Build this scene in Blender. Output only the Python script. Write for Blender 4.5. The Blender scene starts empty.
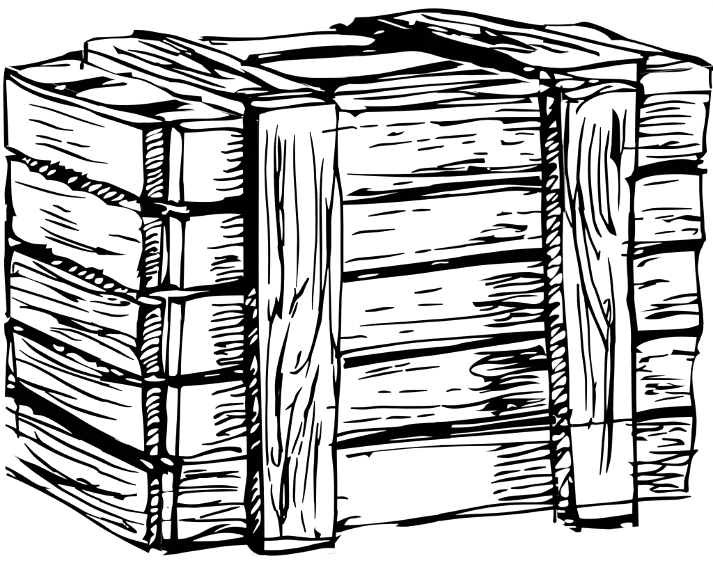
PLANES = {
 'F': ((0.015444, 0.042853, 0.0), (-0.141036, -0.990004, 0.0), (0.990004, -0.141036, 0.0), (0.0, 0.0, 1.0)),
 'L': ((-0.005609, 0.386435, 0.0), (-0.997874, -0.061145, 0.022566), (0.061161, -0.998128, -0.0), (0.022524, 0.00138, 0.999745)),
 'T': ((0.024986, 0.041494, 0.418262), (-0.064573, -0.061369, 0.996024), (0.988484, -0.14082, 0.055408), (0.136859, 0.988131, 0.069756)),
 'B1': ((0.010649, 0.009193, 0.0), (-0.141036, -0.990004, 0.0), (0.990004, -0.141036, 0.0), (0.0, 0.0, 1.0)),
 'B2': ((0.00952, 0.001273, 0.0), (-0.141036, -0.990004, 0.0), (0.990004, -0.141036, 0.0), (0.0, 0.0, 1.0)),
 'TA': ((0.023569, 0.040147, 0.440122), (-0.064573, -0.061369, 0.996024), (0.988484, -0.14082, 0.055408), (0.136859, 0.988131, 0.069756)),
 'TB': ((0.023477, 0.04006, 0.441532), (-0.064573, -0.061369, 0.996024), (0.988484, -0.14082, 0.055408), (0.136859, 0.988131, 0.069756)),
 'S1': ((0.104613, -0.004193, -0.014449), (-0.989973, 0.141032, -0.007943), (-0.007864, 0.00112, 0.999968), (0.141036, 0.990004, 0.0)),
 'S2': ((0.43214, -0.058934, -0.025918), (-0.988845, 0.140871, -0.048391), (-0.047907, 0.006825, 0.998828), (0.141036, 0.990004, 0.0)),
 'SA': ((0.06264, 0.319077, 0.459841), (-0.990923, -0.113989, -0.071266), (0.117909, -0.991585, -0.053452), (-0.064573, -0.061369, 0.996024)),
 'SB': ((0.383047, 0.330057, 0.482711), (-0.995693, -0.062581, -0.068407), (0.06653, -0.996151, -0.057064), (-0.064573, -0.061369, 0.996024)),
}
PARTS = [
 dict(key='L0', name='board', parent='end_panel', slabs=[('L', [(-0.01083, 0.4385), (0.29569, 0.42121), (0.29919, 0.33591), (-0.0106, 0.34996)], 0.012)], faces=[
  ('L', [[(-0.01083, 0.4385), (0.29569, 0.42121), (0.29919, 0.33591), (-0.0106, 0.34996)]], '''
B -38,4387! 101,14! 144,20! 151,23! 150,27! 157,29! 156,32! 152,32! 151,35! 150,34! 75,24! 75,24! 294,50! 730,103! 905,122! 211,29! 16,-759! -12,-2! -25,-7! -47,-14! -49,-15! -35,-11! 49,-23! -247,0! -355,1! -337,2! -275,5! -255,6! -232,5! -201,2! -177,0! -179,2! -196,7! -198,9! -179,10! -149,5! -128,6! -116,18! -112,41! -100,52! -68,38!
W 270,4360 93,28 193,45 230,32 342,34 262,30 74,21 -74,10 -226,-29 -376,-49! 228,46 299,55 221,25 164,3 91,-15 326,-26 280,-18! -278,-47 -361,-65 -257,-49 -185,-26 -300,-40 -266,-15 -270,15 -155,19
W 1119,4283 69,25 161,26 -54,-45 -126,-8
W 1586,4258 124,47 217,52 215,36 214,31 246,38 76,28 -78,9 -211,-36 -246,-37! 107,37 210,43 313,33! 240,-13 340,-29 331,-48! -260,-47 -440,-77 -380,-50 -317,-26 -286,2 -218,7
B -43,4385! 140,-65! 345,-43 425,-33 378,-12 335,-3 257,-9 289,-11 -24,9 298,-9 409,8 316,-6 272,-11! -1,-94! -415,-42! -290,15 -294,11 -298,12 -339,34 -556,-1 -458,19 -390,41 -276,55 -82,-5! 37,-385 21,-299 -23,1! -95,-26! -13,284 0,27 -9,355
W 89,4313! 346,-44 426,-33 379,-12 336,-3 256,-9 291,-11 -24,9 297,-9 410,8 315,-5 266,-4! -406,-56 -287,-16 -293,11 -297,9 -120,3 -589,38 -566,11 -425,38 -275,59
S 533,4045,8,17 476,-5,9,10 562,-27,1,0 405,-12,-4,-4 226,1,-6,-9
S 523,3883,7,20 219,1,11,13 264,-14,7,3 234,-4,-13,-9 284,23,-8,-11
S 691,3736,7,20 169,2,7,13 190,2,2,-4 209,0,-2,-4
S 1383,3747,13,25 191,-3,4,9 152,3,-9,-6 161,22,-7,-12
S 681,3653,5,18 254,8,14,18 335,-17,11,5 336,-19,-1,0 303,-3,-17,-16 364,27,-8,-11
B -62,3537! 110,21 201,-6 275,-37 231,-7 289,27! -20,-46! 146,44 79,26! -31,-52! 129,10! 18,-32! 148,23 57,-19 168,12! -21,-36! 137,43! -6,-52 288,3 -24,3 181,4 267,-19 264,-21 113,-19! 570,96! 6,-196! -516,-128! -121,61 -172,17 -234,-8 -193,-15! -1,0! -252,59 -254,9 -260,-22! -151,46 -223,5 -211,-18! -41,21! -133,26 -202,-8! -35,32! -76,30 -154,5 -168,-9! 13,-330 48,-153 92,-76! -75,49 63,-57! -100,-21 -11,-103 90,-75 176,-34 -410,-58! -10,324! 16,62! -40,-23! -17,142 40,148 27,163 -60,80! 128,22 131,20! -175,21
W 373,3457! 68,28! 39,-27! 91,35! -72,-61! -51,29!
W 568,3432 109,45 38,-16 -97,-35
W 771,3393 45,37 145,36 -40,-48 -109,-34
W 955,3376 72,46 112,23 -45,-34 -111,-36
W 1420,3350 41,49 159,38 -57,-44 -127,-41
W 1713,3339 63,41 131,42 -67,-41 -107,-37
W 1872,3328 50,54 221,46 -66,-45 -161,-54
W 2066,3316 50,45 203,59 -62,-44 -132,-45
W 2195,3302 100,61 169,30 -87,-47 -146,-43
W 2364,3296 140,53 56,32 63,1 -68,-47 -144,-33
B 2979,4147! 1,-75! 3,-68! 5,-96! 5,-93! 9,-87! 9,-84! 7,-60! 3,-17! 0,8! -3,-2! -8,-28! -11,-38! -14,-34! -19,-29! -22,-25! -15,-17! 61,-220! -1,-15! -3,-21! -9,-20! -20,-15! -27,-14! -19,-10! 22,-5! 30,-10! 12,-11! 524,75! -3,299! -6,441! -12,204! -14,74! -10,39!'''),
 ]),
 dict(key='L1', name='board', parent='end_panel', slabs=[('L', [(-0.0106, 0.34996), (0.29919, 0.33591), (0.30296, 0.24413), (-0.01033, 0.24784)], 0.012)], faces=[
  ('L', [[(-0.0106, 0.34996), (0.29919, 0.33591), (0.30296, 0.24413), (-0.01033, 0.24784)]], '''
B -62,3537! 110,21 201,-6 275,-37 231,-7 289,27! -20,-46! 146,44 79,26! -31,-52! 129,10! 18,-32! 148,23 57,-19 168,12! -21,-36! 137,43! -6,-52 288,3 -24,3 181,4 267,-19 264,-21 113,-19! 570,96! 6,-196! -516,-128! -121,61 -172,17 -234,-8 -193,-15! -1,0! -252,59 -254,9 -260,-22! -151,46 -223,5 -211,-18! -41,21! -133,26 -202,-8! -35,32! -76,30 -154,5 -168,-9! 13,-330 48,-153 92,-76! -75,49 63,-57! -100,-21 -11,-103 90,-75 176,-34 -410,-58! -10,324! 16,62! -40,-23! -17,142 40,148 27,163 -60,80! 128,22 131,20! -175,21
W 373,3457! 68,28! 39,-27! 91,35! -72,-61! -51,29!
W 568,3432 109,45 38,-16 -97,-35
W 771,3393 45,37 145,36 -40,-48 -109,-34
W 955,3376 72,46 112,23 -45,-34 -111,-36
W 1420,3350 41,49 159,38 -57,-44 -127,-41
W 1713,3339 63,41 131,42 -67,-41 -107,-37
W 1872,3328 50,54 221,46 -66,-45 -161,-54
W 2066,3316 50,45 203,59 -62,-44 -132,-45
W 2195,3302 100,61 169,30 -87,-47 -146,-43
W 2364,3296 140,53 56,32 63,1 -68,-47 -144,-33
W 2522,3294 140,48 43,-15 173,37! 4,-27 198,13 252,3! -66,-63! -239,-16 -260,-1 -175,4
S 201,3196,12,19 351,-9,6,11 464,-2,-1,3 382,16,-9,-8 410,39,-5,-10
S 1076,3065,14,20 125,-9,15,13 154,-19,-6,0 129,19,-20,-15
S 773,2985,15,19 239,-20,13,16 304,-18,-2,-2 288,-4,-13,-16
S 906,2896,12,19 224,-10,10,14 263,-8,2,4 260,7,-12,-19
S 795,2802,20,18 296,-43,7,13 490,-18,-3,4 408,-3,-5,-2 218,5,-1,7
S 899,2716,13,19 193,-12,13,18 379,-8,-3,-2 376,7,-12,-9 295,31,-7,-5
B 2056,2788 246,0 208,3 182,11 -184,-37 -208,-27 -245,-29
S 2301,2934,5,18 125,6,0,7 74,9,6,2 202,-3,8,10 144,6,3,-3 105,-1,-8,-17
B -48,2745! 53,28! 151,53 -10,-107 90,-75 175,-27 233,-1 311,36! -28,-45! 145,27! 31,-61 309,7 262,-22 146,-20! 145,30 146,-3 96,21! -18,-53! 171,-31 -200,27 207,-7 238,-34 175,-7 158,7! 560,98! -24,-217! -507,-38! -190,9 -206,9 -207,-5 -184,-11 109,30! -510,32 -561,35 -577,18 -450,17! -59,-108 -24,-147 1,-179 1,-162 0,-117! -82,-34! -73,45! 40,26! 0,61 -54,425 12,146
W 65,2587 141,-7 134,-4 -132,-38 -111,-27
W 1057,2467 70,33 162,21 -108,-46
W 1447,2452 78,42 101,26 -71,-53 -88,-18
W 1648,2441 63,33 120,30 -71,-45
W 1809,2432 68,38 126,32 -60,-55 -104,-18
W 2011,2426 49,38 125,20 -42,-52 -83,-17
W 2210,2403 84,41 128,21 -61,-44 -121,-24
W 2208,2407 68,34 143,19 -43,-29 -130,-34
W 2437,2397 50,26 83,22! 14,-23! 66,17! 26,18! 35,-1! -38,-34 -129,-16
W 2697,2410 67,19 125,17! -13,-56! -64,18
B 2979,4147! 1,-75! 3,-68! 5,-96! 5,-93! 9,-87! 9,-84! 7,-60! 3,-17! 0,8! -3,-2! -8,-28! -11,-38! -14,-34! -19,-29! -22,-25! -15,-17! 61,-220! -1,-15! -3,-21! -9,-20! -20,-15! -27,-14! -19,-10! 22,-5! 30,-10! 24,-23! 11,-49! 4,-61! 2,-46! 2,-9! -1,7! -9,-10! -25,-48! -33,-65! -26,-53! -13,-28! -6,-16! -4,-10! 52,16! -51,-85! 75,29! -21,-132! 17,-155! -7,-11! -11,-16! -10,-22! -7,-32! -6,-38! -5,-31! -7,-15! -6,-8! -4,-20! 0,-20! 610,102! -3,157! -4,481! -5,574! -6,441! -12,204! -14,74! -10,39!'''),
 ]),
 dict(key='L2', name='board', parent='end_panel', slabs=[('L', [(-0.01033, 0.24784), (0.30296, 0.24413), (0.30635, 0.16161), (-0.01012, 0.16629)], 0.012)], faces=[
  ('L', [[(-0.01033, 0.24784), (0.30296, 0.24413), (0.30635, 0.16161), (-0.01012, 0.16629)]], '''
B -48,2745! 53,28! 151,53 -10,-107 90,-75 175,-27 233,-1 311,36! -28,-45! 145,27! 31,-61 309,7 262,-22 146,-20! 145,30 146,-3 96,21! -18,-53! 171,-31 -200,27 207,-7 238,-34 175,-7 158,7! 560,98! -24,-217! -507,-38! -190,9 -206,9 -207,-5 -184,-11 109,30! -510,32 -561,35 -577,18 -450,17! -59,-108 -24,-147 1,-179 1,-162 0,-117! -82,-34! -73,45! 40,26! 0,61 -54,425 12,146
W 1447,2452 78,42 101,26 -71,-53 -88,-18
W 1648,2441 63,33 120,30 -71,-45
W 1809,2432 68,38 126,32 -60,-55 -104,-18
W 2011,2426 49,38 125,20 -42,-52 -83,-17
W 2210,2403 84,41 128,21 -61,-44 -121,-24
W 2208,2407 68,34 143,19 -43,-29 -130,-34
W 2437,2397 50,26 83,22! 14,-23! 66,17! 26,18! 35,-1! -38,-34 -129,-16
W 2697,2410 67,19 125,17! -13,-56! -64,18
S 188,2249,-49,-6 14,62,-14,4 12,14,73,40 259,-4,19,0 351,-14,1,0 310,-10,-7,-4 189,5,3,3 300,-12,-1,-4 297,-5,-2,0 259,4,-10,-13
S 614,2414,21,19 144,-32,24,21 251,-32,-2,0 271,-28,-7,-3 298,-30,5,15 342,1,-20,-8 299,32,-15,-8 330,40,-2,6
B 65,2207 123,29 78,38 53,15 -22,-38 156,-11 195,-5 387,-1 380,-11 262,-2 204,-22! -284,-15 -66,13! 131,-23 -45,-27 -208,7 -381,45 -386,19 -273,-4 -280,-43
S 2292,2285,5,22 90,4,-2,10 99,21,-3,-11
S 80,2054,23,39 359,10,-2,-4 507,9,0,-1 569,5,1,0 369,7,-11,-17
S 133,1955,15,18 189,-12,5,5 276,-11,-1,4 271,2,3,7 269,-2,0,4 268,16,-6,-8 373,9,2,3 367,15,-2,-3 401,10,3,6
S 323,1880,3,26 201,24,7,8 269,15,10,4 224,1,14,4 109,-16,13,-2
B 1103,1945 125,-4 265,9 225,-15 220,-12 216,33 91,30 314,21 -1,-28 -258,-40 -73,-21 -219,-28 -296,-15 -299,-7 -191,-5! -42,29
S 1033,1781,4,19 228,23,3,7 295,24,12,8 366,-7,10,1 365,-23,0,-2 256,-20,3,3
S 1032,1755,8,19 185,9,12,11 186,-12,7,0 156,-7,-12,-4 174,25,-12,-11
S 1972,2117,10,19 173,-1,5,10 180,7,0,4 40,2,-9,-2 183,25,-8,-2 192,49,-2,-15
S 1913,2198,1,18 150,19,5,6 239,14,4,6 182,17,-7,1 183,30,-11,1 104,38,-3,-15
S 2560,2292,0,25 100,15,5,3 101,9,4,-5
S 1935,1973,25,33 185,-4,-5,-3 181,2,-1,5 210,8,-1,-3 204,4,5,0 179,-14,5,0
B 2095,1952 157,16 180,28 185,6 -185,-35 -179,-45 -127,-31
S 2095,1881,11,29 209,16,5,0 175,-3,9,3 176,-14,3,3 231,-7,9,2 29,-21,29,-4
S 2118,1802,29,36 181,-6,-1,-4 270,-17,-2,-3 151,-10,-5,-6 121,-3,-7,-7
B 103,1756! 138,-6! 197,-10! 214,-10! 216,-10! 231,-12! 246,-11! 296,-11! 309,-12! 212,-9! 41,-6! -51,-4! -14,-3! 76,-2! 113,-1! 112,-1! 99,-2! 100,-1! 97,-1! 104,0! 101,0! 71,0! 419,89! 3,-173! -408,-40! -73,-6! -106,-9! -113,-11! -118,-11! -125,-13! -113,-12! -100,-12! -87,-10! -58,0! 9,17! 39,27! -24,22! -144,11! -210,6! -199,6! -157,5! -146,5! -151,7! -165,11! -171,14! -168,12! -176,7! -173,5! -121,3! 6,-25! 10,-37! 12,-52! 18,-76! 20,-90! 15,-78! 7,-55! 1,-41! 0,-28! 45,-9! 63,-13! 49,-11! 9,-4! -5,-2! 35,-4! 98,-10! 137,-12! 157,-13! 180,-14! 199,-14! 140,-11! -771,-146! -22,7! -38,4! -47,0! -67,-6! -78,-11! -55,-7! -15,8! -22,12! -26,10! -27,9! -32,6! -38,3! -55,-5! -61,-9! -45,-7! -7,11! 5,84! 7,118! 8,112! 12,96! 12,90! 3,73! -14,44! -24,27! -19,28! -7,39! -3,41! -2,28! 95,39!
W 188,1655 103,20 113,-9 -71,-20 -115,-12
B 2978,3225! 12,-43! -1,-15! -3,-21! -9,-20! -20,-15! -27,-14! -19,-10! 22,-5! 30,-10! 24,-23! 11,-49! 4,-61! 2,-46! 2,-9! -1,7! -9,-10! -25,-48! -33,-65! -26,-53! -13,-28! -6,-16! -4,-10! 52,16! -51,-85! 75,29! -21,-132! 17,-155! -7,-11! -11,-16! -10,-22! -7,-32! -6,-38! -5,-31! -7,-15! -6,-8! -4,-20! -1,-49! 2,-61! 2,-43! -65,17! 13,-18! 17,-25! 15,-22! 9,-17! 7,-14! 4,-10! -180,-13! 41,-16! 57,-22! 50,-24! 35,-20! 29,-21! 24,-27! 23,-39! 18,-45! 13,-32! 2,-112! 0,-45! -1,-65! 4,-69! 7,-41! 482,91! 7,332! 2,263! -4,145! -5,241! -4,481! -3,436!
W 3040,2045 40,68 168,69 138,39 -3,-24 -168,-63 -144,-59
W 3005,1893 49,69 112,60 179,54 -2,-53 -125,-27 -144,-67
W 2994,1803 33,49 112,67 200,67 -9,-42 -140,-65
W 2931,2387 80,39 228,16 166,0 -79,-34 -197,-25 -172,0'''),
 ]),
 dict(key='L3', name='board', parent='end_panel', slabs=[('L', [(-0.01012, 0.16629), (0.30635, 0.16161), (0.30976, 0.07843), (-0.0099, 0.08302)], 0.012)], faces=[
  ('L', [[(-0.01012, 0.16629), (0.30635, 0.16161), (0.30976, 0.07843), (-0.0099, 0.08302)]], '''
B 103,1756! 549,-26 693,-33 817,-32 -24,-13 301,-4 296,-4 276,0! 419,89! 3,-173! -408,-40! -292,-26 -356,-36 -245,-22 24,66 -553,23 -454,17 -504,37 -470,15! 28,-114 53,-244 8,-124! 157,-33 39,-10 392,-35 576,-43 561,-51 588,-32 -127,-6 297,-5 -148,10 441,-12! 406,80! 6,-298! -312,12! -307,8 -327,12 -363,7 24,9 -481,18! -265,45 -266,28 -269,11 -244,-28! -35,48 -114,13 -200,-24! -63,30 -97,18 -161,-21! -7,11! 20,314 27,259 -57,99 -12,108! 95,39!
W 188,1655 103,20 113,-9 -71,-20 -115,-12
W 1108,1628 99,-6 129,15 -28,-43 -114,-11 -73,21
W 1397,1571 133,40 146,-3 187,-29 182,24! 18,-48! 95,24 141,1 6,-27 -288,-17 -332,10 -149,18
W 2367,1586 79,16 111,-10 5,-27 -109,6
W 111,1481 14,-87 21,-106 29,-119! -72,41 -40,64
W 56,1074 44,54 68,-1 47,-51 -76,-6
W 31,994 64,31 105,-4 -46,-26 -95,-12
W 2139,1566 113,23 61,-28 -174,-17
W 2377,1588 87,7 161,-6 -38,-14 -147,2
W 2683,1553 137,21 196,8 -19,-13 -173,-15
W 1961,1450 175,14 181,26 148,19 -147,-28 -195,-28
S 369,1556,24,17 255,-74,27,24 390,-43,-3,8 389,-17,-15,-7 380,8,-12,-4 372,25,-9,-5 328,47,-7,-11
S 316,1424,21,17 244,-37,4,8 389,-16,1,10 460,2,-3,-1 560,14,-3,0 362,15,4,0 -210,-13,10,-5 251,12,-20,-5 235,8,-5,-9
S 204,1307,22,32 354,4,6,3 386,-22,9,3 457,-42,3,4 451,-25,-3,3 299,1,-12,-4 132,16,-9,-7 149,7,2,-1 242,16,-8,-7 145,26,-8,-11
S 261,1105,30,36 255,-13,6,11 315,0,-2,7 314,25,-12,-15 265,9,2,-1 224,15,-12,-19
S 913,1086,25,23 303,-38,9,12 305,-17,-2,7 375,8,-6,3 334,23,-8,-8 264,30,-10,-18
S 191,855,67,26 62,-47,6,-9 -40,-78,16,-1 29,-160,-16,0 12,-70,0,1
B 2947,2468! 14,-134! -7,-11! -11,-16! -10,-22! -7,-32! -6,-38! -5,-31! -7,-15! -6,-8! -4,-20! -1,-49! 2,-61! 2,-43! -65,17! 13,-18! 17,-25! 15,-22! 9,-17! 7,-14! 4,-10! -180,-13! 41,-16! 57,-22! 50,-24! 35,-20! 29,-21! 24,-27! 23,-39! 18,-45! 13,-32! 2,-112! 0,-45! -1,-65! 4,-69! 11,-65! 15,-68! 13,-71! 9,-85! 7,-88! 2,-63! -4,-22! -9,2! -7,5! 82,-203! 5,-33! 7,-48! 5,-50! 2,-47! 0,-20! 328,70! 17,609! 13,559! 2,263! -4,145! -5,241! -1,176!
W 2998,795 97,8 128,-5 47,-29 -53,-15 -99,15 -73,20'''),
 ]),
 dict(key='L4', name='board', parent='end_panel', slabs=[('L', [(-0.0099, 0.08302), (0.30976, 0.07843), (0.31376, -0.01911), (-0.00965, -0.01405)], 0.012)], faces=[
  ('L', [[(-0.0099, 0.08302), (0.30976, 0.07843), (0.31376, -0.01911), (-0.00965, -0.01405)]], '''
B 2642,1645! 93,-1! 104,0! 101,0! 71,0! 419,89! 3,-173! -408,-40! -73,-6! -106,-9! -113,-11! -118,-11! -125,-13! -113,-12! -100,-12! -87,-10! -58,0! 9,17! 39,27! -24,22! -144,11! -93,3! -1661,-297! 5,-38! 1,-41! 0,-28! 45,-9! 63,-13! 49,-11! 9,-4! -5,-2! 35,-4! 98,-10! 137,-12! 157,-13! 180,-14! 199,-14! 197,-15! 187,-17! 185,-18! 189,-16! 221,-13! 224,-11! 143,-8! -5,-4! -85,-1! -37,-1! 85,-2! 131,-3! 81,0! -38,3! -88,5! -22,2! 121,-3! 185,-5! 135,-4! 406,80! 6,-298! -312,12! -79,2! -113,3! -115,3! -107,4! -108,4! -112,4! -133,3! -136,2! -94,2! -3,2! 41,3! -14,4! -140,6! -197,7! -144,5! -69,13! -98,17! -98,15! -89,12! -88,9! -89,7! -91,7! -90,4! -88,0! -92,-8! -90,-11! -62,-9! -6,14! -10,19! -19,15! -29,9! -38,4! -47,0! -67,-6! -78,-11! -55,-7! -15,8! -22,12! -26,10! -27,9! -32,6! -38,3! -55,-5! -61,-9! -45,-7! -7,11! 5,84! 7,118! 7,94!
S 191,855,67,26 62,-47,6,-9 -40,-78,16,-1 29,-160,-16,0 12,-70,0,1
S -9,739,34,32 168,-20,2,12 282,8,-5,0 392,2,4,3 385,3,1,0 478,0,-11,-16
S 243,675,30,36 393,-7,7,4 387,-33,6,3 384,-25,-2,4 378,-4,-4,-1 369,-4,0,0 160,-2,-4,-6 125,0,-10,-3 303,20,-10,-10 224,32,-8,-11
S -17,550,25,28 173,-11,18,12 113,-32,16,20 253,13,-29,-24 265,-18,21,19 354,-16,-10,-8 385,-1,-9,-4 485,13,-1,-4 122,-21,2,-2 210,6,-7,0 247,3,-3,-3 153,8,-8,-7 166,18,-7,-11
S 667,613,40,17 59,-54,15,9 92,-55,12,23 204,-14,-19,-2
S 435,440,31,18 194,-77,25,19 233,-47,3,9 278,-40,-13,-7 -108,23,-15,-3 381,-28,4,-1 264,-21,1,12 337,12,-5,10 298,31,-11,-8 262,33,-4,-1
B 145,278! 318,-4 277,7 389,-10 305,-1 226,5 298,27 293,22 333,44 -1,-36 -262,-48 -367,-39 -373,-30 -419,-45 -196,10 -313,26 -279,38
S 323,240,34,28 312,-50,11,11 385,-42,12,12 239,-26,-16,-12 344,-17,-4,0 375,-17,-4,0 333,2,-5,0 262,12,-6,-7 177,7,-8,-5 341,40,-7,-11
S 1606,207,30,31 263,-16,-3,0 296,2,-1,0 -24,-7,-1,2 306,8,-6,-2 302,21,-6,-1 296,43,-5,-7 116,15,-1,-3
S 1636,299,6,30 102,10,20,16 123,-1,14,-4 123,-9,-23,-4 157,45,-21,-17
B -25,115! 128,3 282,-15 356,-26 233,13 138,4! -171,-26! 229,-18 381,-16 337,-16 294,11 -24,10 303,16 179,17 5,5! -14,38 72,6 30,-22 118,-17 97,-23 -28,-33 -165,-8 -299,-1 -303,-13 -315,-13! 323,-17 303,-28 298,2 395,35! 305,57! 0,-77! -203,-11 -60,-64! -442,8 -300,13 -304,17 -347,32 -453,35 -541,20 -435,8 -282,-3 -93,0 37,33 104,-1 88,-4! -97,26 -143,8
W 2747,52! -88,30! 20,-16 87,-4
B 2152,318 304,21 296,53 192,54! 2,-35! -192,-45 -70,-29 -33,-29 -108,-12 -108,-5 18,18 -180,-27 -126,-15
B 1967,316 190,2 -4,-51 -190,-3
B 2984,1706! 14,-34! 13,-32! 2,-112! 0,-45! -1,-65! 4,-69! 11,-65! 15,-68! 13,-71! 9,-85! 7,-88! 2,-63! -4,-22! -9,2! -7,5! 82,-203! 5,-33! 7,-48! 5,-50! 2,-47! 0,-49! -5,-46! -14,-41! -18,-38! -18,-30! -16,-19! -16,-11! -10,-7! 101,5! -9,-22! -11,-31! -8,-34! 1,-32! 5,-33! -4,-33! -26,-37! -35,-36! -25,-26! 30,3! 43,3! 32,0! 12,-5! 1,-9! 0,-6! 9,-1! 13,-2! 24,-2! 38,-5! 47,-5! 47,0! 47,8! 45,14! 32,9! 14,494! 19,683! 13,559! 1,69!
W 2998,795 97,8 128,-5 47,-29 -53,-15 -99,15 -73,20'''),
 ]),
 dict(key='P', name='corner_post', parent=None, slabs=[('L', [(0.29568, 0.42117), (0.34617, 0.41837), (0.34421, -0.02019), (0.3137, -0.01911)], 0.02), ('F', [(0.00964, 0.41826), (0.02971, 0.41925), (0.02236, -0.02033), (-0.00043, -0.0202)], 0.02)], faces=[
  ('L', [[(0.29568, 0.42117), (0.34617, 0.41837), (0.34421, -0.02019), (0.3137, -0.01911)]], '''
B 4047,4296! -116,-17! -157,-22! -122,-19! -60,-9! -24,-5! -25,-7! -47,-14! -49,-15! -35,-11! 49,-23! -247,0! -355,1! -337,2! -187,4! -4,278! 1709,179!
B 2334,4210! 66,-1! 132,2! 144,4! 133,2! 114,-1! 103,-2! 99,-3! 104,-3! 99,-5! 69,-3! -1,-94! -415,-42! -75,4! -107,6! -108,5! -98,4! -97,3! -99,4! -61,2!
W 2334,4202! 62,-1! 132,2! 144,4! 134,2! 113,-1! 104,-2! 98,-2! 102,-2! 97,-1! 67,-1! -109,-16! -155,-22! -142,-18! -104,-9! -91,-5! -92,-2! -97,2! -97,5! -99,4! -66,2!
B 2345,3463! 31,-2! 92,-7! 92,-7! 94,-7! 93,-7! 77,-7! 53,-7! 36,-7! 24,-5! 570,96! 6,-196! -516,-128! -29,18! -43,23! -49,20! -51,10! -57,5! -64,2! -75,-1! -82,-3! -77,-4! -74,-5! -48,-4!
W 2522,3294 140,48 43,-15 173,37! 4,-27 198,13 252,3! -66,-63! -239,-16 -260,-1 -175,4
B 2358,2502! 2,0! -2,0! 0,20! 9,0! 79,-11! 83,-13! 76,-10! 63,-5! 57,-2! 55,0! 60,1! 58,3! 40,3! 560,98! -24,-217! -507,-38! -48,2! -71,4! -71,3! -68,3! -69,4! -69,2! -70,0! -70,-2! -67,-3! -3,0!
B 2371,1648! 68,0! 99,-2! 100,-1! 97,-1! 104,0! 101,0! 71,0! 419,89! 3,-173! -408,-40! -73,-6! -106,-9! -113,-11! -118,-11! -125,-13! -113,-12! -4,0! 8,-539! 53,-3! 143,-8! -5,-4! -85,-1! -37,-1! 85,-2! 131,-3! 81,0! -38,3! -88,5! -22,2! 121,-3! 185,-5! 135,-4! 406,80! 6,-298! -312,12! -79,2! -113,3! -115,3! -107,4! -108,4! -112,4! -122,3!
S 1603,105,36,39 375,-17,-3,0 333,2,-5,0 262,12,-6,-7 177,7,-8,-5 341,40,-7,-11
S 1606,207,30,31 263,-16,-3,0 296,2,-1,0 -24,-7,-1,2 306,8,-6,-2 302,21,-6,-1 296,43,-5,-7 116,15,-1,-3
B 2393,51! 68,4! 75,6! 62,6! 42,5! 14,3! -4,1! -5,1! -7,11! -8,15! 1,12! 19,5! 29,2! 24,-1! 10,-6! 5,-8! 15,-8! 34,-6! 43,-5! 41,-6! 39,-7! 36,-7! 22,-9! 5,-11! -9,-13! -24,-9! -40,-5! -55,-2! -70,-1! -89,0! -105,0! -105,-1! -62,-2! 1,-64! 69,-5! 96,-3! 96,1! 106,4! 140,11! 150,14! 105,10! 305,57! 0,-77! -58,-1! -80,-2! -65,-8! -33,-20! -17,-25! -10,-19! -119,2! -169,3! -154,3! -111,4! -94,4! -95,5! -62,3!
B 2979,4147! 1,-75! 13,-257 25,-231 0,-11 -33,-100 -56,-71! 61,-220! -13,-56 -66,-39! 76,-38 17,-156 -8,-12 -84,-166 -23,-54! 52,16! -51,-85! 75,29! -21,-132! 17,-155! -28,-49 -18,-101 -17,-43 3,-153! -65,17! 45,-65 20,-41! -180,-13! 148,-62 88,-68 54,-116! 2,-112! 3,-179 39,-204 18,-236 -20,-15! 82,-203! 17,-131 -3,-142 -50,-109 -42,-37! 101,5! -28,-87 2,-98 -86,-99! 105,6 13,-20! 46,-5 132,-10 124,31! 46,1736 -7,649 -15,1496 -36,317!
W 3074,4020 56,42 139,43 118,26 -82,-45 -125,-36
W 3062,3963 68,55 249,70 -31,-46 -167,-43
W 3096,3893 23,45 152,44 157,42 -50,-49 -167,-34
W 3082,3809 38,60 152,52 149,25 -15,-43 -137,-44
W 3061,3742 60,52 153,39 136,41 -7,-39 -161,-27
W 3081,3705 110,52 194,52 -19,-30 -123,-46
W 3114,3637 23,24 126,36 95,36 0,-18 -86,-35
W 3107,3571 17,37 140,34 119,59 -1,-24 -152,-60
W 3093,3497 5,39 125,35 166,71 0,-30 -158,-56
W 3122,3441 34,44 125,61 107,27 19,-18 -147,-46
W 3175,3441 65,36 107,29 56,-18 -41,-22
W 3008,3215! 334,40! -119,-44 -173,-56! -16,27
W 3051,3097 11,34 167,60 160,40! -11,-26 -153,-42
W 3089,3043 9,41 104,48 176,43! -9,-105 -9,-124! -4,-23! -55,-1 -13,-16 -155,-16 -71,-6 34,52 -23,9 8,56
S 3073,2990,-28,16 94,34,-18,12 75,36,20,1 76,19,17,-1
S 3080,2922,-40,27 82,35,6,2 104,37,20,4 69,10,19,-5
S 3068,2873,-14,18 92,20,-13,14 106,34,16,7 7,14,70,-37 -43,-14,-27,-23
W 3084,2790 25,41 183,55 29,18 41,-17 -75,-36 -155,-44
W 3084,2736 68,39 182,48 -18,-14 -141,-44
W 3087,2678 39,31 84,26 96,42 35,-12 -14,-43 -5,-130! -113,-30 -108,-18 30,51
S 3097,2658,-8,28 118,23,-7,4 101,31,-4,-4
S 3101,2583,-41,8 56,23,-28,22 62,37,37,-6
W 3094,2230 41,45 112,53 103,44 33,-20 0,-58! -140,12 -103,-52
W 3074,2146 19,46 125,54 166,48! 12,-33 -154,-46
W 3040,2045 40,68 168,69 138,39 -3,-24 -168,-63 -144,-59
W 3063,2011 32,41 126,56 171,49 -13,-44 -162,-48
W 3005,1893 49,69 112,60 179,54 -2,-53 -125,-27 -144,-67
W 2994,1803 33,49 112,67 200,67 -9,-42 -140,-65
W 3065,1769 6,20 98,45 154,65 -11,-27 -149,-54
W 3125,1746 19,28 83,42 95,27 -4,-12 -97,-45
W 3125,1695 47,35 140,62 48,1 -11,-40 -125,-33
W 3076,1623 96,29 96,38 71,-15 190,28! -104,-33 -141,-32 -141,-19
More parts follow.
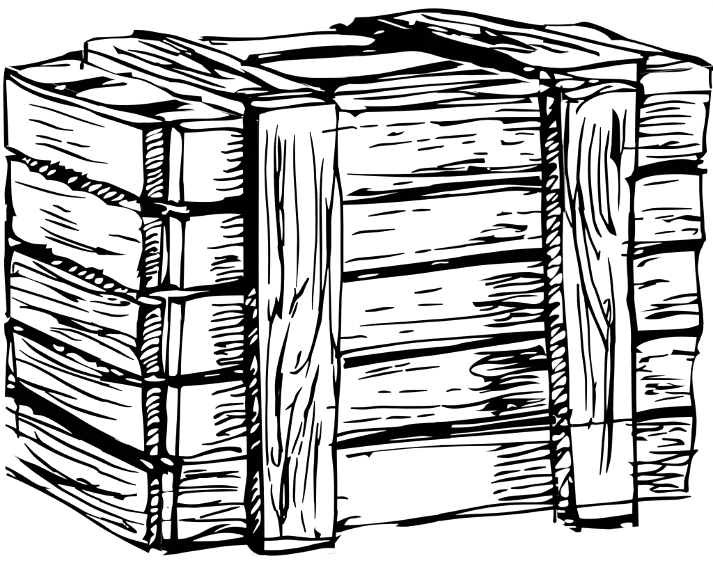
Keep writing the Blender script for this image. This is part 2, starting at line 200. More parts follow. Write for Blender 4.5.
W 3137,1451 12,55 124,59 108,15 15,-28 -141,-35 -87,-44
W 3124,1357 21,64 115,62 128,13 -133,-63
W 3139,1297 27,53 111,56 105,28 -69,-46 -128,-53
W 3160,1249 22,45 109,55 91,5 -67,-29 -114,-47
W 3151,1167 17,47 153,80 49,-13 11,-28 -120,-29 -87,-45
W 3162,1068 23,51 95,41 85,17 -76,-53
W 3141,975 17,33 113,71 85,48 8,-34 -3,-48 -96,-38
W 3209,889 37,56 68,47 38,6 -3,-81!
W 2998,795 97,8 128,-5 47,-29 -53,-15 -99,15 -73,20
W 3231,583 35,41 77,46 39,-39 -66,-16
W 3232,505 24,28 131,38 -30,-35 -81,-28
W 3243,389 18,65 75,42 42,-2 -20,-72 -66,-26
W 3241,346 126,34 -20,-33 -98,-28
W 3246,210 12,56 107,50 -5,-31 -69,-49
W 3239,137 34,32 74,39 -19,-115 -35,-49 -83,-63 11,22 27,55 73,49!
B 3398,4178! 202,53 130,-13 100,-78! -9,-223 -3,-229 9,-37 17,-166! 110,8! 4,-177! -77,-24! -16,-110 -11,-164 1,-38 -6,-335! 44,-122! -24,-182 -13,-41 -36,-280 -9,-228! 44,-99! -41,-42 -9,-222 -14,-377 0,-57! 107,-27! -40,-66! -26,-102 -13,-38! -27,-68 2,-69 -26,-90 -14,-45 0,19 35,-342! 127,-100 -456,-141! 105,64 -114,-12! 40,1749 -7,649
W 3447,3190! 13,-25 32,-201 21,-35 -17,-167 -93,-139! 11,85 24,210 3,135
W 2931,2387 80,39 228,16 166,0 -79,-34 -197,-25 -172,0
B 3426,4210! 29,6! 43,3! 42,4! 32,7! 31,7! 47,8! 69,12! 83,12! 95,14! 113,14! 37,5! 3,-133! -55,-7! -96,-13! -67,-8! -127,-11! -45,17! -65,22! -58,16! -45,1! -39,-5! -27,-2! -13,8! 0,13!
B 3417,12! 89,95! 271,61! 36,8! 53,13! 63,20! 74,27! 85,33! 50,20! 3,-162! -156,-47! -200,-61! -158,-47! -93,-26! -50,-13! -30,-7! 111,63!
W 3245,3389 119,13 196,6 168,6 148,26! -2,-42 55,14 -15,-23 -129,-18 -138,-5 -101,-1 -71,-51 -62,-8 1,17 85,30 -16,34 -116,9
W 3426,885 71,27 110,-1 68,-25 -62,-18 -110,1
W 3161,2472 193,60 336,67 106,11 274,41 281,50! -228,-50 -272,-77 -277,-51 -45,-3! -3,-235 9,-38 -37,-283 -18,-209! -36,131 -4,206 43,256 20,127 -89,22 -116,-8'''),
  ('F', [[(0.00964, 0.41826), (0.02971, 0.41925), (0.02236, -0.02033), (-0.00043, -0.0202)]], '''
B -263,3542! 31,-16! 25,-15! 17,-13! 12,-8! 283,4! -1,-197! -257,-41! -14,22! -21,30! -23,27! -24,18! -28,14! -2,1!
B -275,2608! 3,-1! 28,-9! 28,-8! 20,-5! 277,-8! -16,-212! -250,60! -24,12! -34,16! -33,17!
B -285,1786! 24,-11! 49,-21! 34,-15! 208,-2! -2,-173! -202,49! -35,10! -52,14! -26,7! -7,-588! 49,-27! 65,-36! 202,-18! -3,-300! -154,90! -38,21! -55,30! -56,31! -13,8!
B -305,253! 18,-14! 18,-17! 17,-17! 11,-14! 2,-12! -4,-10! -12,-3! -19,5! -27,13! -5,2! 0,-66! 41,-16! 72,-25! 52,-18! 151,-26! -1,-78! -29,15! -40,20! -32,10! -16,-11! -9,-20! -5,-16! -59,34! -81,48! -45,27!
B -143,4212! 0,-74! 1,-255 7,-231 0,-11 -18,-94 -29,-61! 25,-227! -7,-52 -33,-27! 36,-51 5,-157 -4,-10 -44,-148 -12,-50! 25,7! -26,-75! 37,15! -13,-126! 5,-156! -15,-43 -11,-96 -9,-39 -2,-151! -30,30! 20,-72 9,-45! -87,24! 70,-91 41,-85 24,-126! -2,-111! -2,-177 15,-211 4,-238 -10,-10! 36,-220! 5,-134 -4,-140 -27,-95 -21,-26! 49,-21! -15,-79 -1,-98 -44,-75! 51,-22 6,-24! 23,-17 64,-46 63,-2! 59,1728 10,652 23,1502 -11,322!
W -147,1704 47,8 49,17 34,-30 96,-14! -53,-10 -70,-1 -70,12
B 65,4185! 102,26 66,-31 49,-93! -9,-225 -6,-231 4,-39 5,-171! 56,-10! -1,-180! -40,-12! -11,-108 -9,-165 0,-39 -10,-337! 20,-133! -16,-180 -8,-39 -24,-276 -9,-229! 20,-110! -22,-33 -9,-223 -16,-378 -1,-58! 55,-54! -22,-57! -16,-97 -7,-35! -15,-62 -1,-71 -15,-83 -8,-43 1,20 10,-355! 63,-138 -234,-14! 54,34 -57,19! 56,1743 10,652
W 162,4144! 37,-22 41,-55 10,-108 -13,-163 -16,-163! -1,-66 6,-157! -38,14 -42,21 -37,-5! 12,91 10,204 1,134 16,203
W 126,3277! 58,-20 51,-41! 9,-144 -6,-123 -11,-108 -13,-268! -26,32 -62,20! -5,154 5,275
W 68,3191! 7,-27 12,-207 9,-39 -12,-164 -49,-121! 7,82 16,205 5,135
W 139,2436! 84,-28! 5,-148 -6,31 -10,-208 -24,-277 -14,-81 -40,-9 -29,6! 0,229 17,277 8,138
W 94,1618! 16,-15 58,-19 18,5! -10,-239 -25,-377 1,60 -1,-118! -44,12 -34,57 -4,56 -3,9 17,238 -10,140
W 82,760! 39,-23 6,-40 -8,-84 4,-41! -52,-8 -46,8! 2,160 49,-3
W 24,547 102,3! -9,-134 -19,-24 -28,17 -40,-20! 2,90
W 23,384 19,21 42,-15 28,7! -11,-89 -5,-28! -68,6 -9,43
W 24,261 80,-1! -12,-175! -27,2 -18,-25 -26,69 -4,84
B 79,4214 57,-2 57,7 127,3 184,-4 141,0 114,25 133,-11! 6,-209! -83,43 -113,22 -142,4 -142,-7 -135,2! -65,8! -84,79 -56,9
W 239,4171 67,17 184,3 241,-5 141,15! -1,-97! -126,21 -185,1 -170,-2 -98,18
B 210,3440! 67,-13! 135,-13 142,-7 99,10 28,26! 73,4 85,8 48,36! -2,-237! -146,21 -186,0 -142,-9 -114,-1! -89,-6!
B 261,2571! 114,16 172,5 143,13 100,13 50,22 42,6! -2,-188! -161,9 -172,4 -143,-11 -121,-24! -80,-26! -89,36! 2,182! 62,-15 42,-37!
B 217,1719! 45,3! 65,4! 69,5! 68,5! 73,6! 43,5! -1,-145! -37,-1! -74,-2! -82,-1! -83,1! -57,0! -52,-28! -88,50! 2,88!
S 187,878,0,36 132,-10,-5,-3 148,27,-6,8 143,19,2,9 111,2,10,-3 80,-27,14,12 14,-1,8,-22
S 188,809,-1,47 201,-5,-1,-11 218,4,-2,0 190,5,-2,9 102,2,0,6
B 99,933! 61,-17! 74,-36! -17,-75! -119,11!
S 246,726,-5,22 57,5,1,8 85,-2,2,1 84,4,1,-13
S 264,690,1,30 80,-15,-1,12 117,-14,-4,17 132,7,-2,-9 114,16,2,-17 94,6,3,-14
S 188,603,-35,61 35,32,16,-22 38,15,11,-3 128,13,3,-6
S 156,572,0,39 158,-5,-1,-11 159,-6,0,3 173,-14,2,2 145,-14,0,-15
S 163,492,-17,58 54,23,8,-22 55,9,6,-5 186,-3,2,-3 188,-12,1,3 138,-8,0,-9
S 144,411,6,38 123,-29,-3,1 119,-12,-7,3 147,14,-4,-3 87,24,0,-12
S 147,391,0,31 238,-18,-1,0 218,-5,-1,0 144,-3,1,0 131,-16,2,2
S 188,255,0,16 80,-17,-1,20 73,-5,-1,6
B -12,19! 46,71! 138,-13! 18,-1! 28,-1! 33,2! 38,7! 45,10! 46,14! 49,19! 51,21! 46,18! 37,10! 4,1! 0,-56! -10,-8! -7,-6! 14,6! 3,1! -2,-166! -85,-5! -99,-6! -104,-6! -104,-6! -81,-4! -47,-1! -25,2! -16,1! 57,32!
W -28,3423 59,-7 99,-26 85,-21 76,2! -2,-43 29,5 -9,-21 -66,4 -70,18 -51,16 -37,-39 -31,1 1,18 43,16 -8,37 -57,27
W 10,890 36,10 55,-28 34,-42 -31,-4 -56,28
W -88,2528 97,22 169,3 55,-9 142,-12 148,-3! -120,-6 -143,-26 -141,3 -23,5! -7,-236 4,-39 -24,-276 -14,-206! -15,139 2,207 27,248 13,122 -45,41 -57,13'''),
 ]),
 dict(key='F0', name='board', parent='front_panel', slabs=[('F', [(0.02954, 0.41936), (0.09057, 0.42274), (0.19119, 0.42833), (0.40772, 0.44039), (0.50876, 0.44601), (0.59537, 0.45057), (0.59252, 0.34869), (0.51039, 0.34983), (0.40987, 0.34286), (0.19061, 0.33164), (0.09093, 0.33617), (0.02808, 0.33574)], 0.012)], faces=[
  ('F', [[(0.02954, 0.41936), (0.10673, 0.42365), (0.10625, 0.33548), (0.02808, 0.33574)], [(0.17255, 0.4273), (0.19122, 0.42833), (0.19115, 0.33161), (0.17238, 0.33246)], [(0.19122, 0.42833), (0.30476, 0.43465), (0.3053, 0.33753), (0.19115, 0.33161)], [(0.30476, 0.43465), (0.43401, 0.44184), (0.43526, 0.3447), (0.3053, 0.33753)], [(0.4977, 0.44539), (0.59537, 0.45057), (0.59252, 0.34869), (0.49927, 0.34907)]], '''
B -3,4965! 61,3! 326,16! 94,10! -24,7! -20,5! 19,5! 23,3! 44,0! 77,-5! 98,-9! 96,-7! 97,-5! 96,-3! 67,-2! 8,-2! -20,0! 14,1! 82,5! 57,4! 1241,-47! 108,-23! 282,-69! 275,-77! 261,-94! 254,-104! 209,-83! 149,-50! 103,-30! 68,-19! 12,-38! 2,-53! -113,-36! -303,-4! -414,12! -405,8! -395,-7! -386,-12! -268,-9! -3,27! -15,38! -95,31! -253,18! -330,11! -237,7! -91,-172! -22,7! -31,8! -35,4! -32,-6! -34,-11! -48,-7! -67,-1! -80,2! -80,2! -82,0! -81,-1! -63,-2! -30,-1! -12,-2! -13,-4! -24,-6! -25,-9! -18,-6! 24,-30! -107,30!
W 1816,4415! 51,47 87,20 22,3 158,-5 265,20 265,18 267,6 201,0 146,-6 271,-7! 27,28! 98,-12 201,-73! 218,-87! -73,-93! -14,-65 -546,11 -540,-4 -449,-8 -353,19 -245,15! -51,88 -51,29!
S 1839,4374,-7,43 34,1,3,4 263,7,0,-3 264,22,0,-10 354,21,1,-7 379,9,1,0 146,2,0,7 361,-6,1,7 253,-15,3,10 199,-42,6,26
S 2920,4356,0,24 214,-9,1,3 124,-26,5,6 107,-28,2,3
B 3242,4369! 218,-34 272,-26 181,6 129,28! 39,-76! -166,3 -92,-6! -182,5 -271,3 -234,-1 -215,-12 -2,29 216,19 232,11
B 2098,4273! 108,-11 264,-6 284,18 272,21 2,-36! -144,-7! 143,-7 163,-3 361,-4 181,9 146,27! 38,-60! -274,1 -362,-6 -359,-6 -94,-7 -356,-1 -327,7! -60,-13 -58,-35! -51,43 -51,15 -63,7! 2,28 131,-11 148,3
B -6,4677! 6,-2! 128,-49! 78,-30! 55,-20! 86,-24! 167,-38! 199,-43! 144,-30! 21,-16! 29,-24! 21,-31! 4,-48! -3,-56! -3,-40! -41,-3! -60,-2! -74,13! -104,43! -118,59! -84,42! -62,10! -88,14! -78,19! -49,23! -40,27! -46,29! -65,35! -25,13!
S 4770,4826,26,67 101,-19,-15,-30 141,-33,-3,-8 234,-70,1,0 156,-61,5,10 154,-61,6,25 153,-55,10,12 128,-49,-1,-21 53,-23,-2,-9
S 5139,4505,-4,48 196,9,-1,-14 157,24,-2,-3 139,15,5,0 87,-21,15,6 126,-55,4,-2
B 65,4185! 28,9! 39,12! 35,5! 25,-4! 22,-10! 19,-17! 19,-30! 18,-36! 12,-27! -2,-58! -4,-83! -3,-84! -3,-83! -2,-85! -1,-63! 0,-23! 2,-1! 2,-15! 1,-54! 2,-68! 2,-49! 56,-10! -1,-180! -40,-12! -3,-26! -4,-38! -4,-44! -3,-47! -208,13! -2,598!
B 79,4214 57,-2 57,7 127,3 184,-4 141,0 114,25 133,-11! 6,-209! -83,43 -113,22 -142,4 -142,-7 -135,2! -65,8! -84,79 -56,9
W 239,4171 67,17 184,3 241,-5 141,15! -1,-97! -126,21 -185,1 -170,-2 -98,18
S 757,4029,3,24 58,-11,-2,3 73,-1,-3,3
S 724,3945,-4,27 65,3,-1,5 57,1,0,8 43,-11,1,25
S 653,3876,4,21 48,-14,-6,9 88,11,-5,5 58,3,0,8 45,-9,-5,27
S 707,3798,8,20 35,-18,-8,10 74,5,-4,5 72,-9,-2,25
S 723,3695,-5,18 81,13,-4,8 49,12,-13,13 55,11,-23,29
S 670,3691,6,20 44,-16,-8,10 76,10,-8,4 65,12,-16,12 61,18,-35,28
S 572,3611,2,21 70,-12,-3,9 116,2,-4,2 88,8,-4,11 44,-6,-2,22
S 597,3514,2,18 72,-14,-3,9 103,7,-5,0 75,13,-7,9 49,2,-12,26
B 210,3440! 67,-13! 135,-13 142,-7 99,10 28,26! 73,4 85,8 48,36! -2,-237! -146,21 -186,0 -142,-9 -114,-1! -89,-6!
B 844,4379! 15,-21! 20,-29! 13,-31! -3,-29! -11,-30! -8,-35! -1,-34! 2,-39! 1,-64! -1,-62! -3,-88! -1,-220! -1,-475! 0,-193! 165,-9! 1,232! 3,450! 3,263! 3,162! 1,103! -51,135!
B 877,4242! 58,153 103,10! 504,-15! 218,-17! 60,-38 67,-88! -50,-1 -20,48! -203,-7 -245,-11 -187,-15 -137,-31!
S 1713,3376,17,1 7,-120,14,1 0,-111,30,-3 2,-236,-6,-2 3,-88,-6,-3 -4,-112,-21,1 -23,-167,0,0
S 1803,3658,28,-4 -17,-166,3,-1 -25,-179,6,-2 -34,-166,18,1 0,-239,0,3 16,-160,-26,2 5,-211,-3,0
S 1815,4269,49,1 14,-110,-15,-3 -3,-82,-8,0 -13,-193,11,-1 -19,-221,24,0 11,1,-8,14 27,-109,-10,-6 32,-181,-6,-4 7,-237,1,-3 0,-237,0,0 -1,-160,0,0 2,-154,-3,-2 -14,-196,-3,0
S 1696,4016,-5,30 65,8,0,0 73,7,1,-3
S 5142,4451,-8,53 52,9,5,-11 140,1,1,-8 189,-1,-1,3 95,9,-2,-9 50,16,0,-12
B 5063,4608! 38,-9 17,-65 38,-29 49,-37 -71,-39 -49,-50! -27,-1! 1,185
S 5854,4481,37,-2 1,-123,0,1 11,-73,-3,3
B 2920,4077 180,2 271,16 272,-5 384,-17! -5,-99! -33,42 -90,13 -128,-6 -127,-8 -47,3! -19,26 -62,14 -144,7 -180,-20 -180,-20 -92,4
S 2822,4062,3,24 74,-16,2,10 58,-18,2,13
S 3517,4138,-4,17 90,6,2,14 181,-12,2,0 201,-9,0,-7
S 3599,3952,0,21 82,-11,-2,13 146,3,0,-3 183,-12,1,14
S 3737,3899,-4,21 53,4,4,3 137,-13,1,-3
S 2874,3900,-3,15 50,0,0,12 179,3,0,4 145,6,0,-4 63,13,0,-10
S 3167,3836,-4,24 64,2,-1,7 62,10,2,-10
S 2927,3808,-8,20 35,14,2,-5
B 3565,3856 36,3 18,-18 81,-7 146,10! -54,-31 -92,-12 -110,5 -12,25
S 3287,3727,0,21 69,-10,0,10 69,-1,-1,-3
S 3793,3695,-2,24 54,0,2,0 82,-7,1,-7
S 3887,3635,1,21 72,-10,-3,7 84,8,-3,0
B 2893,3634 30,7 179,28 181,20 114,-1! 7,-50 -84,1 -180,-5 -216,-19
S 2628,3575,-5,17 79,11,-1,14 123,4,4,3 94,-5,2,0 144,-1,-2,-10 118,10,0,-8
B 3211,3574! 26,46 84,-13 117,-11 209,-5 384,14! 59,4! -1,-91! -258,-1 -365,7 -271,-7 -272,7 0,53
W 3430,3581 14,7 14,-8 -14,-13
W 3467,3558 181,3 219,11 105,10 -106,-25 -164,-15 -163,8
B 2811,3440! 113,19 451,10 364,6 257,4! 13,-37 27,-17! 57,-58! -59,1! -202,16 -219,19 -327,-12 -181,-15 -180,-11 -200,-22! 141,-1 166,8 1,-38 -202,-9 -358,-11 -355,-2 -221,6! -1,44! 310,16 177,24 99,13! -187,-15 -177,-8 -196,17! 106,46 89,24 113,-14! -84,-11! 149,-13 356,14
S 2083,4054,-1,17 89,-4,-1,10 91,8,0,-8
S 2362,4049,-2,20 110,1,0,11 142,-1,0,0 146,13,0,-14
B 2357,3963 69,33 45,-10 87,16! -50,-37 -89,-12
S 2176,3844,-4,15 103,14,-1,15 159,7,2,-3 186,17,1,-11
S 2683,3883,-2,21 67,0,-2,6 62,12,1,-10
S 2697,3790,-5,27 116,9,0,4 151,22,2,-14
S 1945,3595,1,15 172,-20,0,6 355,-32,-1,13 269,-16,-2,10 291,-8,-1,14
S 2435,3461,-3,24 93,3,-1,7 103,14,1,-12
S 1805,4027,-6,30 69,10,1,0 121,13,4,-3 46,-12,7,-8
S 4009,4291,37,-4 -11,-153,0,2 5,-134,18,-4 -15,-64,-22,4 23,-286,0,1 6,-284,0,-1 -3,-283,-3,0 13,-287,3,2 24,-359,15,0
B 3959,4320! 34,35! 47,46! 42,30! 26,-1! 20,-17! 20,-29! 26,-47! 27,-57! 19,-42! 5,-119! 8,-165! 7,-128! 7,-47! 7,-9! 2,-14! -7,-33! -10,-38! -5,-41! 11,-37! 18,-41! 12,-67! 0,-112! -6,-140! -5,-133! -2,-111! -2,-105! 0,-69! -224,13! -1,24! 5,59! 1,89! -5,148! -8,179! -7,171! -4,149! -2,141! -7,136! -15,145! -20,140!
W 4074,4271! 41,-11 31,-13! -18,-46 -43,-48 31,-13 5,-2 -41,-53! -12,61
W 4100,3955! 22,30 44,39! 8,-59 -40,-3
W 4079,3848 44,30 59,29! -11,-18 -52,-32
W 4078,3841 37,40 67,28 -7,-19 -49,-32
W 4057,3778 20,34 70,10 -29,-28 -44,-25
W 4094,3731 30,43 74,27 -4,-18 -44,-39
W 4073,3644 21,39 105,37 -11,-22 -52,-32 -53,-25
W 4097,3596 44,28 55,41! 16,-163 3,-163! -43,-2 -49,-7! 37,52 46,62 -10,27 -49,10 -41,-15! 37,37 46,42 -9,50 -49,12
W 4072,3367 26,53 64,22 -24,-40 -45,-40
B 3973,4590! 140,-34 152,-13 260,18 386,41 175,7! 4,-49! -26,3! -5,-184! 34,-22! 0,-83! -176,3 -155,1 -153,-33 -122,-58 -60,-60 -34,-64! -11,55 38,57 55,41! -175,11 -77,0! -155,49 -79,34! -17,192!
W 4283,4503! 321,26 308,29 144,3! -5,-175! -136,27 -156,13 -185,12 -153,24
W 4164,4378 58,40 106,5 151,-19! -60,-37 -90,-17 -107,11
W 4263,4296! 190,34 231,39 138,9 123,-27 105,-45! -134,19 -125,-16 -145,-18! 39,22 117,27! -58,20 -93,-32 -123,-58 -106,-20 -91,3
W 3994,4392 89,-25 13,-2 -44,-25 -56,-16
S 4279,4197,-4,19 45,0,2,12 80,-7,3,-1
S 4291,4222,33,-5 -20,-127,12,0 -18,-268,22,-1 -3,-40,-3,-1 -2,-145,-6,5 28,-145,-22,4 30,-217,6,2 34,-175,15,3 4,-38,1,-6 30,-261,-16,1 50,-248,0,2 32,-176,3,1 13,-73,6,3 23,-89,3,1
S 4219,3757,21,1 15,-257,21,-1 8,-285,0,-2 9,-73,-10,8 51,-118,-7,2 40,-89,0,0
S 4917,3698,1,28 71,-5,-1,-3 94,-1,-1,0
S 5046,4564,43,-2 1,-178,3,0 -5,-70,13,-2 -3,-285,0,0 1,-243,-10,0 4,-41,-6,1 -8,-214,6,-3 -15,-97,3,-5 -23,-116,-3,5 -2,-246,4,2 -15,-40,22,-2 -2,-174,9,0 3,-114,-9,-3 -16,-174,6,3 15,-221,-6,4 3,-114,6,0
B 5892,4261! -22,-259 -27,-214 13,-160! -45,-51 -57,-34! -13,24 -16,27! 70,36! 1,160 24,158 5,114 -33,75! 64,13 0,63! -125,8 -236,10 -157,3 -124,-12 -52,-32 -38,-59! -54,-6! -4,258! 63,-38 15,-95! 193,7 236,7
S 5177,3601,0,22 173,-18,-1,9 238,4,-3,-3 222,14,-1,3
S 5095,4099,-10,45 169,31,4,-14 155,14,3,0 124,-5,5,0 161,-18,0,-15
S 5163,4054,-3,15 102,6,-3,13 156,14,2,6 116,2,3,-12
S 5101,3955,-17,52 104,32,9,-16 138,13,5,-5 188,-4,3,0 133,-6,1,-14
S 5103,3911,-4,39 163,8,1,-11 188,1,1,3 145,1,2,-14
S 5094,3807,0,62 142,6,-2,-31 189,4,-1,0 124,-3,4,3 143,-13,1,-18
B 5049,3718! 141,5 118,11! 7,-18! 109,41 64,1 67,-15! -49,-18 -107,-9! 106,-9 110,9 111,9 58,-21! -104,-16 -174,-15 -236,9 -220,14!
B 5091,3517! 180,31 157,18 159,3 141,-18 21,44! 56,27 40,27! 5,-20 -39,-42 -43,-31! 52,-15 -16,-34 -47,-12! -7,-22! 61,-17 50,-4 -1,-48 -39,-7! -53,-15! -178,24 -237,8 -187,-19 -116,-44! -60,-24! 14,103! 46,88!
S 4211,4365,30,-1 3,-134,-3,0
W -28,3423 59,-7 99,-26 85,-21 76,2! -2,-43 29,5 -9,-21 -66,4 -70,18 -51,16 -37,-39 -31,1 1,18 43,16 -8,37 -57,27'''),
 ]),
 dict(key='F1', name='board', parent='front_panel', slabs=[('F', [(0.02808, 0.33574), (0.09093, 0.33617), (0.19061, 0.33164), (0.40987, 0.34286), (0.51039, 0.34983), (0.59252, 0.34869), (0.59026, 0.26801), (0.51182, 0.26545), (0.41154, 0.26741), (0.19015, 0.25486), (0.09127, 0.25321), (0.02665, 0.25441)], 0.012)], faces=[
  ('F', [[(0.02808, 0.33574), (0.10625, 0.33548), (0.10581, 0.25357), (0.02665, 0.25441)], [(0.17238, 0.33246), (0.19115, 0.33161), (0.1911, 0.2548), (0.17225, 0.25453)], [(0.19115, 0.33161), (0.3053, 0.33753), (0.30572, 0.26146), (0.1911, 0.2548)], [(0.3053, 0.33753), (0.43526, 0.3447), (0.43625, 0.26698), (0.30572, 0.26146)], [(0.49927, 0.34907), (0.59252, 0.34869), (0.59026, 0.26801), (0.50063, 0.26568)]], '''
B 282,4067! -2,-38! -4,-83! -3,-84! -3,-83! -2,-85! -1,-63! 0,-23! 2,-1! 2,-15! 1,-54! 2,-68! 2,-49! 56,-10! -1,-180! -40,-12! -3,-26! -4,-38! -4,-44! -3,-55! -3,-62! -3,-48! 0,-11! 0,3! 0,-31! -3,-103! -4,-136! -3,-98! 20,-133! -5,-52! -6,-72! -5,-56! -2,-9! -193,13! 0,109! -1,589! -2,716! -2,403!
B 210,3440! 67,-13! 135,-13 142,-7 99,10 28,26! 73,4 85,8 48,36! -2,-237! -146,21 -186,0 -142,-9 -114,-1! -89,-6!
S 663,3186,-7,21 66,11,-4,10 71,21,2,1 87,7,0,11
S 639,3142,3,21 57,-14,-5,9 87,12,-3,2 85,-1,3,3
S 667,3047,2,21 56,-13,-3,9 89,3,-5,2 78,1,-13,32
S 500,2945,0,16 80,-11,-3,11 116,13,-2,3 99,8,2,0 86,-14,2,22
B 573,2862 62,-1 72,10 58,-1 66,-24! -23,-11 16,-14 35,-22! -109,-1 -86,-8 -100,-18 -30,11 28,24 86,19 49,11! -61,-4 -52,-1
S 539,2718,-9,20 55,17,4,10 99,0,3,-8 86,9,0,-7
S 601,2670,-5,24 65,7,-2,6 85,14,4,0 128,-4,2,3
S 594,2606,-8,32 71,12,2,1 85,8,2,-6 102,5,-1,6
B 261,2571! 114,16 172,5 143,13 100,13 50,22 42,6! -2,-188! -161,9 -172,4 -143,-11 -121,-24! -80,-26! -89,36! 2,182! 62,-15 42,-37!
B 871,4039! 0,-34! -3,-88! -1,-220! -1,-475! -1,-610! -1,-405! 164,-11! -1,60! 2,442! 3,554! 3,450! 3,263! 1,66!
S 1713,3376,17,1 7,-120,14,1 0,-111,30,-3 2,-236,-6,-2 3,-88,-6,-3 -4,-112,-21,1 -23,-167,0,-1 -32,-180,6,-1 -39,-193,17,-5 -17,-88,-9,-1 -34,-139,-6,1 -37,-109,-1,-3 -30,-68,-13,0 -59,-62,1,-8 -55,-34,-9,-14 -48,-1,-15,15
S 1803,3658,28,-4 -17,-166,3,-1 -25,-179,6,-2 -34,-166,18,1 0,-239,0,3 16,-160,-26,2 5,-211,-3,0 4,-381,6,-1
S 1815,4269,49,1 14,-110,-15,-3 -3,-82,-8,0 -13,-193,11,-1 -19,-221,24,0 11,1,-8,14 27,-109,-10,-6 32,-181,-6,-4 7,-237,1,-3 0,-237,0,0 -1,-160,0,0 2,-154,-3,-2 -14,-196,-3,1 -7,-240,3,0 -2,-90,0,-1 -19,-211,9,0 5,-214,3,2
B 2811,3440! 113,19 451,10 364,6 257,4! 13,-37 27,-17! 57,-58! -59,1! -202,16 -219,19 -327,-12 -181,-15 -180,-11 -200,-22! 141,-1 166,8 1,-38 -202,-9 -358,-11 -355,-2 -221,6! -1,44! 310,16 177,24 99,13! -187,-15 -177,-8 -196,17! 106,46 89,24 113,-14! -84,-11! 149,-13 356,14
S 2927,3310,-3,34 270,5,-1,0 273,13,-1,4 236,9,2,10 162,-12,5,-3 192,-28,1,10
S 3831,3287,-4,21 61,1,-4,10 75,13,-4,6
S 3545,3092,-5,24 73,4,0,11 80,7,3,-14
S 3588,3126,17,12 13,-19,3,2
S 3760,3107,2,21 76,-16,-4,10 110,12,0,-6 118,-12,3,3
B 3481,2992 70,26 102,-5 128,-21 93,-6! -7,-43 -48,-25 -74,-4! -11,22 64,-4 -145,30 -182,-15 -124,-23! 49,38 128,7 117,9! -80,7
B 3222,2865 103,27 145,8 57,14! -9,-30 135,-8 147,8 66,10! -35,-31 -2,-22 -174,-11 -183,-16 -182,-6 -181,-10 -183,-2 272,35 217,16! -71,9
S 3879,2837,-3,19 71,0,-2,9 120,9,0,3
S 2169,3163,-3,17 111,7,-2,10 160,10,0,7 115,15,3,-17
S 2638,3189,-2,21 86,-3,0,10 96,1,2,-10
S 2000,2986,-5,17 85,14,0,14 176,3,2,0 183,13,1,-14
S 1926,2713,-5,17 106,17,-1,14 177,4,2,3 178,13,0,-6 160,22,1,-12
S 2668,2767,-4,21 78,1,-2,13 85,16,3,-15
S 2870,2786,-2,16 81,0,-1,8 69,1,-1,4 181,11,-1,3
B 1887,2630! 319,19 357,20 472,30 164,16 273,18 274,14 296,-1! 60,-142! -59,0 -295,1 -366,-3 -272,-17 -181,-11 -275,-20 -357,-16 -392,-21! -21,106!
W 2057,2565 62,18 159,3! -54,-14 -106,-10
W 2840,2644 48,20 125,-4 -18,-9 -72,5
S 4009,4291,37,-4 -11,-153,0,2 5,-134,18,-4 -15,-64,-22,4 23,-286,0,1 6,-284,0,-1 -3,-283,-3,0 13,-287,3,2 24,-358,16,-1 4,-361,0,-1 27,-376,0,1
B 4237,3877! 3,-51! 7,-47! 7,-9! 2,-14! -7,-33! -10,-38! -5,-41! 11,-37! 18,-41! 12,-67! 0,-112! -6,-140! -5,-133! -2,-111! -2,-105! 0,-111! 3,-127! 4,-135! 6,-128! 7,-112! 10,-106! 10,-113! 9,-93! -217,15! -2,91! -8,65! -10,33! -6,48! 3,86! 7,101! 2,101! -12,98! -17,99! -13,90! -1,66! 5,59! 1,89! -5,148! -8,179! -7,171! -4,149! -2,141! -4,86!
W 4097,3596 44,28 55,41! 16,-163 3,-163! -43,-2 -49,-7! 37,52 46,62 -10,27 -49,10 -41,-15! 37,37 46,42 -9,50 -49,12
W 4072,3367 26,53 64,22 -24,-40 -45,-40
W 4083,3225 -2,46 91,23 -33,-35 -44,-39
W 4140,3220 21,26 39,28 -14,-32 -37,-28
W 4078,3122 22,36 105,41 -26,-32 -52,-32
W 4094,3064 38,35 88,45 6,-66 -67,-2
W 4086,2934 -1,77 46,23 53,11 -42,-63 -44,-46
W 4135,2917 37,52 47,29 -3,-35 -41,-24
W 4078,2797 26,61 102,50 -24,-43 -52,-53 -44,-28
W 4114,2752 52,59 53,39 6,-74 -62,-8
W 4089,2682 47,37 86,23 -3,-38 -41,-53 -35,-23 -13,29
S 4291,4222,33,-5 -20,-127,12,0 -18,-268,22,-1 -3,-40,-3,-1 -2,-145,-6,5 28,-145,-22,4 30,-217,6,2 34,-175,15,3 4,-38,1,-6 30,-261,-16,1 50,-248,0,2 32,-176,3,1 13,-73,6,3 24,-91,1,6 97,-208,-15,-2 95,-211,3,0 55,-148,4,-3 5,-29,-10,-11
S 4219,3757,21,1 15,-257,21,-1 8,-285,0,-2 9,-73,-10,8 51,-118,-7,2 40,-89,0,0
S 4397,3381,27,-6 -31,-170,6,0 -12,-101,10,2 2,-113,0,2
B 4927,3403! 95,32 67,39! 2,-105! -31,-12! -18,-287! -48,2! -3,203 -32,86
S 5047,4386,46,-2 -5,-70,13,-2 -3,-285,0,0 1,-243,-10,0 4,-41,-6,1 -8,-214,6,-3 -15,-97,3,-5 -23,-116,-3,5 -2,-246,4,2 -15,-40,22,-2 -2,-174,9,0 3,-114,-9,-3 -16,-174,6,3 15,-221,-6,4 3,-112,6,-4 -14,-98,16,6 37,-157,-16,4 20,-187,4,-8 2,-174,-19,-3 4,-45,-1,7
S 4922,2719,-9,22 39,5,1,12 46,-4,2,12
B 5091,3517! 180,31 157,18 159,3 141,-18 21,44! 56,27 40,27! 5,-20 -39,-42 -43,-31! 52,-15 -16,-34 -47,-12! -7,-22! 61,-17 50,-4 -1,-48 -39,-7! -53,-15! -178,24 -237,8 -187,-19 -116,-44! -60,-24! 14,103! 46,88!
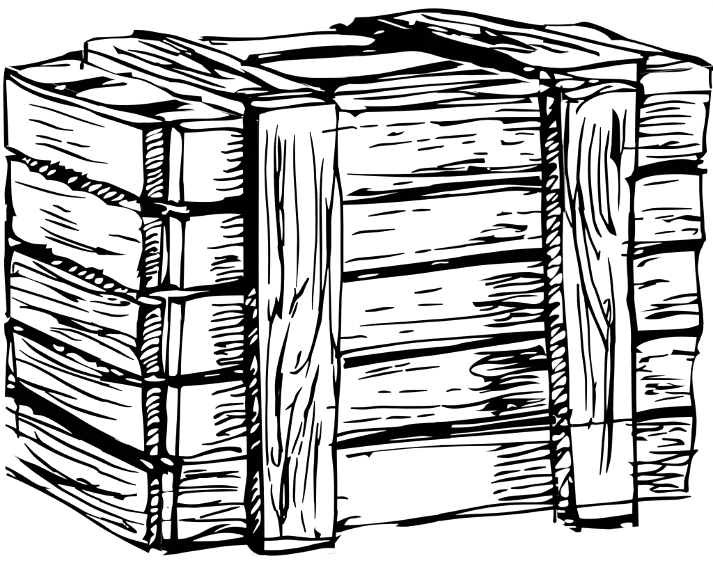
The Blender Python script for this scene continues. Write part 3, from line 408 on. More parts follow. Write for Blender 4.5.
S 5766,3404,44,-2 5,-190,-3,1 14,-175,3,1 5,-117,6,-1 4,-103,3,2 12,-43,0,1 -2,-55,7,-6
S 5155,3311,-4,18 92,3,-1,13 126,8,0,0 164,20,2,-14
S 5138,3045,-4,17 113,8,1,11 188,-7,2,3 253,-6,1,-14
S 5032,2964,-2,28 63,-1,0,0 47,-1,-1,3
S 5288,2961,-4,20 75,6,-1,5 123,9,1,-2
B 5351,2959! 89,-5 110,23 95,12 146,-26! 9,-56! -106,10 -127,27 -78,-7 -47,-20 -42,10
S 5603,2824,-3,23 78,4,2,0 78,-9,2,-3
S 5287,2804,-3,17 110,4,-1,9 110,8,1,-8
S 5590,2817,-4,23 76,2,1,6 94,-5,2,0
S 5746,2835,29,-13 -12,-29,-7,-5 -26,-18,-11,2
B 5001,2754! 285,-16 317,-4 206,2 53,-3! -31,-74 -38,-85 -13,-116! -33,2! -17,142! -204,3 -236,-10 -243,-44! -60,0!
W 5056,2685 74,28 235,1! -158,-20 -78,-9
W -28,3423 59,-7 99,-26 85,-21 76,2! -2,-43 29,5 -9,-21 -66,4 -70,18 -51,16 -37,-39 -31,1 1,18 43,16 -8,37 -57,27'''),
 ]),
 dict(key='F2', name='board', parent='front_panel', slabs=[('F', [(0.02665, 0.25441), (0.09127, 0.25321), (0.19015, 0.25486), (0.41154, 0.26741), (0.51182, 0.26545), (0.59026, 0.26801), (0.58774, 0.17828), (0.5134, 0.17193), (0.41341, 0.18306), (0.18968, 0.17642), (0.09164, 0.16446), (0.02511, 0.1664)], 0.012)], faces=[
  ('F', [[(0.02665, 0.25441), (0.10581, 0.25357), (0.10534, 0.16656), (0.02511, 0.1664)], [(0.17225, 0.25453), (0.1911, 0.2548), (0.19104, 0.17632), (0.1721, 0.17417)], [(0.1911, 0.2548), (0.30572, 0.26146), (0.30618, 0.17995), (0.19104, 0.17632)], [(0.30572, 0.26146), (0.43625, 0.26698), (0.43736, 0.18031), (0.30618, 0.17995)], [(0.50063, 0.26568), (0.59026, 0.26801), (0.58774, 0.17828), (0.50214, 0.17317)]], '''
B 331,3306! 0,-75! -40,-12! -3,-26! -4,-38! -4,-44! -3,-55! -3,-62! -3,-48! 0,-11! 0,3! 0,-31! -3,-103! -4,-136! -3,-98! 20,-133! -5,-52! -6,-72! -5,-56! -3,-14! -2,1! -3,-26! -7,-76! -10,-103! -7,-97! -5,-88! -3,-84! -1,-57! 20,-110! -6,-1! -9,-6! -7,-26! -4,-55! -2,-76! -3,-71! -163,13! 10,337! 8,253! 2,134! 0,265! -1,589! -1,362!
B 261,2571! 114,16 172,5 143,13 100,13 50,22 42,6! -2,-188! -161,9 -172,4 -143,-11 -121,-24! -80,-26! -89,36! 2,182! 62,-15 42,-37!
S 548,2376,1,24 84,-12,-1,6 115,2,-1,-6 82,-12,10,13 28,-39,29,16
S 560,2272,-8,21 61,12,0,11 111,15,7,-5 128,-23,3,17
S 539,2214,-4,24 65,1,-1,9 115,12,0,-3 144,11,1,0
S 517,2125,-5,24 87,4,-2,14 115,13,2,-5 90,6,-7,4 85,11,-25,37
S 545,2056,-5,24 73,4,-1,12 114,13,3,-6 101,-2,0,3 47,-13,-8,33
S 574,1972,-7,30 44,-2,-2,17 71,9,3,-6 85,11,4,-11 86,-8,1,9
S 613,1961,2,27 65,-9,0,0
S 572,1893,-10,29 60,14,3,4 114,11,2,-3 131,3,-3,17
S 586,1886,-2,33 55,1,4,-3 49,-11,4,-6
S 596,1812,-9,27 49,8,2,9 86,5,3,-6 89,10,-6,2 68,9,-20,30
S 587,1804,22,27 38,-29,-18,11 90,6,-7,-2 159,-4,1,6
B 217,1719! 179,12 216,19 238,32 41,8! -1,-226! -29,14 -19,35! -158,-6 -216,-8 -222,0! -52,-28! -88,50! 2,88!
W 466,1684 17,8 57,0 72,4 -8,-6 -79,-4
W 767,1711 33,6 56,-6 0,-17 -56,4
B 866,3276! 0,-54! -1,-610! -1,-485! -5,-235! -5,-106! 0,-79! 8,-76! 12,-48! 8,-47! -1,-49! -5,-48! -3,-63! 3,-59! 174,-14! -1,73! -3,129! -3,113! -3,103! -4,114! -3,95! -4,106! -2,220! 2,442! 3,554! 0,14!
W 914,2449! 31,39 32,35 15,-48! -44,-16
W 887,2369 14,45 46,11 -16,-29 -35,-38
W 937,2356! 29,33 26,27 -3,-70!
W 963,2235 20,70 20,6 -4,-53 -17,-21
W 918,2052 32,32 45,42 9,-14 -31,-31 -50,-36
W 932,1970 32,64 40,27 0,-33 -31,-31
W 934,1710 22,73 26,73! 20,-76 0,-69 -24,-45 -15,-2! 22,40 -18,30
S 1713,3376,17,1 7,-120,14,1 0,-111,30,-3 2,-236,-6,-2 3,-88,-6,-3 -4,-112,-21,1 -23,-167,0,-1 -32,-180,6,-1 -39,-193,17,-5 -17,-88,-9,-1 -34,-139,-6,1 -37,-109,-1,-3 -30,-68,-13,0 -59,-62,1,-8 -55,-34,-9,-14 -48,-1,-15,15
S 1803,3658,28,-4 -17,-166,3,-1 -25,-179,6,-2 -34,-166,18,1 0,-239,0,3 16,-160,-26,2 5,-211,-3,0 4,-381,6,-1
S 1847,3641,-47,39 -42,23,100,-28 27,-109,-10,-6 32,-181,-6,-4 7,-237,1,-3 0,-237,0,0 -1,-160,0,0 2,-154,-3,-2 -14,-196,-3,1 -7,-240,3,0 -2,-90,0,-1 -19,-211,9,0 5,-213,3,-1 -28,-238,11,-3 7,-93,-14,3 -10,-213,0,-1 -15,-127,6,-1 -14,-127,12,-1
S 1753,2179,29,-1 5,-142,3,1 10,-142,3,-1 2,-177,-6,-1
S 1767,2034,22,4 32,-145,9,2 14,-61,16,7 -2,-48,34,7
B 1887,2630! 319,19 357,20 472,30 164,16 273,18 274,14 296,-1! 60,-142! -59,0 -295,1 -366,-3 -272,-17 -181,-11 -275,-20 -357,-16 -392,-21! -21,106!
S 3878,2545,-3,19 76,-1,-4,12 79,10,-11,12 62,15,-13,15
B 3309,2450! 110,17 146,29 183,14 148,-4 111,-21 95,-15! -1,-50! -260,25 -65,21! -118,-1 -183,-19
S 3433,2389,-8,35 119,16,0,-4 129,20,-2,3 111,22,-2,4
S 3515,2355,-7,24 73,7,0,11 127,9,3,0 166,-2,-1,0 150,11,-5,10 77,4,-7,17
S 3460,2272,-4,25 110,1,-2,17 146,10,3,-10 166,1,-2,0 152,1,-9,30 80,-4,-12,34
B 3274,2240! 110,-4 183,10 183,28 148,-1 134,-23! -133,-2 -147,1 -153,-28! 116,-7 129,-20 110,-20 72,16 51,48! 40,-145! -69,19 -167,11! -10,27! -156,1 -156,28! -82,2 -147,-1 -39,26
S 3363,2137,-3,21 99,-1,-5,10 93,24,-3,0
S 2080,2066,-2,16 182,0,0,8 305,-5,0,4 270,0,-1,3 96,-1,0,0 272,5,-1,1 276,9,-3,6 220,29,-2,0 184,24,1,-3
B 3687,2101! 158,-6 92,-20 91,11 51,30! 38,-137! -160,0 -147,-7 -184,-18 -148,10 -94,27! 130,13 184,1 184,8 91,16 53,25! -70,-5 -147,-4 -92,3! -55,-28 -111,-4 -61,28! 133,9 54,21
S 2665,2358,-3,24 100,0,-2,11 109,12,-2,-4 75,20,2,-12
S 2700,2233,-1,21 82,-6,0,7 177,1,0,-12
S 2141,2209,-3,24 105,-2,-2,11 89,9,0,0 102,11,3,-16
S 2501,1970,-3,19 67,-2,-1,12 77,9,1,-10
S 1870,1954,-1,28 125,-4,-2,0 88,6,2,3 64,-10,4,-11
S 1858,1780,-13,54 175,35,6,-16 267,22,2,-3 268,20,1,-4 270,7,1,0 95,-2,0,1 273,2,0,0 274,-6,0,7 129,-7,1,7
B 1895,1763! 312,20 359,18 474,9 164,22 384,30! -150,19! 150,19 258,-1 224,-6! 49,-80! -141,-9 -222,-19 -367,-26 -456,-36 -276,-14 -359,-25 -384,-35! -13,34 18,40!
S 4011,3655,33,-1 6,-285,0,-1 -3,-283,-3,0 13,-287,3,2 24,-358,16,-1 4,-361,0,-1 27,-377,0,1 37,-350,-12,0 15,-437,-3,-1 8,-367,0,-1
B 4263,3084! -1,-81! -2,-105! 0,-111! 3,-127! 4,-135! 6,-128! 7,-112! 10,-106! 10,-113! 12,-129! 13,-136! 11,-130! 8,-117! 5,-111! 4,-106! 2,-106! 0,-102! 1,-83! -239,19! 3,84! 8,102! 2,102! -10,93! -14,93! -11,108! -3,144! 0,160! -2,128! -8,65! -10,33! -6,48! 3,86! 7,101! 2,101! -12,98! -17,99! -13,90! -1,66! 5,59! 1,89! -3,83!
W 4089,2682 47,37 86,23 -3,-38 -41,-53 -35,-23 -13,29
W 4105,2547 25,44 104,57 -2,-80 -82,-4
W 4098,2424 -2,83 117,31 4,-20 -53,-75 -44,-21
W 4117,2343 23,55 107,72 -2,-96 -62,-5
W 4109,2256 32,48 87,34 -23,-25 -53,-39
W 4116,2185 34,47 81,58! 25,-77 14,-253! -67,-7 -67,-32! 17,36 77,60 -10,31 -56,-1 -42,-12! 37,52 77,53 -4,34 -46,7 -61,-13
W 4145,1837 9,47 81,30 -25,-36 -53,-53
W 4143,1747 12,50 128,77 9,-67 -72,-30
S 5037,3535,49,-9 -16,-99,3,-2 -23,-116,-3,5 -2,-246,4,2 -15,-40,22,-2 -2,-174,9,0 3,-114,-9,-3 -16,-174,6,3 15,-221,-6,4 3,-112,6,-4 -14,-98,16,6 37,-157,-16,4 20,-187,4,-8 2,-174,-19,-3 3,-43,0,3 12,-442,-6,0 11,-252,0,0 14,-265,-10,1 9,-179,-3,0
S 4919,2599,0,31 55,-5,0,0 32,-2,-1,0
B 5001,2754! 285,-16 317,-4 206,2 53,-3! -31,-74 -38,-85 -13,-116! -33,2! -17,142! -204,3 -236,-10 -243,-44! -60,0!
W 5053,2619 48,31 50,2 -15,-26 -53,-8
S 5728,2608,41,-1 14,-192,-4,1 17,-148,4,1 13,-177,12,0 20,-116,-3,-1 3,-132,10,-2
B 5074,2475! 56,57 96,31 167,4! -102,-20 -93,-23 -23,-23 -24,-21
S 5043,2287,-3,29 95,4,0,-6 98,-3,-6,23 107,15,6,-6 106,-5,5,-20
S 5118,2245,-9,25 87,19,-2,6 94,20,1,0
S 5396,2103,-6,19 112,15,-3,15 141,14,3,4 143,-1,3,0
B 5247,2083! 83,2 206,-10 127,-1 93,33 29,27! 34,-89! -139,6 -174,-8 -127,-21 -158,-11 -98,4! 127,19 84,14! -84,17
B 5171,1944! 128,48 159,11 160,-11 193,-24! 0,-38! -193,22 -126,-10 -143,-20 -127,5
B 5030,1824! 67,-2 206,-6 238,-9 159,6 111,26! 37,3 2,-76 -38,-101 -22,-71 33,-62! -48,-35 -22,-64 -28,-72! 11,104 17,39! -127,21 -145,13! 32,57! 145,-25 93,-15! 21,148! -229,19 -190,-6 -173,-31 -83,-42! 80,-65! -92,10 -52,15!
W -88,2528 97,22 169,3 55,-9 142,-12 148,-3! -120,-6 -143,-26 -141,3 -23,5! -7,-236 4,-39 -24,-276 -14,-206! -15,139 2,207 27,248 13,122 -45,41 -57,13'''),
 ]),
 dict(key='F3', name='board', parent='front_panel', slabs=[('F', [(0.02511, 0.1664), (0.09164, 0.16446), (0.18968, 0.17642), (0.41341, 0.18306), (0.5134, 0.17193), (0.58774, 0.17828), (0.58533, 0.09198), (0.51475, 0.0922), (0.4153, 0.0979), (0.18915, 0.08916), (0.09199, 0.08089), (0.02366, 0.08355)], 0.012)], faces=[
  ('F', [[(0.02511, 0.1664), (0.10534, 0.16656), (0.10488, 0.08247), (0.02366, 0.08355)], [(0.1721, 0.17417), (0.19104, 0.17632), (0.19098, 0.08901), (0.17195, 0.08756)], [(0.19104, 0.17632), (0.30618, 0.17995), (0.30666, 0.09381), (0.19098, 0.08901)], [(0.30618, 0.17995), (0.43736, 0.18031), (0.43843, 0.09663), (0.30666, 0.09381)], [(0.50214, 0.17317), (0.58774, 0.17828), (0.58533, 0.09198), (0.50345, 0.09285)]], '''
B 276,2465! 5,-28! -5,-52! -6,-72! -5,-56! -3,-14! -2,1! -3,-26! -7,-76! -10,-103! -7,-97! -5,-88! -3,-84! -1,-57! 20,-110! -6,-1! -9,-6! -7,-26! -4,-55! -2,-76! -3,-92! -5,-127! -6,-143! -5,-108! -1,-46! 0,-9! 0,-3! 55,-54! -22,-57! -5,-27! -6,-39! -5,-31! -3,-18! -3,-10! -1,-7! -5,-16! -6,-22! -4,-24! -1,-22! 1,-24! -1,-22! -167,14! 20,604! 17,562! 8,253! 2,134! 0,265! 0,108!
B 217,1719! 179,12 216,19 238,32 41,8! -1,-226! -29,14 -19,35! -158,-6 -216,-8 -222,0! -52,-28! -88,50! 2,88!
S 543,1485,-9,21 58,13,-1,14 115,18,2,-2 161,31,-3,5
S 732,1462,2,25 53,-11,-5,8 91,4,-8,8 35,4,-27,18
S 577,1351,-7,14 50,14,0,13 99,4,4,3 130,2,2,-8
S 576,1248,-22,37 35,16,2,4 59,29,12,-11 99,7,6,-2 115,-10,2,2
S 686,1269,5,18 50,-21,0,12 75,-14,-4,6 73,-8,-3,9
S 579,1180,-14,31 66,19,-3,9 84,32,7,-7 70,6,5,-3
S 594,1074,-16,30 65,26,0,7 99,28,5,-2 88,14,-3,3 65,6,-27,36
S 603,1067,-5,36 62,7,4,-6 41,-6,5,-9
S 434,996,-1,19 103,-6,-5,11 146,27,-2,0 117,26,-1,0 99,7,-8,28
S 187,878,0,36 132,-10,-5,-3 148,27,-6,8 143,19,2,9 111,2,10,-3 80,-27,14,12 14,-1,8,-22
S 188,809,-1,47 201,-5,-1,-11 218,4,-2,0 190,5,-2,9 102,2,0,6
B 865,2426! -1,-299! -5,-235! -5,-106! 0,-79! 8,-76! 12,-48! 8,-47! -1,-49! -5,-48! -3,-63! 3,-81! 6,-96! 4,-106! 2,-132! 0,-142! 0,-109! 0,-43! -1,-9! -4,-29! -11,-81! -9,-68! 207,-18! 0,30! -5,195! -6,205! -5,188! -3,157! -2,139! -3,129! -3,113! -3,103! -4,114! -3,95! -4,106! -2,220! 1,159!
W 934,1710 22,73 26,73! 20,-76 0,-69 -24,-45 -15,-2! 22,40 -18,30
W 923,1541 39,65 27,20 6,-33 -32,-38
W 949,1462 26,38 32,15 -8,-26
W 963,1300 13,82 16,60 22,-91 -6,-83 -40,-77 -23,16! 51,52 -4,33
W 930,1083 29,58 62,29 -18,-35 -35,-43
W 939,914 19,43 70,39 -18,-31 -43,-24
S 1871,2900,38,-2 -1,-160,0,0 2,-154,-3,-2 -14,-196,-3,1 -7,-240,3,0 -2,-90,0,-1 -19,-211,9,0 5,-213,3,-1 -28,-238,11,-3 7,-93,-14,3 -10,-213,0,-1 -15,-127,6,-1 -14,-129,12,2 18,-203,-15,3 7,-165,-6,-1 -1,-245,0,0 3,-9,3,-3 -12,-143,0,-1 -13,-136,3,-1
S 1740,1255,-6,31 45,5,5,0 42,-8,4,-1
S 1757,878,-5,25 39,-1,-5,11 32,8,-5,2
S 1753,2179,29,-1 5,-142,3,1 10,-142,3,-1 2,-177,-6,-1
S 1767,2034,22,4 32,-145,9,2 14,-61,16,7 -2,-48,34,7
S 1794,1695,17,-1 -6,-128,12,1 13,-173,12,1
B 1895,1763! 312,20 359,18 474,9 164,22 384,30! -150,19! 150,19 258,-1 224,-6! 49,-80! -141,-9 -222,-19 -367,-26 -456,-36 -276,-14 -359,-25 -384,-35! -13,34 18,40!
S 2142,1587,-4,19 106,7,-4,15 107,18,1,-3 66,15,3,-13
S 2457,1628,-4,25 77,3,-2,3 76,19,0,-7
S 2067,1528,-4,17 162,18,-2,11 161,17,0,3 142,18,3,-13
S 2574,1575,-4,31 121,5,0,1 127,6,1,-4 104,8,1,-10
S 2277,1379,-1,21 57,-6,1,10 71,-2,1,-13
S 2500,1363,-2,19 87,-4,0,13 207,0,1,-14
S 1988,1236,0,24 149,-16,-1,7 161,1,0,1 270,-25,1,0 254,-16,-2,0 114,11,-1,-12
S 1909,1100,-2,18 140,-6,-1,14 144,6,-1,0 112,14,1,-14
S 2363,1102,-5,19 62,2,2,13 108,-8,2,0 86,2,0,-12
S 2696,1098,-3,21 74,-2,-1,11 104,10,1,-12
S 3011,1332,-6,21 62,9,2,7 84,0,3,-8
S 2955,1190,5,19 15,-8,-2,7 112,-27,-4,16 149,3,-6,0 149,15,-4,0 147,34,0,-4 181,31,4,-3 202,8,4,-6 148,5,1,-11
B 3275,1706! 95,17 165,-5 221,-2 147,7 111,27! 42,-31 38,-93! -78,12 -91,-20 -19,-13! 129,1 87,-4! 29,-130! -189,4 -166,-14 -128,-8 -82,-30! 117,18 148,7 112,-12 67,-30! -104,-3 -166,9 -129,-25 -56,-15! 147,7 185,3 149,-39! -129,0 -166,-15 -129,-25 -148,-1 -110,-14 -17,19! 89,11 55,5! -91,-3 -111,1 -79,43! 116,-14 108,23 54,33! -86,-6! -15,48 -100,33 -48,49 19,55 101,62 110,36 66,1! -156,1
W 3275,1539 52,36 118,14 184,-19 154,7! -118,-19 -239,-23! 38,-17 202,2 185,-1 136,10! -174,-17 -148,-24 -92,-19 -127,1 -109,34
W 3452,1627! 103,18 183,2! -74,-11 -110,-13
W 3807,1665 61,13 119,-7! -28,-8 -92,2
B 3297,1125! 94,6 45,43! 102,45 167,0 241,-18 160,-13! -65,-32 -130,-16 -92,-21! 127,8 94,10 79,-13! -78,-15 -186,-9 -148,-15 -100,-9 -32,-33! -54,14 -42,36! 97,10 47,-2! -82,1 -148,4
W 3668,1117! 12,37 62,-10 26,-22! -44,14
W 3880,1172 86,7 79,-2 -80,-8
S 2907,959,-15,80 142,30,9,-34 256,-8,-1,14 369,17,-2,-3 446,31,1,-7
S 2898,881,5,125 94,0,-6,-20 57,11,-4,-24 73,5,0,-14 185,1,-3,-4 369,12,-2,11 446,0,-1,18 56,-3,-1,7
S 1820,959,-10,41 177,30,3,-3 213,6,4,-3 270,-6,0,0 181,-5,-1,21 385,-17,1,7
B 1840,922! 188,28 270,35 180,15 271,13 297,-6! 1,-117 -206,-1 -91,12! -271,-7 -270,-18 -394,-37!
S 1818,832,-7,80 214,9,2,-17 179,6,1,-14 269,5,1,-14 272,1,0,0 295,-1,0,0
S 4027,2800,33,0 24,-358,16,-1 4,-361,0,-1 27,-377,0,1 37,-350,-12,0 15,-437,-3,-1 8,-368,0,1 34,-264,0,0 11,-295,0,-1 -5,-96,12,-2
B 4288,2202! 2,-23! 10,-113! 12,-129! 13,-136! 11,-130! 8,-117! 5,-111! 4,-106! 2,-106! 0,-102! 2,-85! 2,-51! 4,-34! 6,-60! 11,-108! 13,-134! 12,-128! 11,-118! 9,-113! 8,-97! 3,-31! -257,22! 3,12! 11,32! 3,49! -10,73! -18,90! -14,101! -5,123! -3,135! -4,110! -8,59! -11,35! -6,52! 3,86! 8,102! 2,102! -10,93! -14,93! -11,108! -3,144! 0,160! -2,128! -8,65! -10,33! -5,39!
W 4143,1747 12,50 128,77 9,-67 -72,-30
W 4134,1685 13,30 73,14 -31,-35 -36,-15
W 4154,1607 26,53 97,46 20,-44 -44,-45 -61,-9
W 4164,1490 1,76 112,20 -40,-41 -61,-53
W 4190,1461 30,51 75,37 9,-39 -49,-31
W 4156,1353 3,68 141,30 -46,-38 -76,-60
W 4173,1293 49,58 85,51 -5,-81 -76,-7
W 4163,1177 6,76 121,29 -34,-38 -61,-67
W 4187,1116 45,59 86,44 -6,-66 -84,-22
W 4232,1010 32,46 61,19 -4,-47 -60,-9
W 4173,890 -1,118 50,-35 44,-1! -37,-37
S 4982,2747,74,-10 -16,-175,7,4 15,-221,-6,4 3,-112,6,-4 -14,-98,16,6 37,-157,-16,4 20,-187,4,-8 2,-174,-19,-3 3,-43,0,3 12,-442,-6,0 11,-252,0,0 14,-265,-10,1 9,-179,-3,0 -5,-88,13,-1 12,-211,-10,3 10,66,-6,-4 -20,-147,22,-3 -2,-151,10,2 5,-150,0,1
B 4343,1061! 55,-9! -19,-69 -13,-43 3,-43! -39,5!
B 5030,1824! 67,-2 206,-6 238,-9 159,6 111,26! 37,3 2,-76 -38,-101 -22,-71 33,-62! -48,-35 -22,-64 -28,-72! 11,104 17,39! -127,21 -145,13! 32,57! 145,-25 93,-15! 21,148! -229,19 -190,-6 -173,-31 -83,-42! 80,-65! -92,10 -52,15!
S 5674,1461,2,32 42,-8,-3,3 34,1,-3,0
S 5143,1475,-17,22 32,7,-2,26 59,-2,-6,11 22,38,17,-30 134,3,4,-3 64,13,-2,-6
S 5089,1379,-17,42 54,21,2,-12 63,32,1,-7
S 5087,1395,2,31 95,-13,1,-3 88,-13,0,-8
B 5134,1295! 65,41 112,4 148,-12! -147,-11 -95,0! 255,-19 196,-33! -196,8 -239,17
B 5197,1215! 28,40 152,-6! -31,-23 127,-9 45,0! -79,20 34,9 80,-28 124,-16! -123,-21 -160,-6 -81,12 0,15
B 5191,1153 42,37 83,-1! -23,-23 86,-22! -63,-13 -81,3
S 5433,1139,2,20 89,-20,-1,9 112,-7,0,0 87,-18,3,2
S 5315,1055,-4,15 115,11,-2,11 112,6,1,0 95,12,2,-9
S 5732,1469,25,-5 -18,-118,0,1 -5,-104,6,2 -4,-120,19,2 22,-136,0,1 14,-147,4,-4 -8,-147,6,-5 0,-41,-6,-2 -9,-134,-10,2
B 5076,964! 43,4 198,24 240,1 186,-5! 36,-128! -219,12 -240,1 -190,-22! -52,14!'''),
 ]),
 dict(key='F4', name='board', parent='front_panel', slabs=[('F', [(0.02366, 0.08355), (0.09199, 0.08089), (0.18915, 0.08916), (0.4153, 0.0979), (0.51475, 0.0922), (0.58533, 0.09198), (0.5822, -0.01963), (0.51662, -0.01804), (0.41785, -0.01762), (0.18851, -0.01851), (0.09241, -0.02185), (0.02185, -0.02029)], 0.012)], faces=[
  ('F', [[(0.02366, 0.08355), (0.10488, 0.08247), (0.10432, -0.02097), (0.02185, -0.02029)], [(0.17195, 0.08756), (0.19098, 0.08901), (0.1909, -0.01873), (0.17176, -0.01923)], [(0.19098, 0.08901), (0.30666, 0.09381), (0.30729, -0.01792), (0.1909, -0.01873)], [(0.30666, 0.09381), (0.43843, 0.09663), (0.43988, -0.01741), (0.30729, -0.01792)], [(0.50345, 0.09285), (0.58533, 0.09198), (0.5822, -0.01963), (0.50526, -0.01795)]], '''
B 234,1655! 10,-52! -6,-1! -9,-6! -7,-26! -4,-55! -2,-76! -3,-92! -5,-127! -6,-143! -5,-108! -1,-46! 0,-9! 0,-3! 55,-54! -22,-57! -5,-27! -6,-39! -5,-31! -3,-18! -3,-10! -1,-7! -5,-16! -6,-22! -4,-24! -1,-22! 1,-24! -1,-25! -4,-28! -6,-30! -5,-25! -4,-20! -2,-15! -2,-8! -1,16! 0,23! 2,-19! 3,-104! 4,-145! 3,-106! 27,-40! 35,-56! 1,-42! -65,-14! -97,-1! -72,1! 18,9! 25,13! 11,12! -13,8! -25,7! -19,4! 16,495! 23,686! 16,512!
S 188,809,-1,47 201,-5,-1,-11 218,4,-2,0 190,5,-2,9 102,2,0,6
S 246,726,-5,22 57,5,1,8 85,-2,2,1 84,4,1,-13
S 264,690,1,30 80,-15,-1,12 117,-14,-4,17 132,7,-2,-9 114,16,2,-17 94,6,3,-14
S 590,651,0,33 144,-6,1,-5 86,-16,2,-9
S 188,603,-35,61 35,32,16,-22 38,15,11,-3 128,13,3,-6
S 156,572,0,39 158,-5,-1,-11 159,-6,0,3 173,-14,2,2 145,-14,0,-15
S 163,492,-17,58 54,23,8,-22 55,9,6,-5 186,-3,2,-3 188,-12,1,3 138,-8,0,-9
S 144,411,6,38 123,-29,-3,1 119,-12,-7,3 147,14,-4,-3 87,24,0,-12
S 147,391,0,31 238,-18,-1,0 218,-5,-1,0 144,-3,1,0 131,-16,2,2
S 414,257,-8,30 89,18,0,0 146,24,-1,3 101,20,1,-3 64,16,4,-14
S 188,255,0,16 80,-17,-1,20 73,-5,-1,6
S 281,238,1,25 73,-12,-1,6 174,-14,-1,3 175,-7,0,0 114,-10,5,-1 59,-33,12,17
B -12,19! 46,71! 138,-13! 79,0 129,31 146,58 103,19 110,-10! -65,-15 -87,-28 -37,-25! 63,23 103,19 102,-9 69,-19! 20,-175! -236,6 -290,-15 -289,-16 -88,2! 57,32!
W 327,40! 128,32 145,18 144,-13 106,-37 -106,-12 -146,-7 -173,10
B 867,1608! 7,-25! 8,-47! -1,-49! -5,-48! -3,-63! 3,-81! 6,-96! 4,-106! 2,-132! 0,-142! 0,-109! 0,-43! -1,-9! -4,-29! -11,-81! -14,-100! -10,-72! 7,-24! 11,-36! 8,-43! 3,-53! 2,-61! 1,-58! 0,-55! -1,-52! 0,-36! 13,-20! 18,-27! 21,-25! 24,-20! 26,-17! 24,-13! 24,-8! 22,-3! 15,-1! 2,35! 3,56! 2,90! 0,136! -1,170! -2,181! -5,195! -6,205! -5,188! -3,157! -2,139! -3,129! -2,90!
W 957,609! 31,52 23,27! 8,-113 2,-128! -28,-3 -30,-40 -25,-22! 32,81 37,40 -24,21 -42,-26! 29,50 37,48 -17,35
W 934,258 6,37 51,66 33,45 4,-52 -51,-66
W 976,193 22,46 24,46 9,-68 -12,-70 -43,-59 -23,-30 37,75 30,56 -26,20
S 1849,2061,35,-5 -19,-212,9,1 5,-213,3,-1 -28,-238,11,-3 7,-93,-14,3 -10,-213,0,-1 -15,-127,6,-1 -14,-129,12,2 18,-203,-15,3 7,-165,-6,-1 -1,-245,0,0 3,-9,3,-3 -12,-143,0,-1 -13,-136,3,-1
S 1757,878,-5,25 39,-1,-5,11 32,8,-5,2
S 1058,-30,-1,40 104,-7,-2,0 146,-3,3,8 146,-22,3,-6 150,-16,-3,-8 209,-12,-2,6
B 1066,-117! 167,-15 222,8 148,20 148,15! 59,30! 81,26! -75,-89! -2,-53! -121,11 -193,-18 -192,-11 -148,2 -105,22 -105,64! 115,86!
S 2898,881,5,125 94,0,-6,-20 57,11,-4,-24 73,5,0,-14 185,1,-3,-4 369,12,-2,11 446,0,-1,18 56,-3,-1,7
S 2938,859,-3,32 367,-5,0,4 369,-2,-1,7 483,0,-1,3
B 1840,922! 188,28 270,35 180,15 271,13 297,-6! 1,-117 -206,-1 -91,12! -271,-7 -270,-18 -394,-37!
S 1818,832,-7,80 214,9,2,-17 179,6,1,-14 269,5,1,-14 272,1,0,0 295,-1,0,0
B 1924,777! 105,9 161,8 288,7 363,-3 205,-8 0,-22 -386,14 -271,-2 -153,-1 -33,-22 -26,-34! -32,29 -61,1 -108,-13 -38,9
S 2938,772,-1,27 274,-14,0,-2 276,-19,0,4 278,-10,-1,3 410,-16,0,0
B 3427,690 97,12 73,28! 75,17 224,-9 -74,-23 -148,-16 -130,-19
S 3569,611,-2,25 108,-14,-4,21 113,9,-5,0 149,27,0,-7 111,18,1,4 152,-12,-6,46
S 3528,519,-4,18 95,-1,-4,21 148,9,1,4 204,16,1,-7 113,5,-3,7 138,-13,-14,56
S 3542,415,-10,24 65,10,-1,18 108,13,6,-10 101,11,2,-14
S 3867,448,-4,22 109,1,-2,14 119,12,3,-16
S 3502,345,-4,18 122,8,-3,18 185,7,0,7 166,12,4,-7 224,-10,1,-4
S 3538,230,-12,31 52,10,1,8 85,19,7,-19
S 3724,268,-2,25 104,-7,-3,11 149,15,0,-7 151,2,-3,7 105,2,-22,44
S 3583,161,-3,22 98,-11,-3,28 186,2,-1,0 188,10,-2,-7 178,2,-20,56
S 2946,36,-10,50 183,23,1,-7 183,25,2,-7 220,16,2,0 240,0,3,-4 280,-21,0,1 120,-12,-14,38 80,-3,-11,28
S 2944,5,-6,50 274,7,2,-7 370,-9,1,-7 280,0,-2,4 187,7,-1,0 169,2,-1,7
S 1824,332,-1,28 79,-7,3,3 43,-9,3,-11
B 1811,93! 127,42 109,11 61,-25! -78,-5 -70,-7 -46,-50! 205,-9 361,5 273,16 296,14 -50,5! 0,-71! -153,-25 -256,-16 -138,16! 38,23! -280,13 -216,-20 -125,-24! -59,-1!
S 4082,1704,49,0 37,-350,-12,-1 15,-437,-3,-1 8,-368,0,1 34,-264,0,0 11,-295,0,-1 -5,-96,12,-2
B 4352,1349! 1,-12! 2,-106! 0,-102! 2,-85! 2,-51! 4,-34! 6,-60! 11,-108! 13,-134! 12,-128! 11,-118! 9,-113! 8,-97! 7,-75! 5,-59! 3,-40! 68,-217! -272,23! 26,8! 33,12! 16,14! -20,20! -38,22! -28,16! -10,91! -11,-2! -28,5! -4,40! -4,57! -2,53! 8,35! 11,32! 3,49! -10,73! -18,90! -14,101! -5,123! -3,135! -4,110! -8,59! -11,35! -6,52! 3,86! 8,102! 2,102! -2,12!
W 4173,890 -1,118 50,-35 44,-1! -37,-37
W 4258,899 32,25 25,27 24,-59
W 4177,742 5,51 69,-3 37,26 17,-21 -42,-38
W 4209,639 29,55 97,83 24,-108 -63,-3
W 4190,603 47,-9 38,22 -42,-49 -53,-31! 37,19
W 4203,454 68,83 80,78 24,-149 -107,-18
W 4204,382 36,31 128,20 -55,-87 -61,-128 -12,-66! -14,57 -10,74 -1,41
W 4283,155 -7,63 38,54 31,43! 10,-168
W 4361,315 9,33 30,-59 -17,-2
W 4239,67 28,23 83,13! -1,-58 -74,-7
W 4232,5! 85,-12! 0,-18! -80,7!
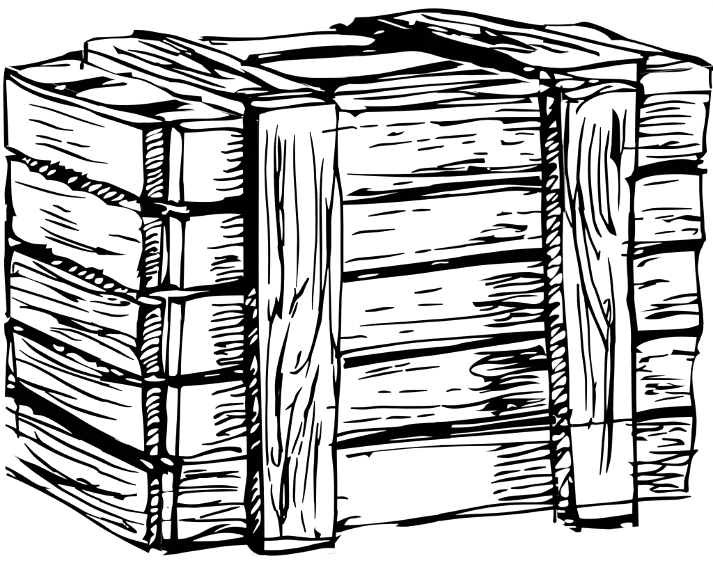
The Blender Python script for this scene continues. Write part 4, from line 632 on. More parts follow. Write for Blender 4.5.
W 4319,-116 20,12 76,-16 -15,-16 -45,0
S 5027,1800,85,-10 2,-177,-19,3 3,-43,0,3 12,-442,-6,0 11,-252,0,0 14,-265,-10,1 9,-179,-3,0 -5,-88,13,-1 12,-211,-10,3 10,66,-6,-4 -20,-147,22,-3 -2,-151,10,2 5,-150,0,1
B 4343,1061! 55,-9! -19,-69 -13,-43 3,-43! -39,5!
S 4367,861,-3,41 133,-1,-1,-6 83,-1,-8,11 18,13,10,-5 55,-7,1,-12 96,3,-4,3 95,-1,-1,9 125,10,3,-9 118,-8,1,3
S 4993,832,5,25 42,-9,-4,-2 49,-1,-4,3
B 5006,454! 99,-17 36,-6! -14,-96 16,-31! -16,-16 -18,-45 -28,40 -60,28! 36,7 33,21 -20,58
S 4441,5,-4,38 228,4,0,-6 239,-3,-1,3 239,13,-1,0
B 4411,15! 33,-39! 15,-52 53,-28 157,-14 238,7 167,9! 76,-14! 3,-144! 4,-27! -168,15 -318,40 -222,35! -36,48!
S 5732,1469,25,-5 -18,-118,0,1 -5,-104,6,2 -4,-120,19,2 22,-136,0,1 14,-147,4,-4 -8,-147,6,-5 0,-41,-6,-2 -9,-134,-10,2
B 5076,964! 43,4 198,24 240,1 186,-5! 36,-128! -219,12 -240,1 -190,-22! -52,14!
S 5068,817,-4,26 94,0,2,6 239,-20,0,12 159,-8,2,0 157,-13,1,-24
S 5084,754,-2,47 111,-3,0,-6 130,-7,-5,3 80,16,-16,0 14,31,4,-28
S 5486,721,-9,19 64,11,-1,19 56,-3,17,-1 64,-21,2,-16
S 5101,707,-35,66 36,29,22,-20 108,13,8,-14
S 5245,695,-4,20 96,3,-1,9 114,11,2,-10
B 5082,709! 99,-7 67,-53! -84,9 -81,7!
S 5411,643,2,29 103,-18,1,3 94,-20,6,1 33,13,14,-74 -111,-16,-18,12 -175,-12,-2,9
S 5265,519,1,23 109,-24,-1,15 194,-11,-2,0 145,-5,-3,0 97,12,-1,-9
S 5091,401,-4,44 127,3,1,-12 113,-3,-4,3 162,23,-5,3 143,28,2,0 112,2,2,6
S 5135,425,2,26 128,-23,0,0 145,-23,-1,3 161,-24,-2,3 104,0,-14,8 62,34,-13,-2
S 5801,514,14,-21 -61,-15,25,-18 -28,-45,10,20 -9,-79,-12,10 -18,-87,7,-2 -24,-89,10,1 -1,-107,7,5
S 5098,269,-13,56 108,22,5,-18 113,7,-2,-3 86,25,-14,2 52,39,-9,-2
S 5154,291,1,32 224,-28,-1,3 161,-18,1,9 112,-7,0,-21
S 5617,267,6,-29 -129,-7,1,-3 -113,-12,1,0 -127,-11,-1,-9 -143,11,0,-21
S 5140,189,0,32 127,-11,2,-3 112,-30,0,12 112,-11,2,3 104,-18,0,-22
S 5357,174,15,-31 -95,-35,31,15 86,-50,-44,51 147,-5,-4,-6 112,-2,1,0 87,-20,4,9
S 4859,5,-3,38 160,-2,-3,-3 159,10,0,12 238,-8,3,-3 161,-9,0,-3 82,3,-2,-5 87,12,2,-19'''),
 ]),
 dict(key='T0', name='board', parent='lid', slabs=[('T', [(-0.0599, 0.38996), (0.04433, 0.43168), (0.1106, 0.47214), (0.17528, 0.4369), (0.30368, 0.40587), (0.35342, 0.44515), (0.39749, 0.44808), (0.53468, 0.33215), (0.59744, 0.31101), (0.62119, 0.25829), (0.59647, 0.01421), (0.59363, 0.11776), (-0.04764, 0.23942), (-0.07, 0.35128)], 0.01)], faces=[
  ('T', [[(-0.06181, 0.39098), (0.06728, 0.49576), (0.01027, 0.31679), (-0.06501, 0.34392), (-0.06854, 0.36515)], [(0.02394, 0.22584), (-0.04764, 0.23942), (-0.06546, 0.34664), (0.01027, 0.31679)], [(0.12079, 0.50587), (0.34849, 0.44787), (0.3554, 0.44407), (0.41207, 0.15221), (0.16828, 0.19846)], [(0.3554, 0.44407), (0.39434, 0.44299), (0.37105, 0.38215)], [(0.63506, 0.1099), (0.53266, 0.12933), (0.5028, 0.29701), (0.54382, 0.38108), (0.70913, 0.2899)]], '''
B -686,3445! 182,1 248,106 272,185 277,189 1234,-41 92,109 104,20 239,-205 247,-134 1,-4 351,12 296,11 257,-97 80,-65 258,-302 366,-1240 115,-1524 95,-519! -329,-524 -968,335 -994,132! 53,452 -706,372! -344,-751! -52,107 -141,-81 -204,71 -214,42 -61,-16 -91,-79! -18,-136! -251,692 -184,615 -144,411 -120,516 -68,408 90,817!
W 1521,3675 145,46 217,-150 267,-70 1,-5 343,-6 290,2 249,-114 -17,-12 145,-132 88,-175 11,-126! -91,-133 -110,-93 -152,104 -92,8 87,-6 -278,78 -348,-18 -298,-43 -181,-5! -133,-281! -37,36! -62,485 -28,373
S 1629,3672,52,93 -22,-177,6,62 95,-65,-10,-11
W 1713,2265! 279,63 264,-43 350,-68 207,-7 -218,12 260,-60 282,-1 246,-1 98,-184 49,-255 68,-166! -251,-57 -326,-117 -321,-115 -279,-12 -171,34 66,-54 -188,82 -178,113 -127,257 -64,340
W 1752,2600 154,123 201,-37! -140,-52
W 2915,2396 60,34 74,-50 -31,-9
B 426,4337! 41,-18! -116,-396 155,-890 170,-961 98,-426 315,-669! -44,-346 -218,-641! -150,75 -73,729! -153,258 -13,412 -41,557 -66,194 -91,238 -71,375 -61,327 4,116!
S 302,3808,53,152 78,-364,13,25 65,-578,17,38 95,-594,-12,-34 77,-366,-3,5 94,-107,-11,-30 77,-261,-4,-22 52,-327,17,39 46,-285,22,58 41,-190,22,56 28,-171,18,36
S 462,4303,26,111 96,42,22,76 156,20,-11,-55 169,-70,6,18 82,10,7,37
S 414,4299,39,-48 -124,-401,3,-2
B 917,4325! 119,224 76,208! 110,-103 102,-231 -15,-30 -24,-135 1,-185! -108,-120! -86,121 -82,108 -14,50
S 1258,4253,63,180 81,-223,15,29 78,-409,0,-9 81,-394,-6,-21 62,-377,-6,-25 15,-450,12,21
B 1523,2288! 92,279 63,19 120,239! 74,-96! -165,-486! -103,-21
B 1563,2275! 166,41! 62,-567 61,-550 -40,-157! -50,166 -37,206 -42,401 -45,292
B 3522,4257! 204,-43 328,69 273,79 203,-53 174,-235 84,-195 175,-546 144,-410 110,-121! -195,-260 -83,131 -116,193 -98,382 -113,451 -317,-88 -100,-787 73,177 121,-282 -71,-594 -101,-555 -30,-426 64,-372 129,-185 -99,-235! -458,-953! -120,151! 267,586 -73,123! -35,393 -67,83! -3,192! -89,144 -10,247! -105,203 -2,1! -56,199 -49,255 -92,200 -204,111 -61,344 135,300! -10,128 -88,175 -146,133! 77,375! 158,52! 150,220
S 3096,3726,76,239 61,28,22,18 19,-83,-7,-69 -17,-141,-2,-26
W 3686,3995! 49,-72 35,-317 28,-235 62,-18! -95,30 -43,296
W 3877,3998! 212,113 168,21 191,-128 -26,-31 190,-274 113,-451 98,-382 116,-193 127,6! 174,-939 203,-819 -114,-243! -384,-8 -419,-93 -191,74 -81,157 -57,360 14,388! -39,365 -121,404 -89,499 0,232! 65,288 38,425! -118,-215 -56,-3! 71,181! -29,132
W 3364,3248 102,121 56,-9 -38,-64 -74,-43
S 4956,2764,58,120 43,-259,40,82 88,-303,-8,-21 83,-390,8,12 104,-415,-9,-19 109,-392,8,13 55,-247,31,59
B 5408,2691! 162,88 85,9 37,-186 -2,-485 -30,-496! -198,71! 72,309 21,305 -37,181
S 5085,2811,47,108 185,-123,1,0 132,-61,7,17
S 5507,1785,180,327 50,-122,-85,-149 57,-196,-21,-39 57,-395,0,-5 4,-325,27,45 2,-319,60,108 16,-284,34,45 6,-247,-49,-98 -3,-109,-21,-38
W -637,3097 61,71 113,85 106,-8 142,-76 116,-43 52,54 -8,105 -105,17 -174,23! 127,67 163,61 100,-34 52,-106 5,-141 56,-373 55,-298! -148,-24 -196,-57 -139,-48 -86,8 -135,25 -92,114 -53,264 -18,199
S 169,3562,58,-31 -64,-232,-21,-56 -59,-162,-13,-3 -67,-234,4,49
S 1661,2185,45,110 51,-276,13,25 35,-416,12,24 33,-314,13,24 11,-169,0,-6
S 1661,2185,45,110 51,-276,13,25 35,-416,12,24 33,-314,13,24 11,-169,0,-6'''),
 ]),
 dict(key='T1', name='board', parent='lid', slabs=[('T', [(-0.04764, 0.23942), (0.59363, 0.11776), (0.58973, 0.05764), (-0.02235, 0.11288)], 0.01)], faces=[
  ('T', [[(-0.04764, 0.23942), (0.02394, 0.22584), (0.0418, 0.10709), (-0.02235, 0.11288)], [(0.16828, 0.19846), (0.41207, 0.15221), (0.42759, 0.07227), (0.18439, 0.09422)], [(0.53266, 0.12933), (0.63506, 0.1099), (0.6127, 0.05556), (0.55827, 0.06048), (0.5394, 0.09143)], [(0.5394, 0.09143), (0.55827, 0.06048), (0.52626, 0.06337)]], '''
B -686,3445! 182,1 248,106 272,185 277,189 1234,-41 92,109 104,20 239,-205 247,-134 1,-4 351,12 296,11 257,-97 80,-65 258,-302 366,-1240 115,-1524 95,-519! -329,-524 -968,335 -994,132! 53,452 -706,372! -344,-751! -52,107 -141,-81 -204,71 -214,42 -61,-16 -91,-79! -18,-136! -251,692 -184,615 -144,411 -120,516 -68,408 90,817!
W 1713,2265! 279,63 264,-43 350,-68 207,-7 -218,12 260,-60 282,-1 246,-1 98,-184 49,-255 68,-166! -251,-57 -326,-117 -321,-115 -279,-12 -171,34 66,-54 -188,82 -178,113 -127,257 -64,340
W 2553,1012! 257,58 258,-43 246,59 195,59 -18,40 202,132! 10,-246 103,-110! -300,37 -273,12 -167,13 -289,-34
W 1947,614! 126,201 116,74 25,4 139,-64 282,26 281,18 257,-43 185,-52 123,-66 237,-97! 78,119! 66,-82 41,-378! 27,-438! -238,-380! -133,-269 -459,172 -486,109 -414,72 -286,167 -198,120! 97,403 -1,139!
B 1563,2275! 166,41! 62,-567 61,-550 -40,-157! -50,166 -37,206 -42,401 -45,292
B 3522,4257! 204,-43 328,69 273,79 203,-53 174,-235 84,-195 175,-546 144,-410 110,-121! -195,-260 -83,131 -116,193 -98,382 -113,451 -317,-88 -100,-787 73,177 121,-282 -71,-594 -101,-555 -30,-426 64,-372 129,-185 -99,-235! -458,-953! -120,151! 267,586 -73,123! -35,393 -67,83! -3,192! -89,144 -10,247! -105,203 -2,1! -56,199 -49,255 -92,200 -204,111 -61,344 135,300! -10,128 -88,175 -146,133! 77,375! 158,52! 150,220
W 3877,3998! 212,113 168,21 191,-128 -26,-31 190,-274 113,-451 98,-382 116,-193 127,6! 174,-939 203,-819 -114,-243! -384,-8 -419,-93 -191,74 -81,157 -57,360 14,388! -39,365 -121,404 -89,499 0,232! 65,288 38,425! -118,-215 -56,-3! 71,181! -29,132
S 4956,2764,58,120 43,-259,40,82 88,-303,-8,-21 83,-390,8,12 104,-415,-9,-19 109,-392,8,13 55,-247,31,59
S 4161,730,72,155 124,-190,-2,1 187,-90,3,17 411,77,15,32 378,0,-3,-14
W 4058,773 58,57 41,-93 -67,-72 -50,8
S 5507,1785,180,327 50,-122,-85,-149 57,-196,-21,-39 57,-395,0,-5 4,-325,27,45 2,-319,60,108 16,-284,34,45 6,-247,-49,-98 -3,-109,-21,-38
B 5499,1106! 206,-278 30,-240 -11,-222! -102,92 -36,224 -72,80 -108,-98 -165,-300! -63,-16! 209,410! -21,175
W -507,2133 51,69 79,8 -75,-174 -44,53
W -413,1688 97,129 129,86 110,15 104,-9 124,-1 63,80 -10,101 -112,-16 -123,0! 84,102 122,56 139,-74! 51,-241 55,-397 24,-477! -143,-23 -237,-34 -175,48 -123,109 -76,215 -50,187
B 5292,672! 14,-52 -124,-297 -27,-138 -35,-178 -143,-152 -147,-206! -25,4! 387,816
B 4262,867! 59,-190 112,-100 272,14 435,90 174,-12! -101,-221! -19,17! -386,-808! -14,-103! -166,-349! -147,53 -133,41 -196,-102 -214,-211 -163,-232 -145,-247! 90,222 136,220 124,157! -130,89 -69,15! -44,243 -6,163! 353,848!
S 5181,475,35,-19 -369,-784,1,0 -146,-299,8,-10 -547,-1154,-2,0 -433,-918,-8,6 -67,-149,-4,3 -360,-750,0,-9 -167,-325,-7,-18 -193,-369,-4,-1
S 1661,2185,45,110 51,-276,13,25 35,-416,12,24 33,-314,13,24 11,-169,0,-6
S 1661,2185,45,110 51,-276,13,25 35,-416,12,24 33,-314,13,24 11,-169,0,-6'''),
 ]),
 dict(key='T2', name='board', parent='lid', slabs=[('T', [(-0.02235, 0.11288), (0.58973, 0.05764), (0.58549, 0.00124), (0.00013, 0.00042)], 0.01)], faces=[
  ('T', [[(-0.02235, 0.11288), (0.0418, 0.10709), (0.04378, 0.09391), (0.00052, 0.00042), (0.00013, 0.00042)], [(0.04378, 0.09391), (0.07373, 0.00053), (0.00052, 0.00042)], [(0.18439, 0.09422), (0.42759, 0.07227), (0.4329, 0.04495), (0.41721, 0.001), (0.20623, 0.00071), (0.1889, 0.06499)], [(0.1889, 0.06499), (0.20623, 0.00071), (0.18184, 0.00068)], [(0.55827, 0.06048), (0.6127, 0.05556), (0.59197, 0.00517)], [(0.52626, 0.06337), (0.55827, 0.06048), (0.59197, 0.00517), (0.59001, 0.00124), (0.49709, 0.00111)]], '''
B 265,3918! 28,8! 381,-2! 489,-27! 364,-12! 116,29! -12,45! -12,35! 29,22! 29,11! 46,-13! 69,-55! 85,-79! 85,-71! 91,-55! 92,-47! 64,-32! 6,-12! -22,3! 17,5! 93,3! 132,4! 126,5! 104,8! 98,7! 94,-4! 95,-25! 91,-38! 71,-34! 33,-15! 14,-12! 33,-38! 69,-47! 88,-73! 101,-182! 124,-335! 136,-436! 106,-469! 57,-531! 30,-556! 28,-437! 36,-262! 35,-158! 24,-99! -62,-169! -98,-226! -169,-129! -273,56! -345,151! -350,128! -367,64! -369,41! -258,27! 42,119! 47,170! -36,163! -205,144! -289,135! -212,93! -344,-751! -10,34! -16,47! -26,26! -38,-19! -48,-40! -55,-22! -63,13! -70,31! -71,27! -77,19! -77,15! -60,8! -30,1! -14,-5! -17,-12! -31,-25! -35,-31! -25,-23! -18,-136! -67,181! -96,260! -88,251! -68,218! -61,209! -55,188! -23,63!
W 20,418! 103,67 114,-3 118,-33 127,-14 -144,55 121,-28! -55,102 -98,46! 104,107 114,-2 62,-119 42,-224 59,-277! -58,-27 -151,-27 -211,96 -123,16 -77,-55 63,-3 -50,27 -69,-70! 59,207 -8,118
W 1753,892 62,57 68,-80 -45,-75 -56,13
W 1947,614! 126,201 116,74 25,4 139,-64 282,26 281,18 257,-43 185,-52 123,-66 237,-97! 78,119! 66,-82 41,-378! 27,-438! -238,-380! -133,-269 -459,172 -486,109 -414,72 -286,167 -198,120! 97,403 -1,139!
S 1899,419,66,198 34,0,9,15 254,-36,-5,-15 280,31,-15,-44 362,8,-9,-30 363,-55,2,0 137,-27,14,30 317,-114,15,30 198,-132,23,42 96,-233,58,113
S 2013,181,28,76 130,-103,32,89 258,-22,-6,-15 285,45,-10,-29 191,16,-4,-14 268,-7,29,75 333,14,15,31 222,10,-10,-30
S 2857,73,42,106 177,-94,8,13 66,-140,16,25 46,-147,7,11
B 3172,53! 133,-204 196,-175 171,-20 168,91! -109,-336! -140,54 -92,-4! -152,62 -235,80 -211,50 -213,-1 49,126 227,31 228,-9
B 426,4337! 41,-18! -116,-396 155,-890 170,-961 98,-426 315,-669! -44,-346 -218,-641! -150,75 -73,729! -153,258 -13,412 -41,557 -66,194 -91,238 -71,375 -61,327 4,116!
B 1023,1034! 121,167 118,30 99,-34 69,-67 140,-165 80,-24 133,20 51,-209 121,-110! -88,-259! -77,-41 -690,290! -96,-22 25,210
B 3522,4257! 204,-43 328,69 273,79 203,-53 174,-235 84,-195 175,-546 144,-410 110,-121! -195,-260 -83,131 -116,193 -98,382 -113,451 -317,-88 -100,-787 73,177 121,-282 -71,-594 -101,-555 -30,-426 64,-372 129,-185 -99,-235! -458,-953! -120,151! 267,586 -73,123! -35,393 -67,83! -3,192! -89,144 -10,247! -105,203 -2,1! -56,199 -49,255 -92,200 -204,111 -61,344 135,300! -10,128 -88,175 -146,133! 77,375! 158,52! 150,220
S 4161,730,72,155 124,-190,-2,1 187,-90,3,17 411,77,15,32 378,0,-3,-14
W 4058,773 58,57 41,-93 -67,-72 -50,8
S 5507,1785,180,327 50,-122,-85,-149 57,-196,-21,-39 57,-395,0,-5 4,-325,27,45 2,-319,60,108 16,-284,34,45 6,-247,-49,-98 -3,-109,-21,-38
B 5499,1106! 206,-278 30,-240 -11,-222! -102,92 -36,224 -72,80 -108,-98 -165,-300! -63,-16! 209,410! -21,175
S 5139,187,98,215 194,-8,-30,-64 190,66,-7,-13 158,36,5,1 31,-117,27,23 -9,-270,-1,-11
W -413,1688 97,129 129,86 110,15 104,-9 124,-1 63,80 -10,101 -112,-16 -123,0! 84,102 122,56 139,-74! 51,-241 55,-397 24,-477! -143,-23 -237,-34 -175,48 -123,109 -76,215 -50,187
B -431,1478! 17,-70! 18,-77! 24,-94! 24,-97! 17,-62! 4,7! -3,42! 4,7! 16,-62! 23,-96! 30,-96! 38,-86! 45,-86! 40,-86! 30,-86! 26,-85! 23,-84! 24,-92! 21,-91! 15,-63! -129,-410! -167,120! -15,70! -21,101! -22,99! -22,86! -21,85! -22,85! -22,83! -22,85! -19,98! -14,120! -11,134! -22,134! -22,63!
W -441,1441! 15,-65! 19,-77! 23,-94! 24,-97! 18,-62! 3,7! -3,41! 5,7! 16,-61! 23,-96! 30,-96! 38,-86! 45,-86! 39,-86! 30,-86! 26,-86! 24,-81! 26,-82! 24,-77! 17,-53! -51,10! -72,16! -63,26! -41,34! -31,44! -27,57! -24,77! -20,91! -21,90! -24,89! -24,89! -20,72! -10,27! -5,10! -13,63! -29,163! -27,150!
B -182,189! -99,-325! -87,-288! -121,-402! -87,-290! 205,-106! 235,762! 96,329! 51,177!
B -26,20! 38,32! 53,42! 40,15! 18,-24! 5,-50! -5,-80! -23,-135! -34,-162! -24,-115! -80,-245! -111,-343! -81,-249! -173,88!
B 27,143 50,-25 62,17 123,-16 164,-64 131,-34 141,81 106,-78! -294,-893! -14,198 -72,118 -123,50 -139,4 -119,42! -49,48! 29,361 -39,55
S 5029,-52,105,237 65,27,-19,-51 126,-29,-17,-38 165,-48,6,13 103,16,-20,-38 77,54,-24,-51
B 5292,672! 14,-52 -124,-297 -27,-138 -35,-178 -143,-152 -147,-206! -25,4! 387,816
B 3723,-333! 95,140! 132,193! 94,118! 23,-7! -17,-83! -37,-130! -66,-208! -86,-253! -62,-179! -213,-491! -284,-655! -210,-486! -72,-176! -9,-35! -21,-51! -59,-119! -69,-132! -164,84! 168,387! 220,517! 236,573! 234,578!
B 4262,867! 59,-190 112,-100 272,14 435,90 174,-12! -101,-221! -19,17! -386,-808! -14,-103! -166,-349! -147,53 -133,41 -196,-102 -214,-211 -163,-232 -145,-247! 90,222 136,220 124,157! -130,89 -69,15! -44,243 -6,163! 353,848!
W 4143,545 36,22 -2,-88 -68,-261! -88,50!
W 4236,404! 54,-147 29,-106 -26,-10 -86,31 -58,3!
W 4367,390! 343,36 340,58 135,-24! -370,-773! -66,150 -109,97 -141,98 -90,141
W 4016,-131 128,157 105,-3 98,-117! -127,-149 -113,-51 -72,75
S 5181,475,35,-19 -369,-784,1,0 -146,-299,8,-10 -547,-1154,-2,0 -433,-918,-8,6 -67,-149,-4,3 -360,-750,0,-9 -167,-325,-7,-18 -198,-379,6,18 -366,-774,5,8'''),
 ]),
 dict(key='A', name='lid_batten', parent=None, slabs=[('TA', [(0.01648, 0.34599), (0.08397, 0.38422), (0.12139, 0.30131), (0.13357, 0.14408), (0.14728, 0.00276), (0.15408, -0.03255), (0.08286, -0.03255), (0.00044, 0.28234)], 0.02174732088178619)], faces=[
  ('TA', [[(0.01648, 0.34599), (0.08397, 0.38422), (0.12139, 0.30131), (0.04526, 0.0696), (0.00044, 0.28234)], [(0.12139, 0.30131), (0.13357, 0.14408), (0.04526, 0.0696)], [(0.13357, 0.14408), (0.14728, 0.00276), (0.08286, -0.03255), (0.04526, 0.0696)], [(0.14728, 0.00276), (0.15408, -0.03255), (0.08286, -0.03255)]], '''
B 125,3247! 40,-16! -112,-384 150,-862 164,-931 96,-412 304,-648! -42,-335 -211,-621! -146,73 -70,706! -149,249 -12,400 -40,539 -64,188 -88,230 -69,364 -58,316 3,112!
S 5,2736,52,147 75,-353,12,25 64,-560,17,36 91,-575,-13,-33 76,-354,-2,5 90,-104,-11,-29 74,-253,-4,-21 51,-317,17,38 45,-276,21,55 39,-183,22,55 27,-166,17,35
S 160,3215,25,108 93,40,22,73 151,20,-11,-53 164,-68,5,18 79,10,7,35
S 113,3211,38,-46 -120,-388,3,-3
B 601,3236! 115,217 74,201! 106,-100 99,-223 -14,-29 -24,-131 1,-179! -104,-116! -84,117 -79,105 -13,48
S 931,3166,61,175 78,-215,14,27 76,-396,1,-8 78,-382,-7,-21 61,-365,-6,-24 13,-436,13,20
S 911,3111,45,108 3,-339,19,46 29,-319,-1,0 22,-269,6,13
S 841,2848,38,95 20,-251,7,11 8,-327,-2,6 83,-146,-2,5
S 639,2956,31,82 28,-306,31,77 40,-339,11,30 59,-282,-4,9 52,81,-3,-20 21,-314,14,11 11,-243,0,-7
B 972,2246! 38,-63 31,-408 45,-407 31,-437 36,248 17,-474 -7,-404 16,-283! -109,-103 -31,416 -11,276 -12,170 -28,91 -38,205 -50,166! -17,-141 -12,-221 55,-156! -92,-1 -36,159 28,357 30,314 43,413
S 410,2534,29,86 63,-171,23,63 69,-240,7,9 60,-376,7,5 25,-345,-1,-2 60,-314,-1,3 59,-198,-1,1 70,-167,-18,-42 87,-48,-18,-44
B 354,2988! 1,-253 48,-324 34,-359 69,-296 106,-56! 39,-50 45,-263 -43,-129 -79,155 -83,186 -79,90 -52,412 -45,267 -57,81! 40,234
S 437,1676,65,158 21,-222,-6,-10 61,-285,-1,-1 62,-407,6,10 51,-272,-7,-14 68,-171,-28,-70
B 1187,1263! 90,270 61,19 116,232! 72,-94! -161,-470! -99,-21
B 1226,1251! 161,40! 60,-549 59,-533 -39,-152! -48,161 -35,199 -42,388 -44,284
B 703,49! 117,162 115,29 96,-33 67,-65 135,-159 77,-24 129,20 49,-202 118,-107! -85,-251! -75,-40 -668,281! -94,-22 25,205
W 748,91! 58,19 97,-16 28,-35 108,-81! -103,-17 -137,14 39,26
W 784,-199! 169,-4 219,15 232,-72! -86,-39 -244,35 -204,29
B 493,-881! 276,649 109,21! 433,-192! 169,-126! -6,-180 -79,-389! -46,5 58,210! -191,16 -235,12 -189,-19 -167,-98!
S 1321,1164,44,106 49,-267,12,25 35,-403,12,23 31,-304,12,23 11,-164,0,-5'''),
  ('SA', [[(-0.00405, -7e-05), (0.3255, 0.0), (0.32925, -0.02247), (0.18376, -0.02635), (-0.00576, -0.01771)]], '''
B 7,87! 84,13! -11,-79 747,-29 818,-30 406,-5 912,51! 119,-49 -11,-147! -307,-51 -543,46! -421,-33 -252,37 -380,40 -227,-6 -297,-11 -333,11 -287,9 -55,13!
W 86,-12! 305,1 428,-35 485,-18 324,-6! 25,-14! 208,26 278,1 365,-18 301,-7 147,12! 64,-56 -23,-62! -232,11 -250,8 -254,-13! -9,55! -222,-25 -233,-17 -218,25 -230,7 212,-18 -349,32 -253,-5! -21,41! -319,-63! -230,14 -315,30!
S 48,-8,21,34 333,-7,8,7 423,-32,9,11 489,-23,-8,-8 338,-6,-9,0 225,24,-5,-8 278,3,3,-3 271,-12,7,10 239,-11,5,14 177,-3,5,13 144,-6,9,11
S 4,79,97,10 -25,-83,7,1
B 2820,-10! 26,16! 39,23! 47,21! 56,17! 63,15! 63,13! 62,12! 63,11! 59,9! 46,7! 43,5! 61,6! 100,11! 118,12! 99,11! 58,8! 6,2! -6,-100! -261,-44! -387,-66! -42,-12! -59,-17! -51,-9! -28,6! -20,13! -26,11! -44,8! -50,6!
W 3104,-4! 295,63 363,82 425,77! -119,-35 -428,-85 -366,-73
B 2937,-59! 25,-16! 34,-24! 20,-27! -7,-30! -20,-35! -17,-38! -3,-35! 1,-39! -2,-66! -6,-64! -9,-91! -3,-55! 292,51! 8,112! 14,165! 9,106! -80,120!
B 2986,-188! 26,50! 39,70! 46,55! 61,25! 68,12! 49,6! 550,92! -7,-118! -107,-25! -104,-24! -96,-24! -92,-28! -84,-28! -58,-19!
W 3134,-65! 5,9! 16,13! 32,13! 52,10! 69,9! 87,15! 112,23! 129,30! 123,27! 65,14! -4,-60! -99,-24! -109,-27! -100,-21! -92,-15! -83,-11! -68,-7! -45,-4! -28,-1! -23,0! -21,1! -14,1!'''),
 ]),
 dict(key='Bt', name='lid_batten', parent=None, slabs=[('TB', [(0.31687, 0.33864), (0.42771, 0.33063), (0.46591, 0.20509), (0.4954, -0.00984), (0.48102, -0.04047), (0.39542, -0.04047)], 0.023162842297579984)], faces=[
  ('TB', [[(0.31687, 0.33864), (0.42771, 0.33063), (0.46591, 0.20509), (0.4954, -0.00984), (0.48102, -0.04047), (0.39542, -0.04047)]], '''
B 3097,3100! 197,-42 317,68 264,76 196,-52 168,-226 82,-189 169,-528 139,-396 106,-116! -188,-252 -81,127 -111,186 -95,369 -109,436 -307,-85 -97,-761 71,172 117,-273 -69,-573 -97,-537 -29,-412 62,-360 124,-178 -95,-227! -443,-921! -115,146! 257,566 -71,119! -33,380 -65,80! -3,185! -86,139 -10,240! -101,195 -2,2! -54,191 -47,247 -89,194 -197,106 -59,333 131,290! -10,124 -86,169 -140,129! 74,361! 153,50! 144,214
W 3256,2847! 47,-69 34,-307 27,-227 60,-18! -92,30 -41,285
W 3441,2850! 204,109 163,20 184,-123 -25,-30 184,-265 109,-436 95,-369 112,-187 123,7! 167,-908 196,-792 -110,-234! -370,-8 -405,-90 -186,71 -77,153 -55,347 13,375! -37,353 -117,391 -86,481 -1,224! 64,279 36,411! -114,-209 -54,-2! 69,175! -29,127
S 3758,2816,48,97 -16,-231,38,88 67,-179,-17,-29 165,-272,-23,-52 78,-272,16,28 38,-364,22,49 178,-250,0,-1 103,-366,9,5 -64,-22,39,72 70,-191,-10,-8 69,-262,1,-8 47,-229,-30,-65 26,-183,0,-11 -9,-54,-38,-95
B 3707,2178! 94,-335 57,-185 73,-45! 115,301! 57,-79 2,-313! 31,-374 -3,-398 -13,-250! -77,89 -45,241 -65,154 -89,8! -37,-39 -39,221 -83,481 -87,255
W 4031,1725! 10,-78 -8,-240! -40,73
W 3701,1683! 35,-87 45,-160! -54,88
B 3606,2616! 123,-419 70,-355 -104,-259 -16,76 13,73 -84,-67 -24,178 -61,106! -29,49 45,256 -61,-71 -7,-154 -52,114 64,218
W 3573,2187 81,-28 27,-259 -56,40 -33,152
S 3724,797,39,90 79,-116,32,70 64,-151,16,28 76,-129,-9,-14 74,38,-38,-77
S 4141,774,38,80 44,-151,23,43 90,-76,-138,-262 -27,241,13,-7 -60,-380,140,295 47,-153,-2,6 62,9,-35,-67
W 4550,613! 37,-72 45,-101! -70,40
S 4483,1657,56,116 42,-250,39,79 85,-292,-8,-20 80,-377,8,11 100,-402,-9,-18 105,-378,8,12 54,-239,30,58
S 3715,-307,69,150 119,-184,-1,1 182,-87,2,16 397,74,15,32 365,0,-3,-15
B 3812,-175! 58,-184 107,-96 263,13 421,87 168,-12! -98,-214! -18,17! -373,-781! -14,-99! -160,-337! -142,51 -128,39 -190,-98 -207,-204 -157,-224 -140,-238! 86,214 132,212 120,152! -126,86 -67,14! -42,235 -6,157! 342,821!
S 4701,-554,34,-18 -357,-758,1,-1 -141,-289,7,-9 -529,-1115,-2,0 -418,-887,-7,6 -65,-146,-3,6'''),
